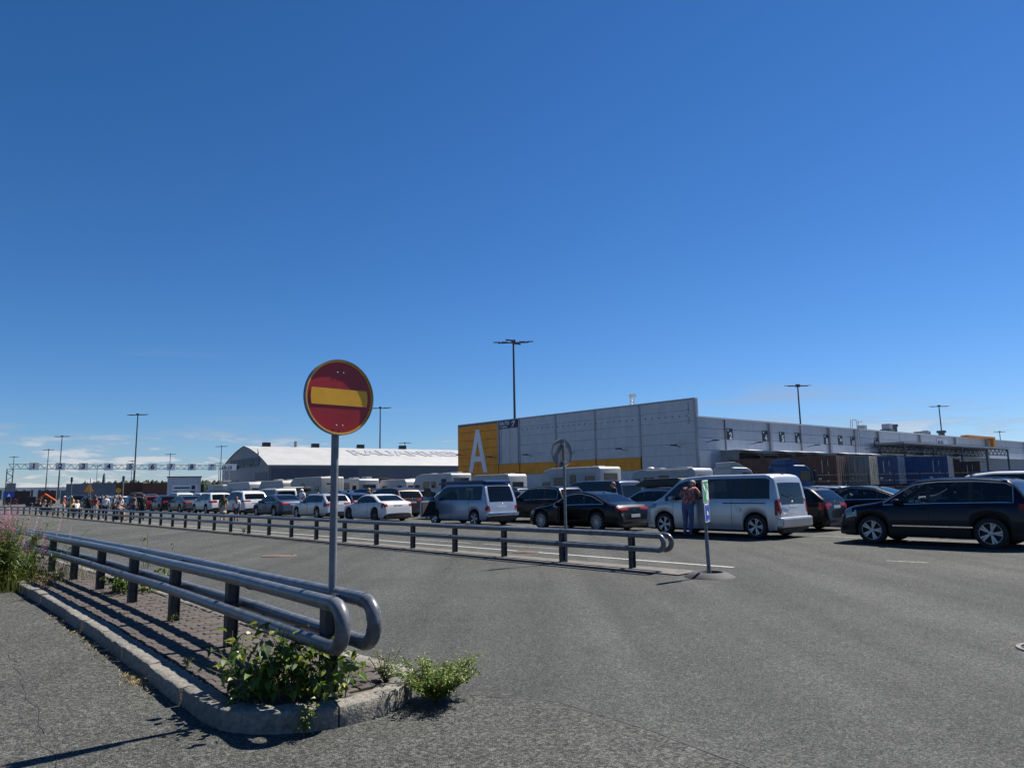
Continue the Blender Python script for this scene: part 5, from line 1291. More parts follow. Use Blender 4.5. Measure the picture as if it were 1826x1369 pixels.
HATCH = car_type(4.28, 1.79, 2.63, 0.87, 0.32, gc=0.15,
    top=[(0, 0.42), (0.03, 0.68), (0.08, 0.98), (0.13, 1.04), (0.36, 1.32), (0.50, 1.42), (1.2, 1.475), (1.8, 1.47), (2.3, 1.40), (3.05, 1.0), (3.18, 0.965), (3.85, 0.86), (4.1, 0.74), (4.24, 0.58), (4.28, 0.42)],
    belt=[(0, 0.97), (0.8, 0.985), (2.2, 0.945), (3.1, 0.90), (4.1, 0.75)], win=(0.42, 2.96), pillars=[1.02, 1.98], ws=(2.32, 3.08), rw=(0.13, 0.40),
    tail=dict(z=(0.80, 0.98), y=0.48, s=0.24), head=dict(z=(0.60, 0.74), y=0.45, s=0.5), door_s=[0.98, 1.98, 2.92], spokes=5, rearplate=(0.5, 0.62), smooth=0.09)
BIGSUV = car_type(4.92, 1.97, 3.0, 0.88, 0.38, gc=0.21,
    top=[(0, 0.52), (0.03, 0.80), (0.09, 1.08), (0.16, 1.15), (0.46, 1.54), (0.60, 1.66), (1.3, 1.745), (2.2, 1.75), (2.85, 1.68), (3.62, 1.18), (3.76, 1.14), (4.45, 1.05), (4.75, 0.93), (4.88, 0.75), (4.92, 0.52)],
    belt=[(0, 1.08), (0.8, 1.10), (2.2, 1.08), (3.6, 1.04), (4.8, 0.92)], win=(0.50, 3.52), pillars=[1.35, 2.40], ws=(2.90, 3.64), rw=(0.15, 0.46),
    tail=dict(z=(0.98, 1.07), y=0.34, s=0.30), head=dict(z=(0.84, 0.96), y=0.5, s=0.4), clad=True, door_s=[1.2, 2.40, 3.46], spokes=5, rails=True, rearplate=(0.5, 0.86), smooth=0.10)
SKODA = WAGON
# ------------------------------------------------------------------ first lane, from the right edge of the photograph leftwards
c = car(SUV, 'dark navy SUV with chrome side trim at the right edge', 0.0, 0.0, 'navy')
obj('side_moulding', MB().bbox(-0.945, -0.925, 0.35, 2.15, 0.47, 0.50).mesh('side_moulding'), c, 'chrome')
obj('sun_shade', MB().add([(-0.2, 1.75, 1.12), (-0.7, 1.85, 1.1), (-0.6, 1.5, 1.35)], [(0, 1, 2)]).mesh('sun_shade'), c, 'sign_white')
van = car(MPV, 'silver people carrier with a man leaning at its front window', 6.0, 0.0, 'silver', cat='van', name='parked_van')
obj('sliding_rail', MB().bbox(-0.968, -0.952, -0.35, 1.05, 1.02, 1.045).mesh('sliding_rail'), van, 'trim')
obj('fuel_flap', MB().lathe([(0, 0), (0.085, 0), (0.085, 0.006), (0, 0.006)], 16, 'x', (-0.968, 0.52, 0.83)).mesh('fuel_flap'), van, 'paint_silver')
obj('bumper', MB().box((0, -0.755, 0.47), (1.87, 0.24, 0.30)).mesh('bumper', bevel=0.06), van, 'paint_silver')
obj('wiper', MB().tube([(0.0, -0.80, 1.22), (-0.42, -0.785, 1.30)], 0.012, 5).mesh('wiper'), van, 'trim')
cp = car(COUPE, 'black coupe with multi-spoke wheels and its driver door ajar', 12.25, 0.0, 'black')
def open_door(par, hinge_y, hinge_x, length, z0, z1, ang, paintm, zw=None):
    d_ = obj('open_door', MB().bbox(-0.05, 0.03, -length, 0.0, z0, z1).mesh('open_door', bevel=0.03), par, paintm, loc=(hinge_x, hinge_y, 0), rot=(0, 0, ang))
    obj('door_trim', MB().bbox(0.031, 0.05, -length + 0.06, -0.06, z0 + 0.06, z1 - 0.03).mesh('door_trim', bevel=0.01), d_, 'seat')
    if zw:
        fr_ = MB().tube([(0, -length + 0.06, z1), (0.10, -length + 0.16, zw - 0.02), (0.11, -length * 0.55, zw), (0.03, -0.04, z1)], 0.02, 5)
        obj('window_frame', fr_.mesh('window_frame'), d_, 'trim')
        obj('window_pane', MB().add([(0, -length + 0.07, z1), (0.10, -length + 0.17, zw - 0.03), (0.11, -length * 0.55, zw - 0.01), (0.03, -0.06, z1)], [(0, 1, 2, 3)]).mesh('window_pane'), d_, 'glass_car')
    return d_
open_door(cp, 2.15, -0.90, 1.25, 0.30, 0.90, R(-38), 'paint_black')
t4 = car(T4, 'pale blue camper van with pop-up roof and driver door open', 19.3, 0.0, 'paleblue', cat='van', name='camper_van')
obj('pop_up_roof', MB().prism([(-0.62, 1.84), (-0.60, 1.93), (-0.35, 1.97), (2.2, 1.95), (2.75, 1.88), (2.9, 1.80)], -0.74, 0.74, axes='yz').mesh('pop_up_roof', bevel=0.04), t4, 'paint_blue')
obj('bumper', MB().box((0, -0.92, 0.50), (1.80, 0.12, 0.14)).mesh('bumper', bevel=0.04), t4, 'chrome')
obj('curtain', MB().bbox(-0.80, -0.78, 0.15, 0.65, 1.15, 1.62).mesh('curtain'), t4, 'seat_beige'); obj('curtain', MB().bbox(-0.78, -0.77, 1.2, 1.4, 1.15, 1.62).mesh('curtain'), t4, 'seat_beige')
open_door(t4, 2.85, -0.90, 1.05, 0.36, 1.08, R(-74), 'paint_paleblue', 1.68)
car(M2C, 'white sporty coupe with black wheels', 27.55, 0.0, 'white')
car(WAGON, 'silver estate car partly behind the no-entry post', 34.0, 0.0, 'silver')
car(SEDAN, 'dark blue-grey saloon between silver estate and white SUV', 40.0, 0.0, 'slateblue')
car(BIGSUV, 'large white electric SUV beside the two walking girls', 46.2, 0.0, 'white')
car(SUV, 'white SUV just left of the walking woman', 52.6, 0.0, 'white')
car(SEDAN, 'grey saloon left of the white SUV', 58.9, 0.0, 'grey')
car(HATCH, 'black hatchback between the grey and the red car', 64.6, 0.0, 'graphite', rimmat='alloy_dark')
car(HATCH, 'dark red hatchback far down the first lane', 69.8, 0.0, 'red')
hb = car(HATCH, 'grey hatchback with a black roof box far down the first lane', 75.0, 0.0, 'grey')
def roof_box(par, y0, y1, z, w=0.8, x=0.0, mat='black'):
    b = obj('roof_box', MB().prism([(y0, z + 0.05), (y0 + 0.03, z + 0.30), (y0 + 0.4, z + 0.40), (y1 - 0.6, z + 0.37), (y1 - 0.05, z + 0.16), (y1, z + 0.08), (y1 - 0.2, z + 0.04)], x - w / 2, x + w / 2, axes='yz').mesh('roof_box', bevel=0.06, smooth=True), par, mat)
    for yy in (y0 + 0.5, y1 - 0.7): obj('carrier_bar', MB().box((0, yy, z + 0.02), (1.2, 0.06, 0.05)).mesh('carrier_bar'), par, 'trim')
    return b
roof_box(hb, -0.2, 1.7, 1.46)
car(WAGON, 'white estate at the head of the first lane behind the crowd', 81.5, 0.0, 'white')
car(SEDAN, 'pale saloon behind the man in the white T-shirt', 90.0, 0.6, 'pearl')
# ------------------------------------------------------------------ second lane
wb_ = car(BIGSUV, 'white SUV with roof rails behind the navy SUV at the right edge', -0.3, 3.9, 'white'); wb_.scale = (1.0, 1.0, 1.05)
car(WAGON, 'black estate car behind the silver people carrier', 6.7, 3.9, 'graphite')
rb2 = car(HATCH, 'silver hatchback carrying a long black roof box between coupe and people carrier', 11.8, 3.7, 'silver')
roof_box(rb2, -0.55, 1.95, 1.50, 0.85)
car(SUV, 'dark graphite SUV behind the black coupe bonnet', 18.3, 3.6, 'graphite')
car(BIGSUV, 'dark brown SUV behind the white sporty coupe', 31.6, 3.5, 'brown')
car(HATCH, 'dark hatchback behind the silver estate', 37.0, 3.5, 'blue')
car(WAGON, 'dark estate in the second lane behind the blue-grey saloon', 43.0, 3.5, 'graphite')
ov = car(MPV, 'white van with its tailgate raised behind the white electric SUV', 49.0, 3.7, 'white', cat='van', name='parked_van', skip=('rear_window',))
tg = obj('tailgate', MB().prism([(0, 0), (-1.25, 0.08), (-1.27, 0.02), (0, -0.06)], -0.82, 0.82, axes='yz').mesh('tailgate', bevel=0.02), ov, 'paint_white', loc=(0, -0.62, 1.90))
obj('tailgate_window', MB().box((0, -0.45, -0.005), (1.3, 0.6, 0.02)).mesh('tailgate_window'), tg, 'glass_dark')
obj('luggage', MB().bbox(-0.6, -0.1, -0.5, 0.2, 0.8, 1.35).bbox(0.05, 0.5, -0.4, 0.1, 0.8, 1.2).mesh('luggage', bevel=0.03), ov, 'seat_beige')
car(WAGON, 'dark estate with white roof edge in the second lane', 56.5, 3.6, 'darkgrey')
car(SUV, 'white SUV in the second lane behind the black hatchback', 66.0, 3.7, 'white')
car(BIGSUV, 'white SUV in the second lane behind the red hatchback', 73.0, 3.7, 'pearl')
car(HATCH, 'dark car at the far end of the second lane', 80.5, 3.7, 'blue')
car(WAGON, 'red estate at the far end of the second lane', 87.5, 3.7, 'red')
# ------------------------------------------------------------------ third and fourth lanes
car(SEDAN, 'black saloon with sloping rear window behind the black estate', 5.1, 7.4, 'black')
kv = car(MPV, 'slate blue van behind the black coupe with a red-haired person beside it', 17.9, 7.4, 'slateblue', cat='van', name='parked_van')
car(WAGON, 'silver estate roof visible behind the black saloon', 8.7, 11.0, 'silver')
car(SUV, 'dark SUV in the third lane behind the brown SUV', 36.0, 7.4, 'black')
car(SUV, 'dark blue SUV in the third lane behind the open white van', 46.0, 7.6, 'blue')
s3 = car(SUV, 'dark SUV with roof box in the third lane', 52.5, 7.6, 'black'); roof_box(s3, 0.2, 2.2, 1.66)
for i, (t_, o_) in enumerate(((67.5, 8.0), (75.0, 8.2))):
    car(MPV, ('black van behind the white SUV, right one of two', 'black van left of the other black van')[i], t_, o_, 'black', cat='van', name='parked_van')
car(SUV, 'navy SUV in the third lane behind the grey saloon', 61.0, 7.6, 'navy')
car(SUV, 'dark SUV far off at the left in the third lane', 84.0, 7.6, 'slateblue')
car(BIGSUV, 'dark SUV far off at the left in the fourth lane', 91.0, 11.2, 'darkgrey')
car(HATCH, 'grey hatchback in the fourth lane behind the caravans', 44.0, 11.4, 'grey')
# more of the dark mass of waiting cars further back
for (ct_, lab, t_, o_, cl_) in (
    (SUV, 'black SUV between the graphite SUV and the brown SUV in the second lane', 25.2, 3.6, 'black'),
    (WAGON, 'dark grey estate behind the pale blue camper van in the third lane', 25.0, 7.3, 'darkgrey'),
    (SEDAN, 'navy saloon in the third lane behind the white sporty coupe', 30.5, 7.4, 'navy'),
    (BIGSUV, 'black large SUV in the third lane behind the silver estate', 41.2, 7.4, 'black'),
    (WAGON, 'dark estate in the fourth lane left of the slate blue van', 24.0, 11.0, 'graphite'),
    (SUV, 'navy SUV in the fourth lane behind the navy saloon', 31.5, 11.0, 'navy'),
    (HATCH, 'black hatchback in the fourth lane near the no-entry post', 38.0, 11.0, 'black'),
    (SUV, 'graphite SUV in the fifth lane behind the caravans', 33.0, 14.4, 'graphite'),
    (SEDAN, 'black saloon in the fourth lane far to the left', 62.0, 14.6, 'black'),
    (SUV, 'blue SUV in the fourth lane behind the crowd', 82.0, 11.2, 'blue'),
    (WAGON, 'graphite estate in the first lane behind the seated people', 97.0, 0.4, 'graphite'),
    (HATCH, 'blue hatchback in the second lane behind the crowd', 94.0, 3.8, 'blue'),
    (SUV, 'black SUV in the second lane behind the red-shirted man', 101.0, 3.8, 'black'),
    (WAGON, 'brown estate in the third lane behind the crowd', 91.0, 7.6, 'brown'),
    (SUV, 'dark grey SUV in the third lane near the gantry leg', 99.0, 7.6, 'darkgrey'),
    (MPV, 'dark blue van in the fifth lane behind the warning triangle', 96.0, 15.0, 'blue'),
    (SEDAN, 'red saloon in the fourth lane near the gantry', 98.5, 11.2, 'red'),
    (SUV, 'black SUV at the far left end of the first lane', 104.5, 0.2, 'black')):
    car(ct_, lab, t_, o_, cl_)
# ------------------------------------------------------------------ motorhomes, caravans
def camper(label, t, o, prof, W_, wheels, mat, side_w=(), rear_w=None, cabwin=None, wr=0.33, band=None, extras=(), name='motorhome', cat='motorhome', ws_poly=None, door=None, rear_mat=None, roofs=((1.5, 0.5, 0.5, 0.12),)):
    """prof: side outline (s,z) from the rear bottom, clockwise; extruded over the width"""
    p = LB + U * t + VV * (o + W_ / 2)
    th = thing(name, label, cat, p, R(42), 'motorhomes and caravans in the far lanes')
    obj('body', MB().prism(prof, -W_ / 2, W_ / 2, axes='yz').mesh('body', bevel=0.09, seg=3, smooth=True), th, mat)
    xl = -W_ / 2
    for sx in (1, -1):
        for (a, b_, z0, z1) in side_w:
            f = obj('side_window', MB().bbox(sx * (W_ / 2 + 0.022), sx * (W_ / 2 - 0.01), a, b_, z0, z1).mesh('side_window', bevel=0.02), th, 'glass_acrylic')
            obj('window_frame', MB().tube([(sx * (W_ / 2 + 0.018), a, z0), (sx * (W_ / 2 + 0.018), b_, z0), (sx * (W_ / 2 + 0.018), b_, z1), (sx * (W_ / 2 + 0.018), a, z1)], 0.018, 5, closed=True).mesh('window_frame'), f, 'trim')
        if cabwin: obj('cab_window', MB().prism(cabwin, sx * (W_ / 2 + 0.012), sx * (W_ / 2 - 0.02), axes='yz').mesh('cab_window'), th, 'glass_car' if False else 'glass_acrylic')
        if band: obj('side_band', MB().prism(band[0], sx * (W_ / 2 + 0.008), sx * (W_ / 2 - 0.02), axes='yz').mesh('side_band'), th, band[1])
    s_r = min(q[0] for q in prof)
    if rear_w:
        (w_, z0, z1) = rear_w; obj('rear_window', MB().bbox(-w_ / 2, w_ / 2, s_r - 0.03, s_r + 0.03, z0, z1).mesh('rear_window', bevel=0.03), th, 'glass_acrylic')
    for sx in (1, -1): obj('tail_light', MB().bbox(sx * (W_ / 2 - 0.22), sx * (W_ / 2 - 0.08), s_r - 0.035, s_r + 0.02, 0.8, 1.15).mesh('tail_light', bevel=0.015), th, 'tail_red')
    obj('number_plate', MB().bbox(-0.26, 0.26, s_r - 0.03, s_r + 0.02, 0.62, 0.74).mesh('number_plate'), th, 'plate')
    if ws_poly: obj('windshield', MB().prism(ws_poly, -W_ / 2 + 0.12, W_ / 2 - 0.12, axes='yz').mesh('windshield'), th, 'glass_acrylic')
    if door: obj('door', MB().bbox(W_ / 2 - 0.01, W_ / 2 + 0.03, *door).mesh('door', bevel=0.01), th, mat)
    ztop = max(q[1] for q in prof)
    for (a, x, l, h) in roofs: obj('roof_hatch', MB().box((x, a, ztop + h / 2 - 0.03), (0.6, l * 1.3, h)).mesh('roof_hatch', bevel=0.03), th, 'camper_white')
    for a in wheels:
        for sx in (1, -1):
            w2 = obj('wheel', HATCH['tyre'], th, 'tyre', loc=(sx * (W_ / 2 - 0.16), a, 0.32)); w2.rotation_euler = (0, 0, 0 if sx > 0 else math.pi); obj('rim', HATCH['rim'], w2, 'galv')
    for nm, mbx, mt in extras: obj(nm, mbx.mesh(nm, bevel=0.03), th, mt)
    return th
def semi(L_, H, cab=True):
    return [(0, 0.42), (0, H - 0.12), (0.15, H), (L_ - 2.3, H), (L_ - 1.55, H - 0.18), (L_ - 1.15, H - 0.75), (L_ - 0.95, 1.62), (L_ - 0.75, 1.28), (L_ - 0.12, 1.05), (L_, 0.75), (L_, 0.42)]
def cabw(L_, H): return [(L_ - 2.25, 1.28), (L_ - 2.2, H - 0.95), (L_ - 1.45, H - 0.98), (L_ - 1.02, 1.30)]
def vanprof(L_, H): return [(0, 0.42), (0, H - 0.15), (0.14, H), (L_ - 1.9, H), (L_ - 1.35, H - 0.14), (L_ - 0.72, 1.30), (L_ - 0.1, 1.02), (L_, 0.72), (L_, 0.42)]
def caravan(L_, H): return [(0.0, 0.45), (-0.02, 0.9), (0.06, H - 0.25), (0.3, H), (L_ - 0.9, H), (L_ - 0.25, H - 0.7), (L_, 0.95), (L_ - 0.05, 0.45)]
cb1 = [[(2.2, 1.55), (2.2, 2.45), (5.2, 2.45), (5.2, 1.55)], 'camper_grey']
camper('white motorhome with grey side band behind the round sign back', 26.6, 16.6, semi(6.9, 2.95), 2.25, (1.6, 5.6), 'camper_white', side_w=((0.5, 1.3, 1.75, 2.3), (2.2, 2.7, 1.8, 2.4), (3.4, 4.3, 1.75, 2.25)), rear_w=(1.4, 1.85, 2.5), cabwin=cabw(6.9, 2.95), band=[[(0.35, 1.55), (0.35, 2.55), (4.7, 2.55), (4.9, 1.55)], 'camper_grey'], ws_poly=[(5.72, 2.22), (5.98, 1.55), (6.02, 1.55), (5.76, 2.24)])
camper('silver panel-van camper left of the white truck cab', 19.6, 17.2, vanprof(6.0, 2.62), 2.06, (1.1, 4.9), 'camper_grey', side_w=((0.5, 1.3, 1.6, 2.1), (1.9, 2.6, 1.55, 2.2), (3.0, 3.8, 1.6, 2.1)), rear_w=(1.3, 1.6, 2.2), cabwin=[(4.05, 1.3), (4.1, 2.05), (4.6, 2.05), (5.1, 1.3)], roofs=((1.5, 0.2, 0.6, 0.14), (3.2, -0.2, 0.5, 0.12)), name='camper_van', extras=(('awning_case', MB().bbox(-1.1, -1.02, 0.4, 3.6, 2.42, 2.56), 'camper_white'), ('satellite_dome', MB().lathe([(0.28, 2.62), (0.26, 2.72), (0.14, 2.8), (0.0, 2.82)], 12, 'z', (0, 4.0, 0)), 'camper_white')))
camper('white high-roofed van behind the pale blue camper van', 37.4, 18.0, vanprof(6.0, 2.72), 2.04, (1.1, 4.9), 'camper_white', side_w=((0.5, 1.2, 1.6, 2.1),), rear_w=(1.2, 1.6, 2.1), cabwin=[(4.05, 1.3), (4.1, 2.05), (4.6, 2.05), (5.1, 1.3)], name='camper_van')
camper('cream motorhome with three side windows left of the giant A', 45.2, 18.2, semi(7.0, 3.0), 2.3, (1.7, 5.7), 'camper_white', side_w=((0.7, 1.4, 1.5, 2.5), (2.3, 2.9, 1.75, 2.3), (3.3, 4.2, 1.75, 2.3)), rear_w=(1.7, 1.95, 2.6), cabwin=cabw(7.0, 3.0), roofs=((0.8, 0.0, 0.9, 0.16), (2.6, 0.4, 0.5, 0.12), (4.2, 0, 0.4, 0.12)))
camper('white caravan with dark rear window left of the cream motorhome', 52.3, 18.2, caravan(5.4, 2.62), 2.2, (2.4,), 'camper_white', side_w=((0.7, 1.4, 1.5, 2.0), (3.3, 4.2, 1.45, 2.0)), rear_w=(1.7, 1.45, 2.05), name='caravan', cat='caravan', band=[[(0.1, 1.0), (0.1, 1.35), (4.9, 1.35), (5.1, 1.0)], 'camper_grey'])
camper('motorhome with slanted blue stripe just right of the no-entry post', 56.2, 15.4, semi(6.8, 2.75), 2.25, (1.6, 5.5), 'camper_white', side_w=((0.5, 1.2, 1.6, 2.1),), rear_w=(1.5, 1.7, 2.2), cabwin=cabw(6.8, 2.75), band=[[(1.6, 1.2), (1.9, 2.4), (3.8, 2.4), (4.2, 1.2)], 'paint_slateblue'], roofs=((0.8, 0.2, 0.7, 0.22), (3.0, 0, 0.8, 0.2)))
camper('tall white motorhome with ladder at its rear, left of the no-entry post', 54.6, 10.6, [(0, 0.42), (0, 2.82), (0.1, 2.92), (5.4, 2.92), (6.3, 2.55), (6.35, 2.2), (5.5, 1.9), (5.9, 1.3), (6.6, 1.05), (6.7, 0.42)], 2.3, (1.4, 5.3), 'camper_cream', side_w=((0.4, 1.0, 1.55, 2.05), (3.3, 3.9, 1.9, 2.35)), cabwin=[(4.6, 1.25), (4.65, 1.85), (5.35, 1.85), (5.75, 1.3)], extras=(('ladder', MB().tube([(0.62, -0.07, 1.0), (0.55, -0.07, 2.9)], 0.02, 5).tube([(0.95, -0.07, 1.0), (0.88, -0.07, 2.9)], 0.02, 5), 'galv'),), rear_w=(1.2, 2.2, 2.35))
camper('white caravan with rounded front, second from the no-entry post', 62.6, 10.6, caravan(6.2, 2.75), 2.25, (2.6,), 'camper_cream', side_w=((0.6, 1.3, 1.5, 2.0), (4.2, 5.0, 1.5, 2.05)), rear_w=(1.6, 1.5, 2.1), name='caravan', cat='caravan', roofs=((1.5, 0.3, 0.6, 0.14), (3.5, 0, 0.8, 0.2)))
camper('long white caravan behind the open white van', 71.0, 10.6, caravan(7.2, 2.75), 2.25, (2.8,), 'camper_white', side_w=((0.6, 1.3, 1.5, 2.0), (5.0, 6.0, 1.5, 2.05)), rear_w=(1.6, 1.5, 2.1), name='caravan', cat='caravan')
ach = camper('white motorhome with raised roof dish below the hall gable', 84.0, 12.5, semi(6.6, 2.65), 2.25, (1.6, 5.3), 'camper_white', side_w=((0.8, 1.5, 1.4, 2.0), (2.6, 3.1, 1.5, 2.1), (3.6, 4.4, 1.5, 2.0)), rear_w=(1.5, 1.6, 2.1), cabwin=cabw(6.6, 2.65), extras=(('awning_case', MB().bbox(-1.3, -1.14, -0.3, 3.0, 2.4, 2.62), 'camper_white'), ('roof_dish', MB().bbox(-0.5, 0.5, 1.6, 2.9, 3.05, 3.15).bbox(-0.05, 0.05, 2.0, 2.1, 2.6, 3.1), 'camper_white')))
# ------------------------------------------------------------------ truck cabs
def truck(label, x, y, H, mat, rz, fair=True):
    th = thing('truck_cab', label, 'truck', (x, y, 0), rz, 'truck tractors waiting by the docks')
    obj('cab', MB().prism([(0, 0.9), (0, H - 0.55), (0.15, H - 0.45), (1.7, H - 0.5), (2.1, H - 0.75), (2.3, 2.3), (2.35, 1.6), (2.38, 0.6), (0.8, 0.6)], -1.22, 1.22, axes='yz').mesh('cab', bevel=0.1, seg=3, smooth=True), th, mat)
    obj('wind_deflector', MB().prism([(0.1, H - 0.5), (0.12, H - 0.02), (0.5, H), (1.1, H - 0.18), (1.7, H - 0.48)], -1.1, 1.1, axes='yz').mesh('wind_deflector', bevel=0.06, smooth=True), th, mat)
    obj('windshield', MB().prism([(2.27, 2.65), (2.35, 1.85), (2.38, 1.85), (2.30, 2.65)], -1.05, 1.05, axes='yz').mesh('windshield'), th, 'glass_acrylic')
    obj('sun_visor', MB().prism([(2.1, H - 0.72), (2.5, H - 0.92), (2.5, H - 0.98), (2.1, H - 0.82)], -1.15, 1.15, axes='yz').mesh('sun_visor'), th, 'trim')
    for sx in (1, -1):
        obj('side_window', MB().prism([(1.2, 1.85), (1.2, 2.55), (2.05, 2.5), (2.15, 1.85)], sx * 1.235, sx * 1.2, axes='yz').mesh('side_window'), th, 'glass_acrylic')
        obj('mirror', MB().bbox(sx * 1.3, sx * 1.5, 2.25, 2.4, 1.75, 2.55).mesh('mirror', bevel=0.04), th, 'trim')
        for yy in (1.4, -2.4): obj('wheel', MB().lathe([(0.0, -0.14), (0.5, -0.14), (0.52, 0), (0.5, 0.14), (0, 0.14)], 20, 'x', (sx * 1.05, yy, 0.52)).mesh('wheel', smooth=True), th, 'tyre')
    obj('chassis', MB().bbox(-0.45, 0.45, -3.4, 1.5, 0.7, 0.98).mesh('chassis'), th, 'trim')
    return th
truck('white truck cab beyond the roof of the silver people carrier', 17.6, 60.5, 3.45, 'camper_white', R(-72))
truck('blue truck cab with roof deflector in front of the brown container', 20.6, 56.0, 3.45, 'paint_truckblue', R(-78))
# ------------------------------------------------------------------ people
pm('skin', (0.42, 0.24, 0.17), 0.6, var=0.1, scale=20); pm('skin_tan', (0.33, 0.18, 0.12), 0.6, var=0.1, scale=20)
for nm, c_ in dict(denim=(0.06, 0.10, 0.20), black=(0.012, 0.012, 0.014), navy=(0.015, 0.02, 0.05), white=(0.70, 0.71, 0.73), red=(0.34, 0.03, 0.035), grey=(0.12, 0.12, 0.13), beige=(0.40, 0.34, 0.25), olive=(0.10, 0.085, 0.045), yellow=(0.45, 0.32, 0.04), brown=(0.07, 0.05, 0.04)).items():
    pm('cloth_' + nm, c_, 0.9, var=0.2, scale=14, bump=0.3, bscale=40)
for nm, c_ in dict(dark=(0.018, 0.013, 0.010), grey=(0.20, 0.19, 0.18), ginger=(0.20, 0.07, 0.025), blond=(0.36, 0.23, 0.10), brown=(0.055, 0.032, 0.018)).items():
    pm('hair_' + nm, c_, 0.6, var=0.3, scale=60, bump=0.5, bscale=120)
pm('shoe', (0.03, 0.03, 0.032), 0.6, var=0.2)
# red shirt with a small pale print
m, nt, p = nt_new('cloth_print'); N = nt.nodes
t_ = N.new('ShaderNodeTexCoord'); vo = N.new('ShaderNodeTexVoronoi'); vo.inputs['Scale'].default_value = 26; link(nt, t_.outputs['Object'], vo.inputs['Vector'])
sp_ = N.new('ShaderNodeSeparateColor'); link(nt, vo.outputs['Color'], sp_.inputs[0])
cr_n = N.new('ShaderNodeValToRGB'); link(nt, sp_.outputs[0], cr_n.inputs[0]); e_ = cr_n.color_ramp.elements; e_[0].color = (0.16, 0.025, 0.025, 1); e_[1].color = (0.42, 0.24, 0.20, 1); e_[1].position = 0.9; cr_n.color_ramp.elements.new(0.55).color = (0.25, 0.06, 0.05, 1)
link(nt, cr_n.outputs[0], p.inputs['Base Color']); p.inputs['Roughness'].default_value = 0.9; M['cloth_print'] = m

STAND = dict(pelvis=(0, 0, .53), spine=(0, .0, .625), chest=(0, .005, .735), neck=(0, .008, .835), headb=(0, .02, .872), headm=(0, .026, .915), headt=(0, .018, .962),
             shR=(.108, 0, .80), elR=(.135, -.015, .635), wrR=(.138, .03, .495), haR=(.135, .045, .452), hipR=(.055, 0, .505), knR=(.06, .012, .285), anR=(.06, -.012, .045), toR=(.068, .085, .018))
def mirror_pose(d):
    o = dict(d)
    for k in list(d):
        if k.endswith('R'): o.setdefault(k[:-1] + 'L', (-d[k][0], d[k][1], d[k][2]))
    return o
def pose(**kw):
    d = dict(STAND); d.update(kw); return mirror_pose(d)
RAD = dict(pelvis=(.078, .062), spine=(.070, .055), chest=(.086, .062), neck=(.030, .030), headb=(.040, .046), headm=(.046, .058), headt=(.036, .044), sh=(.036, .036), el=(.025, .025), wr=(.016, .018), ha=(.014, .022), hip=(.056, .058), kn=(.035, .037), an=(.022, .025), to=(.020, .017))
BONES = [('pelvis', 'spine', 'top'), ('spine', 'chest', 'top'), ('chest', 'neck', 'top'), ('neck', 'headb', 'skin'), ('headb', 'headm', 'skin'), ('headm', 'headt', 'skin')]
for s in 'RL': BONES += [('chest', 'sh' + s, 'top'), ('sh' + s, 'el' + s, 'sleeve'), ('el' + s, 'wr' + s, 'fore'), ('wr' + s, 'ha' + s, 'skin'), ('pelvis', 'hip' + s, 'legs'), ('hip' + s, 'kn' + s, 'thigh'), ('kn' + s, 'an' + s, 'shin'), ('an' + s, 'to' + s, 'shoe')]
PCOUNT = [0]
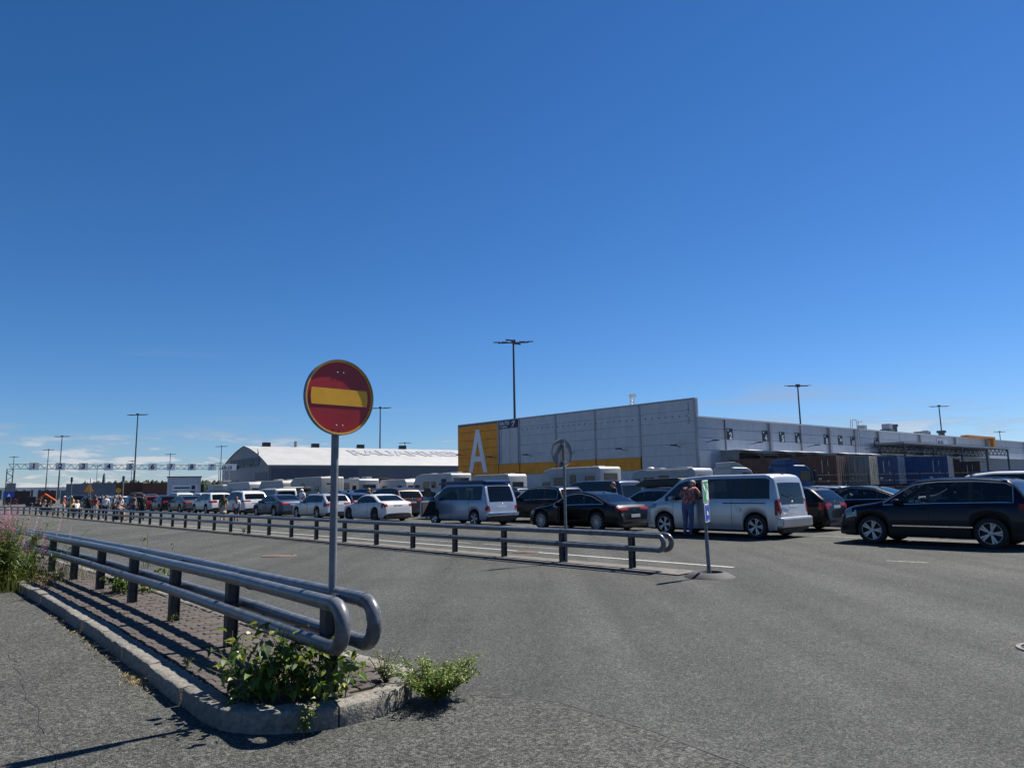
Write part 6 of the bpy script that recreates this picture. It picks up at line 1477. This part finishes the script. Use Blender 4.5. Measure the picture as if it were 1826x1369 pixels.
def person(label, loc, heading, H, ps, top='cloth_white', legs='cloth_denim', hair='hair_dark', skin='skin', long_sleeve=False, shorts=False, long_hair=False, cap=None, skirt=None, bulk=1.0, bald=False):
    """one continuous skinned figure; +y is the way it faces; heading is a compass-like yaw about z"""
    th = thing('person', label, 'person', loc, heading)
    J = {k: Vector(v) * H for k, v in ps.items()}
    names = list(J); idx = {k: i for i, k in enumerate(names)}
    V_ = [J[k] for k in names]; E_ = [(idx[a], idx[b]) for a, b, r_ in BONES]; rad = []
    for k in names:
        q = RAD.get(k) or RAD[k[:-1]]; bk = bulk if k in ('pelvis', 'spine', 'chest') else 1.0
        rad.append((q[0] * H * bk * 1.18, q[1] * H * bk * 1.18))
    roots = [idx['pelvis']]
    # nose
    V_.append(J['headm'] + Vector((0, .062 * H, -.006 * H))); rad.append((.011 * H, .012 * H)); E_.append((idx['headm'], len(V_) - 1))
    # fingers: five short chains rooted in each palm
    for s in 'RL':
        sg = 1 if s == 'R' else -1
        d = (J['ha' + s] - J['wr' + s]).normalized(); side = Vector((0, 1, 0)) - d * d.y
        side = side.normalized() if side.length > 0.1 else Vector((1, 0, 0)); inn = d.cross(side) * sg
        for fi, (off, ln) in enumerate(((.016, .040), (.005, .046), (-.006, .043), (-.016, .034), (.022, .034))):
            b0 = J['ha' + s] + side * off * H * (1 if fi < 4 else 0.8) - (d * .02 * H if fi == 4 else Vector()); dd = d if fi < 4 else (d * .6 + side * .75).normalized()
            n0 = len(V_)
            for q, r_ in ((b0, .0058), (b0 + dd * ln * H * .55 + inn * .004 * H, .0052), (b0 + dd * ln * H * .95 + inn * .014 * H, .0045)): V_.append(q); rad.append((r_ * H, r_ * H))
            E_ += [(n0, n0 + 1), (n0 + 1, n0 + 2)]; roots.append(n0)
    me = bpy.data.meshes.new('figure'); me.from_pydata(V_, E_, []); me.update()
    tmp = bpy.data.objects.new('figure', me); COL.objects.link(tmp)
    tmp.modifiers.new('skin', 'SKIN'); sd_ = tmp.modifiers.new('sub', 'SUBSURF'); sd_.levels = 2 if H > 1.7 and False else 1; sd_.render_levels = sd_.levels
    for i, v in enumerate(me.skin_vertices[0].data): v.radius = rad[i]; v.use_root = i in roots
    dg = bpy.context.evaluated_depsgraph_get(); fm = bpy.data.meshes.new_from_object(tmp.evaluated_get(dg))
    bpy.data.objects.remove(tmp)
    fm.materials.clear()
    for m_ in (skin, top, legs, 'shoe'): fm.materials.append(M[m_])
    slot = dict(skin=0, top=1, legs=2, shoe=3)
    segs = [(J[a], J[b], r_, a) for a, b, r_ in BONES]
    for poly in fm.polygons:
        c_ = Vector(poly.center); best = None
        for a, b, r_, an_ in segs:
            ab = b - a; u = max(0, min(1, (c_ - a).dot(ab) / ab.length_squared)); d = (c_ - a - ab * u).length
            if best is None or d < best[0]: best = (d, r_, u)
        d, r_, u = best
        if r_ == 'sleeve': r_ = 'top' if (long_sleeve or u < 0.62) else 'skin'
        elif r_ == 'fore': r_ = 'top' if long_sleeve else 'skin'
        elif r_ == 'thigh': r_ = 'legs' if (not shorts or u < 0.8) else 'skin'
        elif r_ == 'shin': r_ = 'skin' if shorts else 'legs'
        poly.material_index = slot[r_]
        poly.use_smooth = True
    fm.name = 'body'; obj('body', fm, th)
    hm = J['headm']; up = (J['headt'] - J['headb']).normalized()
    q_ = up.to_track_quat('Z', 'Y').to_matrix() if abs(up.z) < 0.98 else Matrix.Identity(3)
    if not bald:
        mb = MB(); prof = []
        n_ = 14
        V2 = []; F2 = []
        for i in range(8):
            ph = math.pi / 2 * (1 - i / 7 * 1.35)
            for j in range(n_):
                a = 2 * math.pi * j / n_; back = (1 - math.sin(a)) / 2
                r_ = math.cos(ph); zz = math.sin(ph)
                if zz < 0.1: zz = 0.1 + (zz - 0.1) * (0.25 + 1.2 * back)
                jit = 1 + 0.05 * noise.noise(Vector((i * 1.3, j * 1.7, H * 9)))
                V2.append(Vector((r_ * .054 * H * jit, 0, 0)) * 0 + Vector((math.cos(a) * r_ * .053 * H * jit, math.sin(a) * r_ * .066 * H * jit - .008 * H, zz * .060 * H + .010 * H)))
        for i in range(7):
            for j in range(n_): F2.append((i * n_ + j, i * n_ + (j + 1) % n_, (i + 1) * n_ + (j + 1) % n_, (i + 1) * n_ + j))
        obj('hair', MB().add([hm + v for v in V2], F2).mesh('hair', smooth=True), th, cap or hair)
        if cap: obj('cap_brim', MB().box(hm + Vector((0, .075 * H, .03 * H)), (.09 * H, .07 * H, .008 * H)).mesh('cap_brim'), th, cap)
        if long_hair:
            pth = [hm + Vector((0, -.045 * H, .03 * H)), hm + Vector((0, -.068 * H, -.05 * H)), hm + Vector((0, -.078 * H, -.13 * H)), hm + Vector((0.01 * H, -.085 * H, -.22 * H))]
            obj('long_hair', MB().tube(pth, [.046 * H, .050 * H, .045 * H, .018 * H], 10).mesh('long_hair', smooth=True), th, hair)
    for sx in (1, -1):
        obj('eye', MB().lathe([(0.0, .006 * H), (.005 * H, .004 * H), (.006 * H, 0)], 8, 'y', hm + Vector((sx * .019 * H, .050 * H, .004 * H))).mesh('eye'), th, 'hair_dark')
        obj('ear', MB().box(hm + Vector((sx * .050 * H, -.002 * H, -.002 * H)), (.010 * H, .022 * H, .032 * H)).mesh('ear', bevel=.004 * H), th, skin)
    obj('mouth', MB().box(hm + Vector((0, .054 * H, -.032 * H)), (.026 * H, .006 * H, .005 * H)).mesh('mouth'), th, 'cloth_red')
    if skirt:
        pv_ = J['pelvis']; mb = MB().lathe([(.072 * H, .07 * H), (.085 * H, .0), (.105 * H, -.10 * H), (.13 * H, -.19 * H)], 18, 'z', pv_); obj('skirt', mb.mesh('skirt', smooth=True), th, skirt)
    return th
LEAN = pose(spine=(0, .03, .62), chest=(0, .075, .72), neck=(0, .14, .805), headb=(0, .17, .84), headm=(0, .19, .875), headt=(0, .195, .925), shR=(.115, .10, .79), elR=(.205, .10, .685), wrR=(.11, .19, .655), haR=(.075, .215, .65), shL=(-.115, .10, .785), elL=(-.20, .085, .68), wrL=(-.11, .19, .655), haL=(-.075, .215, .65), anR=(.05, -.03, .045), anL=(-.065, -.02, .045), toR=(.06, .06, .018), toL=(-.085, .07, .018))
WALK = pose(knR=(.055, .08, .29), anR=(.05, .09, .05), toR=(.055, .175, .03), knL=(-.055, -.02, .285), anL=(-.05, -.15, .06), toL=(-.055, -.065, .02), elR=(.14, -.06, .64), wrR=(.135, -.04, .5), haR=(.13, -.03, .46), elL=(-.14, .03, .64), wrL=(-.14, .12, .52), haL=(-.135, .15, .485))
HANDS_FRONT = pose(elR=(.15, -.01, .63), wrR=(.08, .10, .60), haR=(.045, .125, .605))
HIPS = pose(elR=(.20, -.02, .66), wrR=(.10, .03, .555), haR=(.085, .055, .545))
SIT = pose(pelvis=(0, 0, .28), spine=(0, -.015, .375), chest=(0, -.01, .485), neck=(0, .01, .585), headb=(0, .025, .622), headm=(0, .03, .665), headt=(0, .02, .712), shR=(.108, 0, .55), elR=(.13, .02, .39), wrR=(.10, .14, .33), haR=(.08, .175, .33), hipR=(.055, .02, .265), knR=(.065, .24, .275), anR=(.065, .23, .045), toR=(.07, .325, .018))
PERCH = pose(pelvis=(0, 0, .44), spine=(0, .01, .53), chest=(0, .03, .63), neck=(0, .055, .725), headb=(0, .075, .762), headm=(0, .085, .805), headt=(0, .075, .852), shR=(.108, .03, .69), elR=(.125, .04, .53), wrR=(.09, .15, .47), haR=(.07, .18, .46), hipR=(.055, .02, .425), knR=(.065, .20, .34), anR=(.065, .22, .05), toR=(.07, .315, .03))
h_lane = R(42)
def lanep(t, o): p = LB + U * t + VV * o; return (p.x, p.y, 0)
person('grey-haired man in red patterned shirt and jeans leaning into the silver people carrier', lanep(8.05, -0.52), R(42 - 90), 1.86, LEAN, 'cloth_print', 'cloth_denim', 'hair_grey', 'skin_tan', bulk=1.5)
person('woman with dark hair and flowered skirt walking by the railing', (-16.3, 40.3, 0), R(20), 1.56, WALK, 'cloth_olive', 'cloth_olive', 'hair_brown', long_hair=True, shorts=True, skirt='cloth_beige')
person('girl with long ginger hair, white T-shirt and dark shorts', (-15.9, 41.2, 0), R(15), 1.42, pose(), 'cloth_white', 'cloth_navy', 'hair_ginger', long_hair=True, shorts=True)
person('man in white shirt and white cap between the silver estate and open van', lanep(42.4, 3.0), R(150), 1.84, HANDS_FRONT, 'cloth_white', 'cloth_beige', 'hair_grey', cap='cloth_white', bulk=1.1)
person('dark-haired person beside the no-entry post among the cars', lanep(42.5, 6.7), R(60), 1.74, pose(), 'cloth_black', 'cloth_black', 'hair_dark')
person('man in pale patterned shirt among the cars right of the no-entry post', lanep(40.0, 6.9), R(-40), 1.82, HANDS_FRONT, 'cloth_grey', 'cloth_navy', 'hair_blond')
person('red-haired person in dark top standing behind the black coupe', lanep(17.0, 6.6), R(100), 1.84, pose(), 'cloth_navy', 'cloth_black', 'hair_ginger')
# the crowd by the railing at the left
def railp(a, b): q = fr(a, b); return (q[0], q[1], 0)
crowd = [
    ('man in dark clothes perched on the railing', 40.3, 0.30, R(-70), 1.70, PERCH, dict(top='cloth_navy', legs='cloth_grey', hair='hair_brown', shorts=True)),
    ('tall man in black rightmost in the crowd', 40.0, 1.6, R(30), 1.66, pose(), dict(top='cloth_black', legs='cloth_black', hair='hair_dark', long_sleeve=True)),
    ('dark-capped man left of the man perched on the railing', 42.2, 1.7, R(120), 1.66, HANDS_FRONT, dict(top='cloth_black', legs='cloth_navy', cap='cloth_black')),
    ('person in white top with black bag in the middle of the crowd', 44.7, 1.4, R(-150), 1.62, HANDS_FRONT, dict(top='cloth_white', legs='cloth_black', hair='hair_blond')),
    ('man in dark grey shirt beside the thin dark pole', 46.4, 1.5, R(-60), 1.60, HIPS, dict(top='cloth_grey', legs='cloth_black', hair='hair_grey')),
    ('man seen from behind in a white T-shirt and dark trousers', 48.0, 1.3, R(20), 1.62, pose(), dict(top='cloth_white', legs='cloth_navy', hair='hair_ginger', bulk=1.1)),
    ('man in red T-shirt and pale shorts left of the white T-shirt', 51.5, 1.4, R(-20), 1.56, pose(), dict(top='cloth_red', legs='cloth_white', hair='hair_dark', shorts=True)),
    ('person all in black standing with their back turned', 54.0, 1.5, R(35), 1.62, HIPS, dict(top='cloth_black', legs='cloth_black', hair='hair_dark', long_sleeve=True, bulk=1.15)),
    ('seated person in white at the left of the crowd', 57.2, 1.3, R(-100), 1.72, SIT, dict(top='cloth_white', legs='cloth_grey', hair='hair_blond')),
    ('seated person in yellow and black', 59.3, 1.4, R(-120), 1.70, SIT, dict(top='cloth_yellow', legs='cloth_black', hair='hair_dark')),
    ('woman in beige standing by the railing', 60.8, 1.7, R(60), 1.55, HANDS_FRONT, dict(top='cloth_beige', legs='cloth_denim', hair='hair_brown', long_hair=True)),
    ('white-capped man in a red vest', 63.6, 1.8, R(-70), 1.62, pose(), dict(top='cloth_red', legs='cloth_beige', cap='cloth_white')),
    ('seated person in brown near the far end of the railing', 68.3, 1.5, R(-100), 1.75, SIT, dict(top='cloth_brown', legs='cloth_black', hair='hair_grey')),
    ('man in black jacket between white T-shirt and red T-shirt', 49.7, 2.4, R(-150), 1.64, HANDS_FRONT, dict(top='cloth_black', legs='cloth_navy', hair='hair_grey', long_sleeve=True)),
    ('woman in olive top behind the dark-capped man', 43.5, 2.6, R(140), 1.62, pose(), dict(top='cloth_olive', legs='cloth_black', hair='hair_brown', long_hair=True)),
    ('man in navy behind the person in black', 55.2, 2.6, R(-140), 1.66, HIPS, dict(top='cloth_navy', legs='cloth_black', hair='hair_dark')),
    ('person in brown coat behind the seated people', 58.0, 2.7, R(-30), 1.66, pose(), dict(top='cloth_brown', legs='cloth_black', hair='hair_dark', long_sleeve=True)),
    ('person in black behind the white-capped man', 65.4, 2.8, R(30), 1.64, HANDS_FRONT, dict(top='cloth_black', legs='cloth_grey', hair='hair_blond')),
    ('person in grey hoodie behind the thin dark pole', 46.6, 2.7, R(10), 1.66, pose(), dict(top='cloth_grey', legs='cloth_denim', hair='hair_dark', long_sleeve=True)),
    ('seated person in black between brown and white seated ones', 66.3, 1.4, R(-90), 1.72, SIT, dict(top='cloth_black', legs='cloth_navy', hair='hair_dark')),
    ('leftmost person, in navy, near the far end of the railing', 71.0, 1.9, R(-60), 1.56, pose(), dict(top='cloth_navy', legs='cloth_navy', hair='hair_dark'))]
chair_seat = MB().box((0, 0.05, 0.42), (0.48, 0.46, 0.04)).mesh('seat'); chair_back = MB().box((0, -0.20, 0.68), (0.48, 0.04, 0.42), mat=Matrix.Rotation(R(-10), 3, 'X')).mesh('backrest'); chair_leg = MB().cyl((0, 0, 0), (0, 0, 0.42), 0.015, 6).mesh('leg')
for (lab, a, b, hd, H, ps, kw) in crowd:
    loc = railp(a, b); person(lab, loc, hd, H, ps, **kw)
    if ps is SIT:
        ch = thing('camp_chair', 'folding camp chair under the ' + lab.split(' at ')[0].split(' near ')[0].split(' between ')[0], 'chair', loc, hd, 'folding chairs by the railing')
        obj('seat', chair_seat, ch, 'cloth_black'); obj('backrest', chair_back, ch, 'cloth_black')
        for x in (-0.22, 0.22):
            for y in (-0.16, 0.26): obj('leg', chair_leg, ch, 'galv', loc=(x, y, 0))
bag = thing('shoulder_bag', 'black shoulder bag on the ground beside the crowd', 'bag', railp(43.6, 1.0)); obj('bag_body', MB().box((0, 0, 0.2), (0.45, 0.25, 0.4)).mesh('bag_body', bevel=0.06), bag, 'cloth_black'); obj('handle', MB().tube([(-0.12, 0, 0.4), (-0.08, 0, 0.52), (0.08, 0, 0.52), (0.12, 0, 0.4)], 0.015, 6).mesh('handle'), bag, 'cloth_black')

# ------------------------------------------------------------------ plants
def leafmat(name, col, trans=0.35):
    m, nt, p = nt_new(name); N = nt.nodes
    t = N.new('ShaderNodeTexCoord'); n = N.new('ShaderNodeTexNoise'); n.inputs['Scale'].default_value = 9; link(nt, t.outputs['Object'], n.inputs['Vector'])
    oi = N.new('ShaderNodeObjectInfo')
    mx = N.new('ShaderNodeMix'); mx.data_type = 'RGBA'; mx.inputs[6].default_value = (*[c * 0.65 for c in col], 1); mx.inputs[7].default_value = (col[0] * 1.35, col[1] * 1.2, col[2] * 1.0, 1)
    ad = N.new('ShaderNodeMath'); ad.operation = 'MULTIPLY_ADD'; link(nt, oi.outputs['Random'], ad.inputs[0]); ad.inputs[1].default_value = 0.5
    r_ = N.new('ShaderNodeMath'); r_.operation = 'MULTIPLY'; link(nt, n.outputs[0], r_.inputs[0]); r_.inputs[1].default_value = 0.6; link(nt, r_.outputs[0], ad.inputs[2])
    link(nt, ad.outputs[0], mx.inputs[0]); link(nt, mx.outputs[2], p.inputs['Base Color'])
    p.inputs['Roughness'].default_value = 0.45
    tr = N.new('ShaderNodeBsdfTranslucent'); hs = N.new('ShaderNodeHueSaturation'); hs.inputs['Value'].default_value = 1.6; hs.inputs['Hue'].default_value = 0.485; link(nt, mx.outputs[2], hs.inputs['Color']); link(nt, hs.outputs[0], tr.inputs[0])
    ms = N.new('ShaderNodeMixShader'); ms.inputs[0].default_value = trans; out = [k for k in N if k.type == 'OUTPUT_MATERIAL'][0]
    link(nt, p.outputs[0], ms.inputs[1]); link(nt, tr.outputs[0], ms.inputs[2]); link(nt, ms.outputs[0], out.inputs[0]); M[name] = m
leafmat('leaf', (0.075, 0.145, 0.018)); leafmat('leaf_yellow', (0.155, 0.20, 0.022)); leafmat('leaf_dark', (0.032, 0.070, 0.014)); leafmat('grass', (0.06, 0.085, 0.02)); leafmat('petal', (0.36, 0.07, 0.27), 0.3); leafmat('seed_head', (0.24, 0.13, 0.12), 0.3)
pm('stem', (0.10, 0.085, 0.035), 0.8, var=0.2); pm('stem_red', (0.14, 0.05, 0.04), 0.8, var=0.2)
def leaf_mb(l=0.07, w=0.052, bend=0.35, n=5):
    V_ = []; F = []
    for i in range(n + 1):
        t = i / n; ww = w / 2 * (math.sin(math.pi * t ** 0.62) if 0 < t < 1 else 0) ; z = -bend * l * t * t + 0.0
        V_ += [(-ww, l * t, z + ww * 0.45), (0, l * t, z), (ww, l * t, z + ww * 0.45)]
    for i in range(n): F += [(3 * i, 3 * i + 1, 3 * i + 4, 3 * i + 3), (3 * i + 1, 3 * i + 2, 3 * i + 5, 3 * i + 4)]
    return MB().add(V_, F)
leaf_meshes = [leaf_mb(0.075, 0.058, 0.3).mesh('leaf', ['leaf'], smooth=True), leaf_mb(0.065, 0.05, 0.5).mesh('leaf', ['leaf'], smooth=True), leaf_mb(0.055, 0.045, 0.2).mesh('leaf', ['leaf_yellow'], smooth=True), leaf_mb(0.07, 0.052, 0.4).mesh('leaf', ['leaf_dark'], smooth=True)]
def shrub(name, label, base, spread, height, nstem, nleaf, seed, lean=(0, 0), size=1.0, cat='shrub', stem='stem', extra=0):
    """sprouting shrub: curved stems from a base line, broad leaves on short stalks, each leaf its own object"""
    rnd = random.Random(seed); th = thing(name, label, cat, base)
    per = max(1, nleaf // nstem); allp = []
    for i in range(nstem):
        bx, by = rnd.gauss(0, spread * 0.28), rnd.gauss(0, spread * 0.18); ang = rnd.uniform(0, 2 * math.pi); out = rnd.uniform(0.1, 0.55) * spread; h = height * rnd.uniform(0.5, 1.0)
        pts = []
        for k in range(6):
            t = k / 5; pts.append(Vector((bx + math.cos(ang) * out * t ** 1.4 + lean[0] * t, by + math.sin(ang) * out * t ** 1.4 + lean[1] * t, h * (t - 0.12 * t * t) + rnd.uniform(-.01, .01))))
        obj('stem', MB().tube(pts, [0.005, .0045, .004, .0035, .003, .002], 5).mesh('stem', [stem]), th); allp.append(pts)
        for k in range(per):
            t = rnd.uniform(0.12, 1.0) * 5; j = min(4, int(t)); q = pts[j].lerp(pts[j + 1], t - j); a2 = rnd.uniform(0, 2 * math.pi); rr = rnd.uniform(0.0, 0.06)
            q = q + Vector((math.cos(a2) * rr, math.sin(a2) * rr, rnd.uniform(-.01, .03)))
            obj('leaf', rnd.choice(leaf_meshes), th, loc=q, rot=(rnd.uniform(-0.9, 0.5), rnd.uniform(-0.5, 0.5), a2 - math.pi / 2), scale=size * rnd.uniform(0.6, 1.2))
    if extra:                # the inner leaves, beyond the few hundred that show, as one part
        fo = MB(); srcs = [leaf_mb(0.07, 0.054, 0.35, 3), leaf_mb(0.055, 0.045, 0.5, 3)]
        for k in range(extra):
            pts = rnd.choice(allp); t = rnd.uniform(0.05, 0.9) * 5; j = min(4, int(t)); q = pts[j].lerp(pts[j + 1], t - j); a2 = rnd.uniform(0, 2 * math.pi); rr = rnd.uniform(0.0, 0.09)
            mt = Matrix.Translation(q + Vector((math.cos(a2) * rr, math.sin(a2) * rr, rnd.uniform(-.02, .03)))) @ Matrix.Rotation(a2 - 1.57, 4, 'Z') @ Matrix.Rotation(rnd.uniform(-.9, .6), 4, 'X') @ Matrix.Rotation(rnd.uniform(-.6, .6), 4, 'Y') @ Matrix.Scale(size * rnd.uniform(.5, 1.1), 4)
            s_ = rnd.choice(srcs); fo.add([mt @ Vector(v) for v in s_.v], s_.f, rnd.choice((0, 0, 1, 1, 2)))
        obj('inner_foliage', fo.mesh('inner_foliage', ['leaf', 'leaf_dark', 'leaf_yellow'], smooth=True), th)['kind'] = 'stuff'
    return th
def P2(a, b, z=0.13): q = isl(a, b); return (q.x, q.y, z)
shrub('sapling_shrub', 'leafy green saplings sprouting at the nose of the island', P2(-0.24, -0.30), 0.76, 0.56, 40, 290, 11, size=1.2, extra=520)
shrub('sapling_shrub', 'leafy shrub growing behind the railing further along the island', P2(6.9, 0.42), 0.85, 0.46, 16, 150, 12, size=1.2, extra=250)
shrub('sapling_shrub', 'tall thin sprouts rising above the far pipes of the railing', P2(7.4, 0.62), 0.55, 1.0, 5, 40, 15, size=0.8, stem='stem_red')
def herb(name, label, base, spread, height, n, seed, leafl=0.03, mat=('leaf', 'leaf_yellow'), cat='weed', stem='stem', dens=26):
    """fine-leaved weed: branching stems with many small leaves joined into one foliage part"""
    rnd = random.Random(seed); th = thing(name, label, cat, base); st = MB(); fo = MB()
    src = leaf_mb(leafl, leafl * 0.42, 0.3, 2)
    for i in range(n):
        ang = rnd.uniform(0, 2 * math.pi); out = rnd.uniform(0.15, 1.0) * spread; h = height * rnd.uniform(0.55, 1.0); pts = []
        for k in range(5): t = k / 4; pts.append(Vector((math.cos(ang) * out * t, math.sin(ang) * out * t, h * t * (1.1 - 0.15 * t))))
        st.tube(pts, [.004, .0035, .003, .0025, .0015], 4)
        for k in range(dens):
            t = rnd.uniform(0.2, 1.0) * 4; j = min(3, int(t)); q = pts[j].lerp(pts[j + 1], t - j); a2 = rnd.uniform(0, 2 * math.pi); rr = rnd.uniform(0, 0.05) * (1.2 - t / 5)
            mt = Matrix.Translation(q + Vector((math.cos(a2) * rr, math.sin(a2) * rr, rnd.uniform(-.01, .02)))) @ Matrix.Rotation(a2 - 1.57, 4, 'Z') @ Matrix.Rotation(rnd.uniform(-0.5, 0.9), 4, 'X') @ Matrix.Rotation(rnd.uniform(-.6, .6), 4, 'Y') @ Matrix.Scale(rnd.uniform(0.6, 1.3), 4)
            fo.add([mt @ Vector(v) for v in src.v], src.f, rnd.choice((0, 0, 1)))
    obj('stems', st.mesh('stems', [stem]), th)['kind'] = 'stuff'
    f_ = obj('foliage', fo.mesh('foliage', list(mat)), th); f_['kind'] = 'stuff'
    return th
herb('mugwort', 'yellow-green bushy weed at the foot of the rounded kerb', (-0.62, 5.72, 0.0), 0.42, 0.34, 80, 21, 0.036, ('leaf', 'leaf_yellow'), dens=60)
herb('weed', 'small yellowish weed growing in the gap of the kerb stones', P2(-0.35, 0.48, 0.11), 0.14, 0.26, 14, 22, 0.028, ('grass', 'leaf_yellow'), dens=24)
herb('weed', 'pale small weed growing up the front of the kerb', (-1.42, 4.98, 0.0), 0.10, 0.24, 8, 23, 0.03, ('leaf', 'leaf_yellow'), dens=26)
herb('weed', 'low weed at the foot of the second railing post', P2(3.6, -0.05), 0.10, 0.10, 8, 24, 0.025, dens=12)
herb('weed', 'low weed at the inner edge of the near kerb', P2(1.2, -0.56), 0.10, 0.09, 8, 25, 0.025, dens=12)
herb('weed', 'dark weed between fireweed and kerb', P2(8.2, -0.62), 0.30, 0.34, 16, 26, 0.035, ('leaf_dark', 'seed_head'), stem='stem_red', dens=24)
herb('weed', 'little weed at the foot of the long railing', (-10.6, 28.3, 0.02), 0.2, 0.3, 10, 27, 0.05, dens=14)
# fireweed clump: upright stalks with narrow leaves, pink flower spikes and brown seed plumes
fw = thing('fireweed_clump', 'tall clump of pink fireweed and grass at the left edge', 'wildflowers', P2(10.3, -1.12, 0.0))
rnd = random.Random(31); st = MB(); fo = MB(); src = leaf_mb(0.12, 0.026, 0.5, 3)
spike_src = []
for v in range(3):
    sp = MB()
    for k in range(46):
        t = k / 45; a = k * 2.4; r_ = 0.045 * (1 - t * 0.8); c_ = Vector((math.cos(a) * r_, math.sin(a) * r_, t * 0.30))
        mt = Matrix.Translation(c_) @ Matrix.Rotation(a - 1.57, 4, 'Z') @ Matrix.Rotation(rnd.uniform(-.4, .7), 4, 'X'); s_ = leaf_mb(0.028 * (1.1 - t * .7), 0.022 * (1.1 - t * .7), 0.2, 2); sp.add([mt @ Vector(q) for q in s_.v], s_.f)
    spike_src.append(sp.mesh('flower_spike', ['petal']))
plume = MB()
for k in range(60):
    t = k / 59; a = k * 2.4; ln = 0.07 * (1.1 - t * 0.6); c_ = Vector((0, 0, t * 0.4)); d = Vector((math.cos(a) * 0.8, math.sin(a) * 0.8, 0.7)).normalized(); plume.add([c_, c_ + d * ln + Vector((0.003, 0, 0)), c_ + d * ln * 0.6 + Vector((0, 0.004, 0.004))], [(0, 1, 2)])
plume_me = plume.mesh('seed_plume', ['seed_head'])
for i in range(260):
    bx, by = rnd.gauss(-0.15, 0.40), rnd.gauss(0, 0.36); h = rnd.uniform(0.6, 1.3) * (1.0 - min(0.35, (bx * bx + by * by) * 0.22)); lx, ly = bx * rnd.uniform(0.1, 0.4) + 0.12, by * rnd.uniform(0.1, 0.35); pts = []
    for k in range(6): t = k / 5; pts.append(Vector((bx + lx * t * t, by + ly * t * t, h * t)))
    st.tube(pts, [.006, .0055, .005, .004, .003, .002], 4)
    for k in range(36):
        t = rnd.uniform(0.06, 0.98) * 5; j = min(4, int(t)); q = pts[j].lerp(pts[j + 1], t - j); a2 = rnd.uniform(0, 6.28)
        mt = Matrix.Translation(q) @ Matrix.Rotation(a2, 4, 'Z') @ Matrix.Rotation(rnd.uniform(-0.2, 0.8), 4, 'X') @ Matrix.Scale(rnd.uniform(0.6, 1.2), 4); fo.add([mt @ Vector(v) for v in src.v], src.f, rnd.choice((0, 0, 1, 1)))
    if i % 5 == 0: obj('flower_spike', rnd.choice(spike_src), fw, loc=pts[-1] - Vector((0, 0, 0.06)), rot=(rnd.uniform(-.2, .2), rnd.uniform(-.1, .3), 0), scale=rnd.uniform(0.8, 1.25))['kind'] = 'stuff'
    elif i % 5 == 2: obj('seed_plume', plume_me, fw, loc=pts[-1] - Vector((0, 0, 0.12)), rot=(rnd.uniform(-.3, .3), rnd.uniform(-.1, .6), 0), scale=rnd.uniform(0.7, 1.2))['kind'] = 'stuff'
# grass blades at the foot
for i in range(1500):
    bx, by = rnd.gauss(0, 0.75), rnd.gauss(0, 0.42); h = rnd.uniform(0.15, 0.5); a = rnd.uniform(0, 6.28); dx, dy = math.cos(a) * h * 0.4, math.sin(a) * h * 0.4; w_ = 0.004
    fo.add([(bx - w_, by, 0), (bx + w_, by, 0), (bx + dx * .4 + w_, by + dy * .4, h * .6), (bx + dx * .4 - w_, by + dy * .4, h * .6), (bx + dx, by + dy, h)], [(0, 1, 2, 3), (3, 2, 4)], 3)
obj('stalks', st.mesh('stalks', ['stem_red']), fw)['kind'] = 'stuff'
f_ = obj('foliage', fo.mesh('foliage', ['leaf', 'leaf_dark', 'leaf_yellow', 'grass']), fw); f_['kind'] = 'stuff'
# dry grass litter along the kerb
mb = MB()
for i in range(420):
    a = rnd.choice((rnd.gauss(1.55, 0.16), rnd.uniform(0.8, 6.0))); q = isl(a, -0.86 - abs(rnd.gauss(0, 0.05))); th_ = rnd.uniform(0, 3.14); l = rnd.uniform(0.02, 0.09); w_ = 0.0012
    dx, dy = math.cos(th_) * l, math.sin(th_) * l; z = 0.006 + rnd.uniform(0, 0.012)
    mb.add([(q.x - dy / l * w_, q.y + dx / l * w_, z), (q.x + dy / l * w_, q.y - dx / l * w_, z), (q.x + dx + dy / l * w_, q.y + dy, z + rnd.uniform(0, .02)), (q.x + dx, q.y + dy, z + .004)], [(0, 1, 2, 3)])
lt = obj('dry_grass', mb.mesh('dry_grass', ['dry_straw'])); tag(lt, 'dry straw litter lying along the foot of the kerb', 'litter', kind='stuff')
